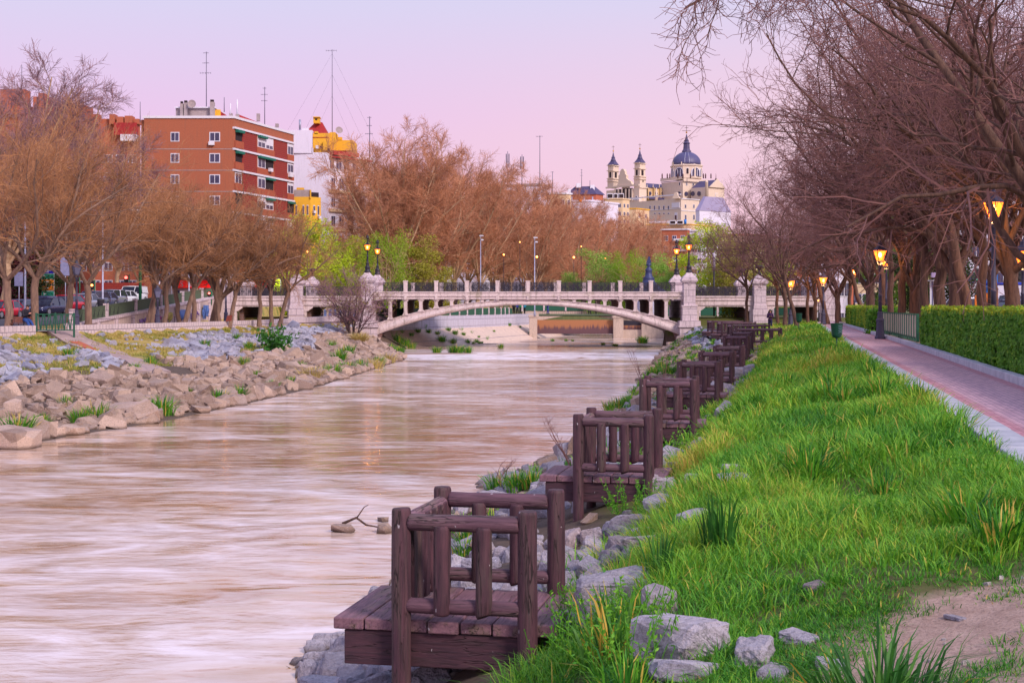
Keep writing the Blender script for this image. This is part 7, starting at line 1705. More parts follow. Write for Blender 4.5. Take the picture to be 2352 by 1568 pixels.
class Block:
    def __init__(s, name, label, xl, xc, xr, ytop, ybot, d, Lv, Rv, wall, cat='building', parent=None, root=True, partname='wall', group=None):
        s.C = Vector(((xc - 1176) * d / F, d)); s.Lv = Vector(Lv).normalized(); s.Rv = Vector(Rv).normalized(); s.d = d
        s.z1 = CAMZ + (HZ - ytop) * d / F; s.z0 = CAMZ + (HZ - ybot) * d / F
        s.l = s.solve('L', xl); s.r = s.solve('R', xr)
        s.root = empty(name, (s.C.x, s.C.y, s.z0), label, cat, group) if root else parent
        s.o = Vector((s.root.location.x, s.root.location.y, s.root.location.z))
        mb = MB(); c = s.C; q = [c, c + s.Rv * s.r, c + s.Rv * s.r + s.Lv * s.l, c + s.Lv * s.l]; s.q = q
        mb.prism([(p.x - s.o.x, p.y - s.o.y) for p in q], s.z0 - s.o.z, s.z1 - s.o.z, axis='z')
        s.w = mb.build(partname, wall, s.root)
    def solve(s, f, xd):
        v = s.Lv if f == 'L' else s.Rv; k = xd - 1176
        return (k * s.C.y - s.C.x * F) / (v.x * F - k * v.y)
    def pt(s, f, xd, yd):
        v = s.Lv if f == 'L' else s.Rv; t = s.solve(f, xd); p = s.C + v * t
        return t, CAMZ + (HZ - yd) * p.y / F
    def panel(s, name, f, x0, y0, x1, y1, mat, proud=.06, depth=.3, parent=None):
        """a box set in or on a wall face, spanning photo columns x0-x1 and rows y0-y1 (rows read at its left end)"""
        t0, za = s.pt(f, x0, y0); t1, _ = s.pt(f, x1, y0); _, zb = s.pt(f, x0, y1); return s.tz(name, f, t0, t1, zb, za, mat, proud, depth, parent)
    def tz(s, name, f, t0, t1, zb, za, mat, proud=.06, depth=.3, parent=None):
        v, w_ = (s.Lv, s.Rv) if f == 'L' else (s.Rv, s.Lv); n = Vector((v.y, -v.x)); n = -n if n.dot(w_) > 0 else n
        a, b_ = s.C + v * t0 + n * proud, s.C + v * t1 + n * proud; c, e = b_ - n * depth, a - n * depth
        mb = MB(); mb.prism([(p.x - s.o.x, p.y - s.o.y) for p in (a, b_, c, e)], zb - s.o.z, za - s.o.z, axis='z'); return mb.build(name, mat, parent or s.root)
    def window(s, f, t0, t1, zb, za, frame=WFR, glass=WGL, shut=0):
        o = s.tz('window', f, t0, t1, zb, za, frame, .05, .25)
        m = (t1 - t0) * .08; s.tz('pane', f, t0 + m, (t0 + t1) / 2 - m * .4, zb + .12, za - .12 - shut, glass, .065, .05, o); s.tz('pane', f, (t0 + t1) / 2 + m * .4, t1 - m, zb + .12, za - .12 - shut, glass, .065, .05, o)
        return o
    def roofbox(s, h, mat, over=.3, name='roof'):
        q = [s.C - (s.Lv + s.Rv) * over, s.C + s.Rv * (s.r + over) - s.Lv * over, s.C + s.Rv * (s.r + over) + s.Lv * (s.l + over), s.C + s.Lv * (s.l + over) - s.Rv * over]
        mb = MB(); mb.prism([(p.x - s.o.x, p.y - s.o.y) for p in q], s.z1 - s.o.z, s.z1 + h - s.o.z, axis='z'); return mb.build(name, mat, s.root)
    def hip(s, h, mat, over=.5, inset=.35, name='roof'):
        q = [s.C - (s.Lv + s.Rv) * over, s.C + s.Rv * (s.r + over) - s.Lv * over, s.C + s.Rv * (s.r + over) + s.Lv * (s.l + over), s.C + s.Lv * (s.l + over) - s.Rv * over]; cc = (q[0] + q[2]) / 2
        t = [p + (cc - p) * (1 - inset) for p in q]; z = s.z1 - s.o.z; mb = MB(); mb.add([(p.x - s.o.x, p.y - s.o.y, z) for p in q] + [(p.x - s.o.x, p.y - s.o.y, z + h) for p in t], [(3, 2, 1, 0), (4, 5, 6, 7), (0, 1, 5, 4), (1, 2, 6, 5), (2, 3, 7, 6), (3, 0, 4, 7)]); return mb.build(name, mat, s.root)
    def gridwin(s, f, n, floors, z_first, dz, w_=1.1, h_=1.5, **k):
        ln = s.l if f == 'L' else s.r
        for i in range(n):
            for j in range(floors):
                t = ln * (i + .5) / n; z = z_first + j * dz
                if z + h_ < s.z1 - .3: s.window(f, t - w_ / 2, t + w_ / 2, z, z + h_, **k)
    def boxon(s, name, xa, xb, ya, yb, dd, mat, th=1.2, parent=None, lathe=False):
        """something standing on the roof at distance dd"""
        a, b_ = W(xa, ya, dd), W(xb, yb, dd); mb = MB()
        if lathe: mb.lathe([((b_.x - a.x) / 2, b_.z - s.o.z), ((b_.x - a.x) / 2, a.z - s.o.z)], ((a.x + b_.x) / 2 - s.o.x, dd - s.o.y, 0), 12)
        else: mb.bb(a.x - s.o.x, b_.x - s.o.x, dd - s.o.y, dd + th - s.o.y, b_.z - s.o.z, a.z - s.o.z)
        return mb.build(name, mat, parent or s.root)
def antenna(xd, ytop, ybot, d, label, kind=0, th=.05):
    a, b_ = W(xd, ytop, d), W(xd, ybot, d); h = a.z - b_.z; r = empty('aerial', (b_.x, b_.y, b_.z), label, 'aerial', 'rooftop aerials'); mb = MB(); g = random.Random(int(xd))
    mb.tube([(0, 0, -.5), (0, 0, h)], [th * 1.4, th], 6); mb.build('mast', AER, r); mb = MB()
    for k in range(3 if kind == 0 else 1 if kind == 1 else 0):
        z = h * (1 - .18 * k) - .2; w_ = h * g.uniform(.06, .11) * (1 if k else .8); mb.beam((-w_, 0, z), (w_ * .7, 0, z + .04), th * .8)
        for q in range(5): x = -w_ + 1.7 * w_ * q / 4; mb.beam((x, -w_ * .3, z), (x, w_ * .3, z), th * .6); mb.beam((x, 0, z - w_ * .16), (x, 0, z + w_ * .16), th * .6)
    if kind == 3:
        for q in (-1, 1): mb.box((q * .35, 0, h * .72), (.28, .2, h * .42)); mb.beam((0, 0, h * .7), (q * .35, 0, h * .7), .06)
    if mb.v: mb.build('elements', AER, r)
    return r
AER = M('aerial_metal', S(120, 112, 136), S(96, 90, 112), 6, .6)
# brick apartment block
B = Block('apartment_building', 'six storey orange brick apartment block with dark red side and white floor bands', 331, 537, 674.5, 272, 702, 204, (-1, 0), (.27, .96), BRICK)
B.panel('side_bay', 'L', 331, 274, 322, 702, BRICK, -.6, 3)
B.roofbox(.35, WFR, .15, 'cornice'); B.roofbox(.2, GREYR, -.4, 'flat_roof')
zb = [27.06 - 3.04 * i for i in range(8)]
for i, z in enumerate(zb):
    if i: B.tz('floor_band', 'L', -.1, B.l, z - .06, z + .04, GREYR, .03)
    B.tz('floor_band', 'R', -.05, B.r + .05, z - .12, z + .16, WFR, .22, .5)
    zt = z - .14; zl = z - 2.85
    seg = [(537, 556, 'b'), (556, 589, 'd'), (589, 629.6, 'w'), (629.6, 659, 'd'), (659, 674.3, 'w')]
    for x0, x1, k in seg:
        t0, t1 = B.solve('R', x0), B.solve('R', x1)
        if k == 'd': B.tz('brick_panel', 'R', t0, t1, zl, zt, DBRICK, .05, .3)
        elif k == 'b':
            B.tz('balcony', 'R', t0 + .02, t1, zl, zl + 1.05, BALC, .3, .5); B.tz('recess_shade_panel', 'R', t0 + .5, t1 - .1, zl + 1.05, zt, DARKR, .04, .2)
            if i < 2: B.tz('awning', 'R', t0 + .4, t1 - .1, zt - .45, zt - .05, AWN, .55, .5)
            if i in (2, 4): B.window('R', t0 + .3, t1 - .2, zl + 1.0, zt - .1)
        else:
            B.tz('balcony', 'R', t0 + .05, t1 - .05, zl, zl + .95, BALC, .12, .3); w0, w1 = t0 + (t1 - t0) * .06, t1 - (t1 - t0) * .06; mid = (w0 + w1) / 2
            if x0 == 589:
                B.window('R', w0, mid - .05, zl + .95, zt - .05, shut=[.8, .2, .2, .5, .2, .3, .2, .2][i])
                if i in (1, 2): B.tz('recess_shade_panel', 'R', mid, w1, zl + .95, zt - .05, DARKR, .05, .2)
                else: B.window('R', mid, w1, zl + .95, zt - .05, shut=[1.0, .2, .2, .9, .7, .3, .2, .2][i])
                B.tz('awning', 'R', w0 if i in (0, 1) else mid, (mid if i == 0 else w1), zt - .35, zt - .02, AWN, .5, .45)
            elif i == 3: B.tz('recess_shade_panel', 'R', w0, w1, zl + .95, zt - .05, DARKR, .13, .2); B.tz('awning', 'R', w0, w1, zt - .35, zt, AWN, .5, .4)
            else: B.window('R', w0, w1, zl + .9, zt - .1, shut=[.3, .1, .3, 0, .9, .3, .3, .3][i])
for i in range(7):
    for x0, x1 in ((392, 412), (481, 505.6)):
        t0, t1 = B.solve('L', x0), B.solve('L', x1); z1 = CAMZ + (HZ - 303.6) * 204 / F - 3.04 * i; B.window('L', t1, t0, z1 - 1.36, z1)
B.panel('air_conditioner', 'L', 493, 326, 480, 334, WFR, .4, .4); B.panel('air_conditioner', 'R', 660, 395, 668, 406, WFR, .5, .4); B.panel('air_conditioner', 'R', 614, 386, 620, 394, WFR, .55, .4)
B.boxon('penthouse', 403.6, 492, 247, 271, 207, GREYR, 6); B.boxon('penthouse_roof', 401, 494, 245.5, 248, 206.6, WFR, 7)
for xa, xb, ya in ((413.5, 420, 233), (422, 430, 231), (482, 491, 229)): c = B.boxon('chimney', xa, xb, ya + 5, 271, 206.2, GREYR, .9); B.boxon('pot', xa + .8, xb - .8, ya, ya + 5, 206.6, DARKR, .5, c)
mb = MB(); p = W(441, 240, 206); mb.lathe([(.02, 0), (.5, .08), (.62, .22), (.6, .22), (.4, .06)], (0, 0, 0), 16); mb.xf(Matrix.Translation((p.x - B.o.x, p.y - B.o.y, p.z - B.o.z)) @ Matrix.Rotation(R_(80), 4, 'X')); mb.build('satellite_dish', GREYR, B.root)
mb = MB()
for (xa, ya, xb, yb, d0) in ((494, 247, 545, 271, 208), (545, 262, 622, 285, 212)):
    a, b_ = W(xa, ya, d0), W(xb, yb, d0 + 4); z0 = B.z1 + .2 - B.o.z
    ax, ay, bx, by = a.x - B.o.x, a.y - B.o.y, b_.x - B.o.x, b_.y - B.o.y; az = a.z - B.o.z
    mb.add([(ax, ay, z0), (ax, ay + 6, z0), (bx, by, z0), (bx, by + 6, z0), (ax, ay, az), (ax, ay + 6, az)], [(0, 4, 2), (1, 3, 5), (4, 5, 3, 2), (0, 1, 5, 4), (0, 2, 3, 1)])
mb.build('pitched_roof', RTILE, B.root)
B.boxon('gable', 493.5, 506, 252, 270, 207.6, YEL, .3)
for xa, xb, ya, yb, d_ in ((528, 530.5, 238, 262, 208), (543, 546.5, 229, 262, 209)): B.boxon('flue', xa, xb, ya, yb, d_, WFR, .3, lathe=True)
for xa, xb, ya, yb, d_ in ((526, 533, 260, 268, 209), (541, 548, 262, 269, 210), (589, 596, 261, 278, 214), (632, 639, 284, 292, 218)): B.boxon('chimney', xa, xb, ya, yb, d_, GREYR, .6)
# red shop sign on its ground floor, letters partly hidden by trunks in the photograph
sgm = bpy.data.materials.new('shop_sign_red'); sgm.use_nodes = True; q = sgm.node_tree.nodes['Principled BSDF']; q.inputs['Base Color'].default_value = S(236, 20, 24); q.inputs['Emission Color'].default_value = S(240, 20, 24); q.inputs['Emission Strength'].default_value = .35
d = 186; a, b_ = W(398, 644, d), W(500, 661, d); sg = empty('shop', (a.x, d, 1.8), 'low shop front with a long red sign behind the left bridge end', 'shop')
def sh(name, x0, y0, x1, y1, mat, dy=0, th=.3, par=None): p, q_ = W(x0, y0, d), W(x1, y1, d); mb = MB(); mb.bb(p.x - a.x, q_.x - a.x, dy, dy + th, q_.z - 1.8, p.z - 1.8); return mb.build(name, mat, par or sg)
sh('wall', 385, 634, 625, 705, GREYR, 0, 8); sh('canopy', 385, 630, 625, 634, WFR, -1.5, 9); so_ = sh('sign', 398, 644, 500, 661, sgm, -.3); sh('sign', 530, 644, 560, 655, sgm, -.3); sh('sign', 563, 645, 615, 660, sgm, -.3); sh('arch_door', 484, 666, 496, 700, DARKR, -.05); [sh('window', x, 667, x + 22, 690, WGL, -.05) for x in (400, 440, 520, 560, 590)]
for tx, xd in (('S', 419), ('er', 443)): p = W(xd, 653, d); text_obj(tx, .95, WFR, so_, (p.x - a.x, -.34, p.z - 1.8))
tg = W(424, 655, d); 
# brick blocks with chimney towers behind the plane trees on the left
B2 = Block('apartment_building', 'brick apartment block with tower like chimneys behind the plane trees, far left', -120, 206, 214, 246, 704, 250, (-1, 0), (.2, .97), ORB)
B2.gridwin('L', 10, 9, 4.5, 3.1, 1.5, 1.5)
for x0, x1, y0 in ((0, 57, 205), (76, 84, 222), (88, 101, 214), (103, 120, 224), (134, 151, 241), (153, 160, 233), (164, 174, 236), (178, 193, 240)): B2.boxon('chimney', x0, x1, y0, 262, 249, ORB, 3)
B3 = Block('apartment_building', 'lower brick block with chimneys and a red roof edge, left of the orange brick block', 207, 318, 322, 273, 704, 246, (-1, 0), (.2, .97), ORB)
B3.gridwin('L', 4, 8, 4.5, 3.1, 1.5, 1.5)
for x0, x1, y0 in ((211, 226, 262), (251, 263, 262), (268, 283, 268), (286, 303, 266), (309, 319, 274)): B3.boxon('chimney', x0, x1, y0, 285, 245, ORB, 2)
B3.panel('red_roof', 'L', 318, 284, 266, 312, RTILE, 1.2, 1.2); B3.panel('white_terrace', 'L', 318, 311, 282, 326, WFR, 1.6, 1.6)
mb = MB(); p = W(-60, 702, 175); mb.bb(0, W(330, 702, 175).x - p.x, 0, .5, -1, (702 - 650) * 175 / F); o = mb.build('street_wall', DBRICK, None, (p.x, p.y, 1.6)); tag(o, 'dark brick garden wall across the street behind the cars', 'wall')
# tall white building with yellow attic
B4 = Block('apartment_building', 'tall white party wall building with yellow attic and red roofs', 662, 754.7, 860, 350, 702, 238, (-1, .05), (.62, .78), WHW)
for xa, xb, ya in ((662, 717, 299), (716, 719, 340)): B4.boxon('wall_top', xa, xb, ya, 352, 238.01, WHW, 8)
at = B4.boxon('attic', 719, 757, 306, 351, 238.6, YEL, 7); mb = MB()
B4.boxon('attic', 757, 770, 304, 351, 239, YEL, 4); B4.boxon('attic', 770, 811, 322, 346, 241, YEL, 6); B4.boxon('attic', 742, 757, 324, 345, 238, YEL, .6, at); B4.boxon('chimney', 722, 730, 302, 308, 238.6, YEL, 2); B4.boxon('chimney', 776, 785, 315, 323, 241, YEL, 1)
p = [W(690, 321 - 4, 239), W(756, 322, 239), W(733, 282, 242)]; mb = MB(); x0, x1, xm = p[0].x - B4.o.x, p[1].x - B4.o.x, p[2].x - B4.o.x; z0, z1 = p[0].z - B4.o.z, p[2].z - B4.o.z
mb.add([(x0, .5, z0), (x1, .5, z0), (x1, 7, z0), (x0, 7, z0), (xm - .6, 3.5, z1), (xm + .6, 3.5, z1)], [(0, 1, 5, 4), (1, 2, 5), (2, 3, 4, 5), (3, 0, 4), (3, 2, 1, 0)]); mb.build('pyramid_roof', RTILE, B4.root)
ch_ = B4.boxon('chimney', 719.5, 733, 269, 283, 239.6, YEL, 1.6); B4.boxon('opening', 724, 728.5, 272.5, 276.5, 239.57, DARKR, .3, ch_); B4.boxon('chimney_cap', 718.5, 734, 268, 269.6, 239.3, YEL, 2.1, ch_)
B4.boxon('dormer', 693, 708, 294, 306, 238.4, WFR, 1); B4.boxon('duct', 686.5, 691.5, 275, 299, 238.3, SILP, .4, lathe=True)
for x0, x1 in ((734, 738), (752, 758)): B4.boxon('vent', x0, x1, 336 if x0 < 740 else 341, 341 if x0 < 740 else 347, 237.9, DARKR, .4)
B4.boxon('air_conditioner', 725, 731, 334, 341, 237.7, WFR, .6)
B4.panel('red_roof', 'R', 757, 346, 815, 356, RTILE, 1.0, 1.4); B4.panel('eave', 'R', 755, 359, 850, 362, RTILE, .8, 1)
for x0, x1 in ((757, 767), (771, 785), (788, 803), (808, 822)): t0, t1 = B4.solve('R', x0), B4.solve('R', x1); z1 = CAMZ + (HZ - 368) * 242 / F; B4.window('R', t0, t1, z1 - 1.9, z1)
for j in range(1, 8):
    for x0, x1 in ((760, 770), (778, 790), (800, 812), (822, 836)): t0, t1 = B4.solve('R', x0), B4.solve('R', x1); z1 = CAMZ + (HZ - 368) * 242 / F - 3.2 * j; B4.window('R', t0, t1, z1 - 1.9, z1)
    B4.tz('balcony_band', 'R', 0, B4.r, z1 - 2.6, z1 - 2.1, CRM, .4, .5)
mb = MB(); p = W(778.5, 300, 240); mb.lathe([(.02, 0), (.45, .06), (.62, .2), (.6, .2), (.4, .04)], (0, 0, 0), 16); mb.xf(Matrix.Translation((p.x - B4.o.x, p.y - B4.o.y, p.z - B4.o.z)) @ Matrix.Rotation(R_(70), 4, 'X') @ Matrix.Rotation(R_(20), 4, 'Y')); mb.build('satellite_dish', GREYR, B4.root)
# small yellow house
B5 = Block('house', 'small yellow house with a grey roof parapet between the brick and white buildings', 674, 713, 737, 452, 640, 224, (-1, 0), (.7, .72), YEL)
B5.boxon('parapet', 673, 712.5, 436, 456, 224.02, GREYR, .5); B5.boxon('parapet', 711.5, 714, 436, 456, 223.8, YEL, .5); B5.panel('terrace_screen', 'R', 714, 441, 734, 455, DARKR, -.2, .1); B5.boxon('chimney', 681, 697, 431, 436, 225, YEL, 1)
for x0, x1, f in ((679, 682.5, 'L'), (695, 699, 'L'), (704.5, 708.5, 'L'), (719, 723.5, 'R'), (729, 733, 'R')):
    t = sorted((B5.solve(f, x0), B5.solve(f, x1))); z1 = CAMZ + (HZ - 471) * 224 / F; B5.window(f, t[0], t[1], z1 - 1.6, z1)
for i in range(2): B5.panel('air_conditioner', 'R', 717 + i * 12, 484 + i * 12, 722 + i * 12, 490 + i * 12, WFR, .5, .4)
# blocks seen through the avenue of planes, and beyond
def simple(name, label, xl, xc, xr, yt, yb, d, wall, nl=0, nr=0, fl=4, roof=None, rh=.5, Lv=(-1, .25), Rv=(.6, .8), dz=3.2, win=(1.3, 1.6)):
    b = Block(name, label, xl, xc, xr, yt, yb, d, Lv, Rv, wall)
    if nl: b.gridwin('L', nl, fl, b.z1 - dz * fl, dz, *win)
    if nr: b.gridwin('R', nr, fl, b.z1 - dz * fl, dz, *win)
    if roof is not None: b.hip(rh, roof, .5, .5) if rh > 1 else b.roofbox(rh, roof, .3)
    return b
simple('apartment_building', 'cream block glimpsed behind the first avenue trees', 860, 930, 1010, 400, 700, 300, CRM, 4, 4, 7, WFR); simple('apartment_building', 'white and ochre block behind the avenue, under the phone masts', 1010, 1110, 1180, 436, 700, 330, WHW, 5, 4, 6, ORB)
simple('apartment_building', 'pale block with phone masts on its roof behind the avenue', 1125, 1240, 1262, 426, 700, 372, WHW, 6, 2, 5, GREYR); simple('apartment_building', 'low white block right of the phone masts', 1235, 1300, 1312, 446, 700, 420, CRM, 4, 1, 5, WFR)
b = simple('house', 'red brick house with a slate pyramid roof left of the cathedral', 1303, 1369, 1385.5, 446, 560, 520, ORB, 6, 3, 1, SLATE, 3.0, win=(1.2, 1.2)); b.boxon('chimney', 1324, 1334, 421, 431, 521, WFR, 2); b.boxon('chimney', 1355, 1366, 425, 440, 521, WFR, 2); b.boxon('chimney', 1304, 1311, 434, 445, 521, WFR, 2)
for x in (1313.5, 1342, 1361): b.boxon('column', x - 1.6, x + 1.6, 452, 471, 518, SILP, 1, lathe=True)
b = simple('house', 'white terraced rooftops below the slate roofed house', 1300, 1356, 1420, 463, 560, 505, WHW, 0, 0, 0, WHW, .6); b.boxon('water_tank', 1329, 1337, 457, 464, 504, POR, 2.5, lathe=True)
b = simple('apartment_building', 'ochre block with large air conditioners on its roof in front of the cathedral', 1388, 1430, 1446, 458, 600, 560, CRM, 3, 2, 3, CRM, .5)
for x0, x1 in ((1395, 1408), (1410, 1419), (1421, 1433)): o = b.boxon('air_conditioner', x0, x1, 444, 457, 561, WFR, 3); b.boxon('fan', x0 + 1.2, x1 - 1.2, 446, 454, 560.8, DARKR, .3, o)
simple('house', 'yellow square block right below the left cathedral tower', 1447, 1461, 1491, 480, 560, 540, YEL if False else CRM, 0, 2, 1, YEL, .4)
b = simple('house', 'flat pale roofed terrace house under the palace wall', 1490, 1535, 1560, 512, 600, 600, CRM, 4, 2, 1, WFR, .8); 
b = simple('apartment_building', 'long ochre block with rooftop air conditioners below the palace', 1485, 1582, 1643, 516, 640, 520, CRM, 0, 6, 1, YEL, .3)
for x0, x1 in ((1539, 1552), (1556, 1569)): o = b.boxon('air_conditioner', x0, x1, 506, 515.5, 519, WFR, 2); b.boxon('fan', x0 + 1, x1 - 1, 507.5, 513.5, 518.8, DARKR, .3, o)
b.boxon('water_tank', 1571, 1577, 504, 515, 519, PBL, 2, lathe=True)
b = simple('apartment_building', 'terracotta brick block with white balconies behind the right bridge lanterns', 1520, 1578, 1584, 528, 690, 420, ORB, 3, 0, 9, WFR, .4); [b.panel('balcony', 'L', 1577, y, 1548, y + 5, WFR, 1, 1) for y in (548, 572, 596, 620)]
b = simple('apartment_building', 'white block with strip windows right of the terracotta one', 1580, 1610, 1665, 531, 690, 430, WHW, 2, 5, 6, WFR, .4, win=(2.2, 1.4))
simple('apartment_building', 'ochre cube house right of the palace wall', 1600, 1612, 1643, 513, 560, 545, CRM, 1, 2, 1, CRM, .3)
simple('apartment_building', 'pale block behind the yellow green tree at the right', 1655, 1720, 1790, 540, 690, 400, CRM, 4, 4, 5, ORB, .4); simple('apartment_building', 'brick block far behind the right grove', 1780, 1860, 1960, 556, 700, 330, ORB, 4, 5, 5, WFR, .4)
simple('apartment_building', 'lilac white block behind the play area', 2170, 2232, 2420, 470, 706, 170, WHW, 3, 9, 5, WFR, .4, Rv=(1, -.12)); simple('apartment_building', 'pale block behind the far end of the grove', 1960, 2060, 2160, 560, 706, 230, CRM, 5, 4, 4, WFR, .4); simple('apartment_building', 'grey pavilion with columns behind the curved far trees', 1880, 1926, 1950, 612, 740, 150, WHW, 2, 2, 2, WFR, .3)
# aerials
for xd, yt, yb, d, k, lb in ((474, 119, 247, 208, 0, 'tallest lattice aerial on the brick block penthouse'), (608, 200, 280, 214, 0, 'forked aerial on the right end of the brick block'), (515, 224, 250, 209, 2, 'short rod aerial above the red roof'), (322, 234, 275, 240, 2, 'thin rod aerial left of the brick block'), (763, 114, 306, 240, 1, 'very tall guyed mast on the white building'), (849, 268, 372, 300, 0, 'aerial behind the tallest plane tree'),
                             (1166, 348, 426, 372, 3, 'left phone mast above the avenue'), (1199, 355, 426, 372, 3, 'right phone mast above the avenue'), (1240, 312, 426, 372, 1, 'tall aerial right of the phone masts'), (1269, 394, 446, 420, 1, 'short street mast above the far avenue'), (1336, 389, 425, 521, 0, 'aerial on the slate roofed house'), (1355, 415, 430, 521, 1, 'small aerial on the right of the slate roofed house'), (50, 150, 215, 249, 2, 'thin rod aerial at the far left roofs')): antenna(xd, yt, yb, d, lb, k, .05 if d < 260 else .09)
r = empty('guy_wires', tuple(W(763, 306, 240)), 'guy wires of the very tall mast on the white building', 'wires'); mb = MB(); hz_ = (306 - 114) * 240 / F
for k, (dx, t) in enumerate(((-8, .95), (-5, .7), (-3, .45), (8, .95), (6, .7), (4, .45))): mb.tube([(0, 0, hz_ * t), (dx, 1, 0 if dx < 0 else -3)], .012, 3)
mb.build('wire', AER, r)

# ------------------------------------------------------------------ the cathedral
CX = lambda X: 1378.1 + X * .14649; CY = lambda Y: 287.1 + Y * .14649
CST = wallmat('cathedral_stone', S(236, 214, 192), S(214, 192, 182), .25); CWM = wallmat('warm_lit_nave_stone', S(232, 200, 150), S(214, 180, 136), .3); LEAD = M('dome_lead', S(92, 88, 132), S(74, 70, 112), .2, .5, .15, 1, .05); GOLD = M('gilded_ball', S(230, 160, 40), None, 3, .3, metal=.8); BRZ = M('bronze_statue', S(96, 56, 56), S(76, 44, 50), 3, .6)  # nave stone is yellower: warm side light is put into its colour
cath = empty('cathedral', tuple(W(CX(1357), CY(1200), 985)), 'domed cathedral with two spired towers on the hill', 'cathedral'); O = cath.location.copy(); kd = 3.361
CL, CR = (-.64, .77), (.77, .64)
def cb(xl, xc, xr, yt, yb, d, mat, nm='wall'): return Block('', None, CX(xl), CX(xc), CX(xr), CY(yt), CY(yb), d, CL, CR, mat, parent=cath, root=False, partname=nm)
def cwin(b, f, X0, Y0, X1, Y1, mat=WGL, nm='window', fr=True, arch=False):
    x0, x1 = CX(X0), CX(X1)
    if fr: b.panel('frame', f, CX(X0 - 5), CY(Y0 - 7), CX(X1 + 5), CY(Y1 + 5), WFR, .25, .4)
    return b.panel(nm, f, x0, CY(Y0), x1, CY(Y1), mat, .35, .3)
def lath(prof, X, d, mat, nm, n=12, rot=0, sm=True, parent=None):
    p = W(CX(X), HZ, d); mb = MB(); mb.lathe([(w_ * .14649 * d / F, CAMZ + (HZ - CY(Y)) * d / F - O.z) for w_, Y in prof], (p.x - O.x, d - O.y, 0), n, 0, sm, rot); return mb.build(nm, mat, parent or cath)
b = cb(100, 615, 730, 985, 1260, 958, CST, 'facade'); b.panel('cornice', 'L', CX(100), CY(975), CX(618), CY(1000), CST, .8, 1); b.panel('cornice', 'R', CX(612), CY(968), CX(735), CY(985), CST, .8, 1)
b.panel('porch', 'L', CX(228), CY(1012), CX(512), CY(1185), DARKR, .05, .3); [b.panel('column', 'L', CX(x), CY(1005), CX(x + 17), CY(1190), CST, .9, .9) for x in (240, 290, 345, 405, 460, 505)]  # porch depth is a flat dark panel with its shade painted in
cwin(b, 'L', 565, 1120, 583, 1180); cwin(b, 'R', 658, 1120, 682, 1185, CWM); b.panel('cornice', 'L', CX(100), CY(1195), CX(618), CY(1212), WFR, .5, .6)
for Xl, Xc, Xr, Yt in ((125, 208, 293, 0), (541, 626, 712, -36)):
    b = cb(Xl - 8, Xc, Xr + 8, 835 + Yt, 985, 962 if Yt else 990, CST, 'tower'); b2 = cb(Xl, Xc, Xr, 630 + Yt, 835 + Yt, (962 if Yt else 990) + .6, CST, 'belfry'); dd = (970 if Yt else 998)
    for bb_, (ya, yb_) in ((b, (878, 890)), (b, (838, 850)), (b2, (715, 728)), (b2, (632, 642))):
        bb_.panel('cornice', 'L', CX(Xl - 10), CY(ya + Yt), CX(Xc + 2), CY(yb_ + Yt), CST, .7, .8); bb_.panel('cornice', 'R', CX(Xc - 2), CY(ya + Yt), CX(Xr + 12), CY(yb_ + Yt), CST, .7, .8)
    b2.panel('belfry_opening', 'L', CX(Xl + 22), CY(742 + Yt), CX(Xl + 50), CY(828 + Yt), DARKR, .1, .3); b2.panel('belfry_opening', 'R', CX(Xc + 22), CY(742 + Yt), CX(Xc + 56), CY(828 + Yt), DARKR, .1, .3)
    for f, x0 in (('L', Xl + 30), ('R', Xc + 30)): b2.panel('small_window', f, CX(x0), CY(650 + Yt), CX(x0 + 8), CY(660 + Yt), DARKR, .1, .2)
    if Yt:
        cwin(b, 'R', Xc + 40, 905 + Yt, Xc + 52, 930 + Yt, DARKR, fr=False)
    lath([(92, 630 + Yt), (88, 622 + Yt), (48, 572 + Yt), (40, 560 + Yt)], Xc, dd, SLATE, 'spire', 4, math.pi / 2 * .0 + .1, False); lath([(42, 562 + Yt), (26, 520 + Yt), (30, 516 + Yt), (30, 508 + Yt), (18, 498 + Yt), (4, 432 + Yt)], Xc, dd, SLATE, 'spire', 8, 0, False)
    lath([(.5, 424 + Yt), (8, 421 + Yt), (11, 410 + Yt), (8, 399 + Yt), (.5, 396 + Yt)], Xc, dd, GOLD, 'ball', 10)
    p = W(CX(Xc), HZ, dd); mb = MB(); z = lambda Y: CAMZ + (HZ - CY(Y + Yt)) * dd / F - O.z; mb.beam((p.x - O.x, dd - O.y, z(398)), (p.x - O.x, dd - O.y, z(325)), .2); mb.beam((p.x - O.x - 1.0, dd - O.y, z(345)), (p.x - O.x + 1.0, dd - O.y, z(345)), .2); mb.build('cross', BRZ, cath)
# curved gable between the towers
b = cb(340, 430, 470, 925, 990, 972, CST, 'gable_base')
def on_plane(pts, d, mat, nm, th=2.0, parent=None):
    p0 = W(CX(383), HZ, d); vs = []; n = len(pts); Lx = Vector((-CL[0], -CL[1])).normalized(); Nx = Vector((Lx.y, -Lx.x))
    for off in (0, th):
        for X, Y in pts: t = (X - 383) * .14649 / kd / abs(CL[0]); q = Vector((p0.x, d)) + Lx * t - Nx * off * -1; vs.append((q.x - O.x, q.y - O.y, CAMZ + (HZ - CY(Y)) * d / F - O.z))
    mb = MB(); mb.add(vs, [tuple(range(n)), tuple(reversed(range(n, 2 * n)))] + [((i + 1) % n, i, i + n, (i + 1) % n + n) for i in range(n)]); return mb.build(nm, mat, parent or cath)
gb = on_plane([(300, 950), (322, 905), (330, 840), (326, 800), (345, 770), (348, 735), (365, 700), (383, 690), (401, 700), (418, 735), (421, 770), (440, 800), (436, 840), (460, 870), (500, 900), (520, 950)], 972, CST, 'gable'); on_plane([(370, 900), (370, 830), (383, 812), (396, 830), (396, 900)], 971.4, DARKR, 'niche', .3, gb)
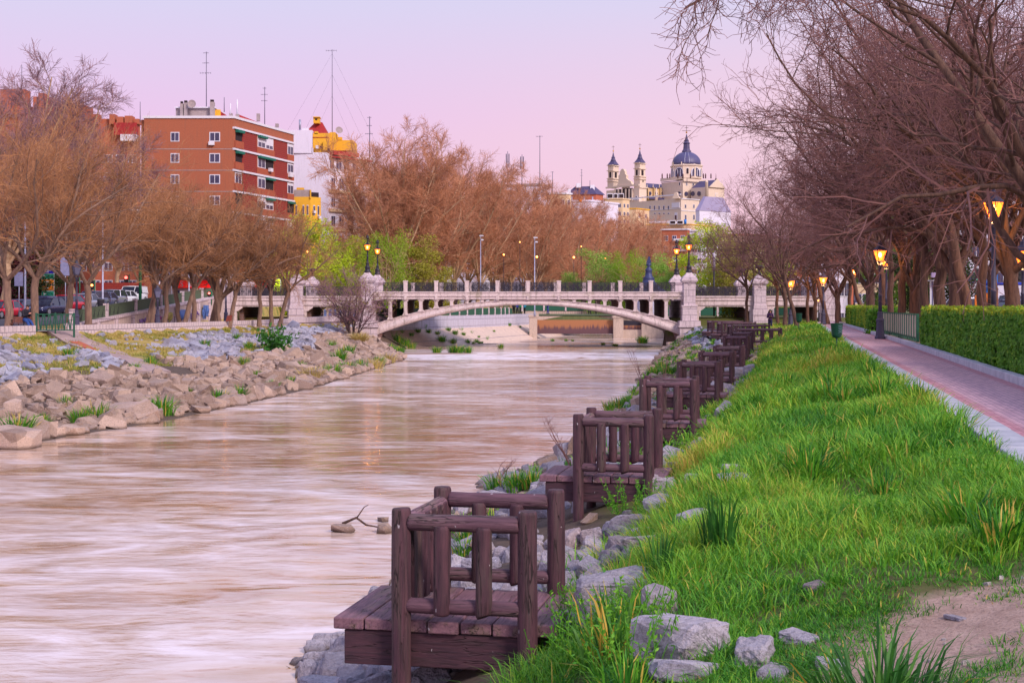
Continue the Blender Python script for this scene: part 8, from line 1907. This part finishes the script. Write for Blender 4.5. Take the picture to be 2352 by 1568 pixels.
# nave with roof, round windows and buttresses
b = cb(600, 735, 1300, 980, 1260, 968, CWM, 'nave'); 
def slab_roof(b, Yr, back, mat=SLATE, over=.6, nm='nave_roof', t0=0, t1=None):
    t1 = b.r if t1 is None else t1; z0 = b.z1; z1 = CAMZ + (HZ - CY(Yr)) * b.d / F; a = b.C + b.Rv * t0 - b.Lv * over; e = b.C + b.Rv * t1 - b.Lv * over; m0 = b.C + b.Rv * t0 + b.Lv * back; m1 = b.C + b.Rv * t1 + b.Lv * back; k0 = b.C + b.Rv * t0 + b.Lv * back * 2; k1 = b.C + b.Rv * t1 + b.Lv * back * 2
    mb = MB(); mb.add([(p.x - O.x, p.y - O.y, z - O.z) for p, z in ((a, z0), (e, z0), (m1, z1), (m0, z1), (k0, z0), (k1, z0))], [(0, 1, 2, 3), (3, 2, 5, 4), (0, 3, 4), (1, 5, 2), (0, 4, 5, 1)]); return mb.build(nm, mat, cath)
slab_roof(b, 900, 5)
for x in (775, 875, 975, 1075, 1175, 1255):
    t, z = b.pt('R', CX(x), CY(1075)); c = b.C + b.Rv * t; n = Vector((b.Rv.y, -b.Rv.x)); q = c + n * .3; mb = MB(); mb.tube([(q.x - O.x, q.y - O.y, z - O.z), (q.x + n.x * .2 - O.x, q.y + n.y * .2 - O.y, z - O.z)], 1.75, 16); o = mb.build('round_window', CST, cath); mb = MB(); mb.tube([(q.x + n.x * .2 - O.x, q.y + n.y * .2 - O.y, z - O.z), (q.x + n.x * .35 - O.x, q.y + n.y * .35 - O.y, z - O.z)], 1.35, 16); mb.build('pane', WGL, o)
for x in (735, 830, 930, 1030, 1130, 1225):
    b.panel('buttress', 'R', CX(x - 6), CY(985), CX(x + 6), CY(1170), CWM, 1.6, 1.6); p = W(CX(x), HZ, 968 + (x - 735) * .03); lath([(8, 985), (9, 965), (5, 955), (7, 945), (1, 930)], x + 2, 967 + (x - 735) * .035, CST, 'pinnacle', 6)
b.panel('aisle_roof', 'R', CX(735), CY(1130), CX(1290), CY(1165), SLATE, 2.4, 2.4)
lath([(22, 1190), (20, 1100), (24, 1095), (12, 1085), (16, 1050), (10, 1010), (8, 995), (2, 985)], 885, 955, CST, 'statue_column', 8)
# crossing block, balustrade, drum, dome, lantern
b = cb(965, 1300, 1750, 880, 1260, 962, CST, 'crossing'); b.panel('balustrade', 'L', CX(960), CY(842), CX(1302), CY(884), CST, .9, 1); b.panel('balustrade', 'R', CX(1298), CY(836), CX(1752), CY(880), CST, .9, 1); b.panel('cornice', 'L', CX(962), CY(895), CX(1300), CY(905), DARKR, .5, .6); b.panel('cornice', 'R', CX(1300), CY(890), CX(1750), CY(898), GREYR, .5, .6)
for x0, f in ((1245, 'L'), (1350, 'R'), (1450, 'R')): cwin(b, f, x0, 905, x0 + 14, 945, DARKR)
for x in (1245, 1345, 1440, 1540): 
    f = 'L' if x < 1300 else 'R'; t, z = b.pt(f, CX(x), CY(1080)); v = b.Lv if f == 'L' else b.Rv; c = b.C + v * t; n = Vector((v.y, -v.x)); n = -n if f == 'L' else n; q = c + n * .3; mb = MB(); mb.tube([(q.x - O.x, q.y - O.y, z - O.z), (q.x + n.x * .3 - O.x, q.y + n.y * .3 - O.y, z - O.z)], 1.5, 16); mb.build('round_window', WGL, cath)
DD = 985
dr = lath([(248, 850), (248, 665), (258, 662), (266, 650), (258, 640), (232, 632), (230, 628)], 1357, DD, CST, 'drum', 8, math.pi / 8 + .05, False)
rr = 250 * .14649 * DD / F * math.cos(math.pi / 8); pc = W(CX(1357), HZ, DD)
for az, w0, yt_, yb_, big in ((-36, 66, 690, 828, 1), (30, 72, 690, 820, 1), (-3, 16, 700, 780, 0), (68, 60, 690, 820, 1), (-76, 60, 690, 820, 1)):
    a = R_(az); n = Vector((math.sin(a), -math.cos(a))); t = Vector((math.cos(a), math.sin(a))); c = Vector((pc.x, DD)) + n * (rr + .05); hw = w0 * .14649 / kd; zz = lambda Y: CAMZ + (HZ - CY(Y)) * DD / F - O.z
    def arch(wd, ztop, zbot, off, mat, nm, par):
        pts = [(-wd, zbot), (wd, zbot), (wd, ztop - wd)] + [(wd * math.cos(q * math.pi / 8), ztop - wd + wd * math.sin(q * math.pi / 8)) for q in range(1, 8)] + [(-wd, ztop - wd)]
        vs = [((c + t * u + n * o_).x - O.x, (c + t * u + n * o_).y - O.y, z) for o_ in (off, off - .8) for u, z in pts]; k = len(pts); mb = MB(); mb.add(vs, [tuple(range(k)), tuple(reversed(range(k, 2 * k)))] + [((i + 1) % k, i, i + k, (i + 1) % k + k) for i in range(k)]); return mb.build(nm, mat, par)
    o = arch(hw * 1.14, zz(yt_ - 10), zz(yb_), .25, WFR, 'arched_window', dr); arch(hw * .95, zz(yt_), zz(yb_), .4, WGL, 'pane', o) if False else arch(hw * .95, zz(yt_), zz(yb_), .4, DARKR if not big else WGL, 'pane', dr)
    if big: [MB().prism([((c + t * u + n * .5).x - O.x, (c + t * u + n * .5).y - O.y), ((c + t * (u + .35) + n * .5).x - O.x, (c + t * (u + .35) + n * .5).y - O.y), ((c + t * (u + .35) + n * .3).x - O.x, (c + t * (u + .35) + n * .3).y - O.y), ((c + t * u + n * .3).x - O.x, (c + t * u + n * .3).y - O.y)], zz(yb_), zz(yt_ + 25), axis='z').build('mullion', WFR, dr) for u in (-hw * .4, hw * .3)]
for k in range(8):
    a = k * math.pi / 4 + math.pi / 8 + .05; X = 1357 + 236 * math.cos(a); lath([(9, 632), (11, 615), (6, 600), (9, 590), (1, 572)], X, DD + math.sin(a) * 10, CST, 'pinnacle', 6)
lath([(229, 632)] + [(229 * math.cos(q * math.pi / 24), 625 - 205 * math.sin(q * math.pi / 24)) for q in range(1, 11)] + [(72, 420)], 1357, DD, LEAD, 'dome', 32)
for az in (-14, 4): 
    pts = []; a = R_(az)
    for q in range(0, 11): r_ = 230.5 * math.cos(q * math.pi / 24) * .14649 * DD / F; pts.append((pc.x - O.x + math.sin(a) * r_, DD - O.y - math.cos(a) * r_, CAMZ + (HZ - CY(625 - 205 * math.sin(q * math.pi / 24))) * DD / F - O.z))
    mb = MB(); mb.tube(pts, .22, 5); mb.build('dome_rib', SILP, cath)
lan = lath([(76, 422), (72, 405), (62, 400), (52, 380), (46, 300), (58, 292), (58, 284), (42, 276), (32, 250), (40, 246), (40, 240), (26, 234), (3, 142)], 1357, DD, SLATE, 'lantern', 8, 0, False); lath([(.5, 132), (10, 129), (14, 118), (10, 107), (.5, 104)], 1357, DD, GOLD, 'ball', 10)
mb = MB(); z = lambda Y: CAMZ + (HZ - CY(Y)) * DD / F - O.z; mb.beam((pc.x - O.x, DD - O.y, z(106)), (pc.x - O.x, DD - O.y, z(15)), .25); mb.beam((pc.x - O.x - 1.3, DD - O.y, z(45)), (pc.x - O.x + 1.3, DD - O.y, z(45)), .25); mb.beam((pc.x - O.x - 3, DD - O.y, z(92)), (pc.x - O.x + 3, DD - O.y, z(92)), .25); mb.build('cross', BRZ, cath)
for X in (975, 1055, 1095, 1222, 1302, 1418, 1622, 1656, 1740): lath([(10, 838), (9, 800), (12, 785), (6, 775), (7, 766), (1, 758)], X, 961, BRZ, 'statue', 6)
# transept with gable front
b = cb(1430, 1700, 1950, 968, 1300, 950, CST, 'transept')
for x in (1462, 1558): t, z = b.pt('L', CX(x), CY(1078)); c = b.C + b.Lv * t; n = Vector((-b.Lv.y, b.Lv.x)); n = n if n.y < 0 else -n; q = c + n * .3; mb = MB(); mb.tube([(q.x - O.x, q.y - O.y, z - O.z), (q.x + n.x * .3 - O.x, q.y + n.y * .3 - O.y, z - O.z)], 1.6, 16); mb.build('round_window', WGL, cath)
z0 = b.z1; apex = CAMZ + (HZ - CY(850)) * b.d / F; c0 = b.C - b.Lv * .3; c1 = b.C + b.Rv * b.r - b.Lv * .3; cm = (c0 + c1) / 2; k0, k1, km = (p + b.Lv * (b.l + .3) for p in (c0, c1, cm)); mb = MB()
mb.add([(p.x - O.x, p.y - O.y, z - O.z) for p, z in ((c0, z0), (c1, z0), (cm, apex), (k0, z0), (k1, z0), (km, apex))], [(0, 1, 2), (5, 4, 3), (0, 2, 5, 3), (2, 1, 4, 5), (0, 3, 4, 1)]); mb.build('transept_roof', SLATE, cath)
mb = MB(); sh_ = -b.Lv * .8; mb.add([(p.x - O.x, p.y - O.y, z - O.z) for off in (sh_, sh_ * 0) for p, z in ((c0 + off, z0 - .3), (c1 + off, z0 - .3), (cm + off, apex + .6))], [(0, 1, 2), (5, 4, 3), (0, 2, 5, 3), (2, 1, 4, 5), (0, 3, 4, 1)]); mb.build('gable', CST, cath)
cwin(b, 'R', 1808, 1075, 1838, 1160, CST); lath([(24, 1240), (24, 900), (28, 895), (18, 885), (2, 850)], 1672, 948, CST, 'turret', 10); lath([(14, 870), (14, 845), (5, 835), (2, 760)], 1818, 956, BRZ, 'cross', 6); lath([(12, 1000), (14, 930), (3, 915), (5, 880), (1, 850)], 1914, 958, CST, 'pinnacle', 6)
# palace block below
pal = Block('palace', 'long pale stone palace wing standing below the cathedral', CX(440), CX(1270), CX(1555), CY(1150), CY(1600), 915, CL, CR, CST); 
pal.panel('cornice', 'L', CX(440), CY(1148), CX(1272), CY(1165), WFR, .6, .8); pal.panel('cornice', 'R', CX(1268), CY(1148), CX(1556), CY(1160), WFR, .6, .8); pal.panel('string_course', 'L', CX(700), CY(1340), CX(1272), CY(1350), WFR, .3, .5); pal.panel('string_course', 'R', CX(1270), CY(1335), CX(1555), CY(1345), WFR, .3, .5)
def pwin(f, X0, Y0, X1, Y1, nm='window'): o = pal.panel(nm, f, CX(X0 - 4), CY(Y0 - 6), CX(X1 + 4), CY(Y1 + 4), WFR, .2, .3); pal.panel('pane', f, CX(X0), CY(Y0), CX(X1), CY(Y1), WGL, .3, .2, o)
for x in (780, 850, 923, 996, 1068): pwin('L', x, 1270, x + 16, 1330)
for x in (855, 925, 997, 1070): pwin('L', x, 1382, x + 18, 1398)
for x in (1330, 1460): pwin('R', x, 1250, x + 18, 1300); pwin('R', x, 1410, x + 20, 1480)
pal.panel('relief', 'L', CX(1130), CY(1222), CX(1250), CY(1300), WFR, .4, .4); pal.panel('niche', 'L', CX(1170), CY(1375), CX(1215), CY(1480), WFR, .1, .3); pal.panel('statue', 'L', CX(1183), CY(1415), CX(1202), CY(1480), BRZ, .6, .5)
p = W(CX(1200), HZ, 913); mb = MB(); mb.prism([(CAM_x, CAM_z) for CAM_x, CAM_z in [((X - 1200) * .14649 / kd, CAMZ + (HZ - CY(Y)) * 915 / F - pal.o.z) for X, Y in ((1140, 1152), (1165, 1110), (1178, 1062), (1200, 1052), (1222, 1062), (1235, 1110), (1262, 1152))]], -.5, 1.5); mb.xf(Matrix.Translation((p.x - pal.o.x, 912 - pal.o.y + 4, 0)) @ Matrix.Rotation(-.5, 4, 'Z')); mb.build('crest', CST, pal.root)
Block('market_hall', 'pale lilac sloped roof building right of the palace', CX(1500), CX(1560), CX(2050), CY(1340), CY(1560), 880, CL, CR, WHW).hip(9, M('lilac_roof', S(168, 158, 194), S(152, 142, 180), .3, .6), .3, .55)
# ------------------------------------------------------------------ sky, sun, camera
w = bpy.data.worlds.new('World'); scene.world = w; w.use_nodes = True
nt = w.node_tree; nt.nodes.clear()
out = nt.nodes.new('ShaderNodeOutputWorld'); bg = nt.nodes.new('ShaderNodeBackground')
tc = nt.nodes.new('ShaderNodeTexCoord'); sep = nt.nodes.new('ShaderNodeSeparateXYZ'); nt.links.new(tc.outputs['Generated'], sep.inputs[0])
rp = ramp(nt, [(0, S(150, 132, 140)), (.49, S(208, 178, 190)), (.502, S(250, 190, 212)), (.530, S(250, 202, 222)), (.565, S(238, 202, 238)), (.604, S(220, 214, 245)), (.75, S(204, 208, 246)), (1, S(186, 200, 246))])
nt.links.new(mrange(nt, sep.outputs[2], -1, 1), rp.inputs[0])
# a warmer, paler band towards the right of the view
warm = mth(nt, 'MULTIPLY', mrange(nt, sep.outputs[0], -.15, .25), mrange(nt, mth(nt, 'ABSOLUTE', mth(nt, 'SUBTRACT', sep.outputs[2], .12)), .0, .10, .7, 0))
col = mixc(nt, warm, rp.outputs[0], S(252, 218, 222))
nt.links.new(col, bg.inputs[0]); bg.inputs[1].default_value = .985
sk = nt.nodes.new('ShaderNodeTexSky'); sk.sky_type = 'NISHITA'; sk.sun_disc = False; sk.sun_elevation = R_(14); sk.sun_rotation = R_(143)
b2 = nt.nodes.new('ShaderNodeBackground'); nt.links.new(sk.outputs[0], b2.inputs[0]); b2.inputs[1].default_value = .001
ad = nt.nodes.new('ShaderNodeAddShader'); nt.links.new(bg.outputs[0], ad.inputs[0]); nt.links.new(b2.outputs[0], ad.inputs[1]); nt.links.new(ad.outputs[0], out.inputs[0])
sl = bpy.data.lights.new('sun', 'SUN'); sl.energy = 3.3; sl.angle = R_(14); sl.color = (1.0, .84, .74)
so = bpy.data.objects.new('sun', sl); COL.objects.link(so)
so.rotation_euler = Vector((-.55, .66, -.60)).to_track_quat('-Z', 'Y').to_euler()
cd = bpy.data.cameras.new('camera'); cd.lens = 50; cd.sensor_width = 36; cd.shift_y = -81 / 2352; cd.clip_end = 9000; cd.clip_start = .05
co = bpy.data.objects.new('camera', cd); COL.objects.link(co); co.location = (0, 0, CAMZ); co.rotation_euler = (R_(90), 0, 0)
scene.camera = co
vs_ = scene.view_settings; vs_.view_transform = 'Standard'; vs_.look = 'None'; vs_.gamma = 1; vs_.exposure = 0
scene.cycles.max_bounces = 6; scene.cycles.diffuse_bounces = 2; scene.cycles.glossy_bounces = 2; scene.cycles.transparent_max_bounces = 4; scene.cycles.transmission_bounces = 2
scene.cycles.use_denoising = True
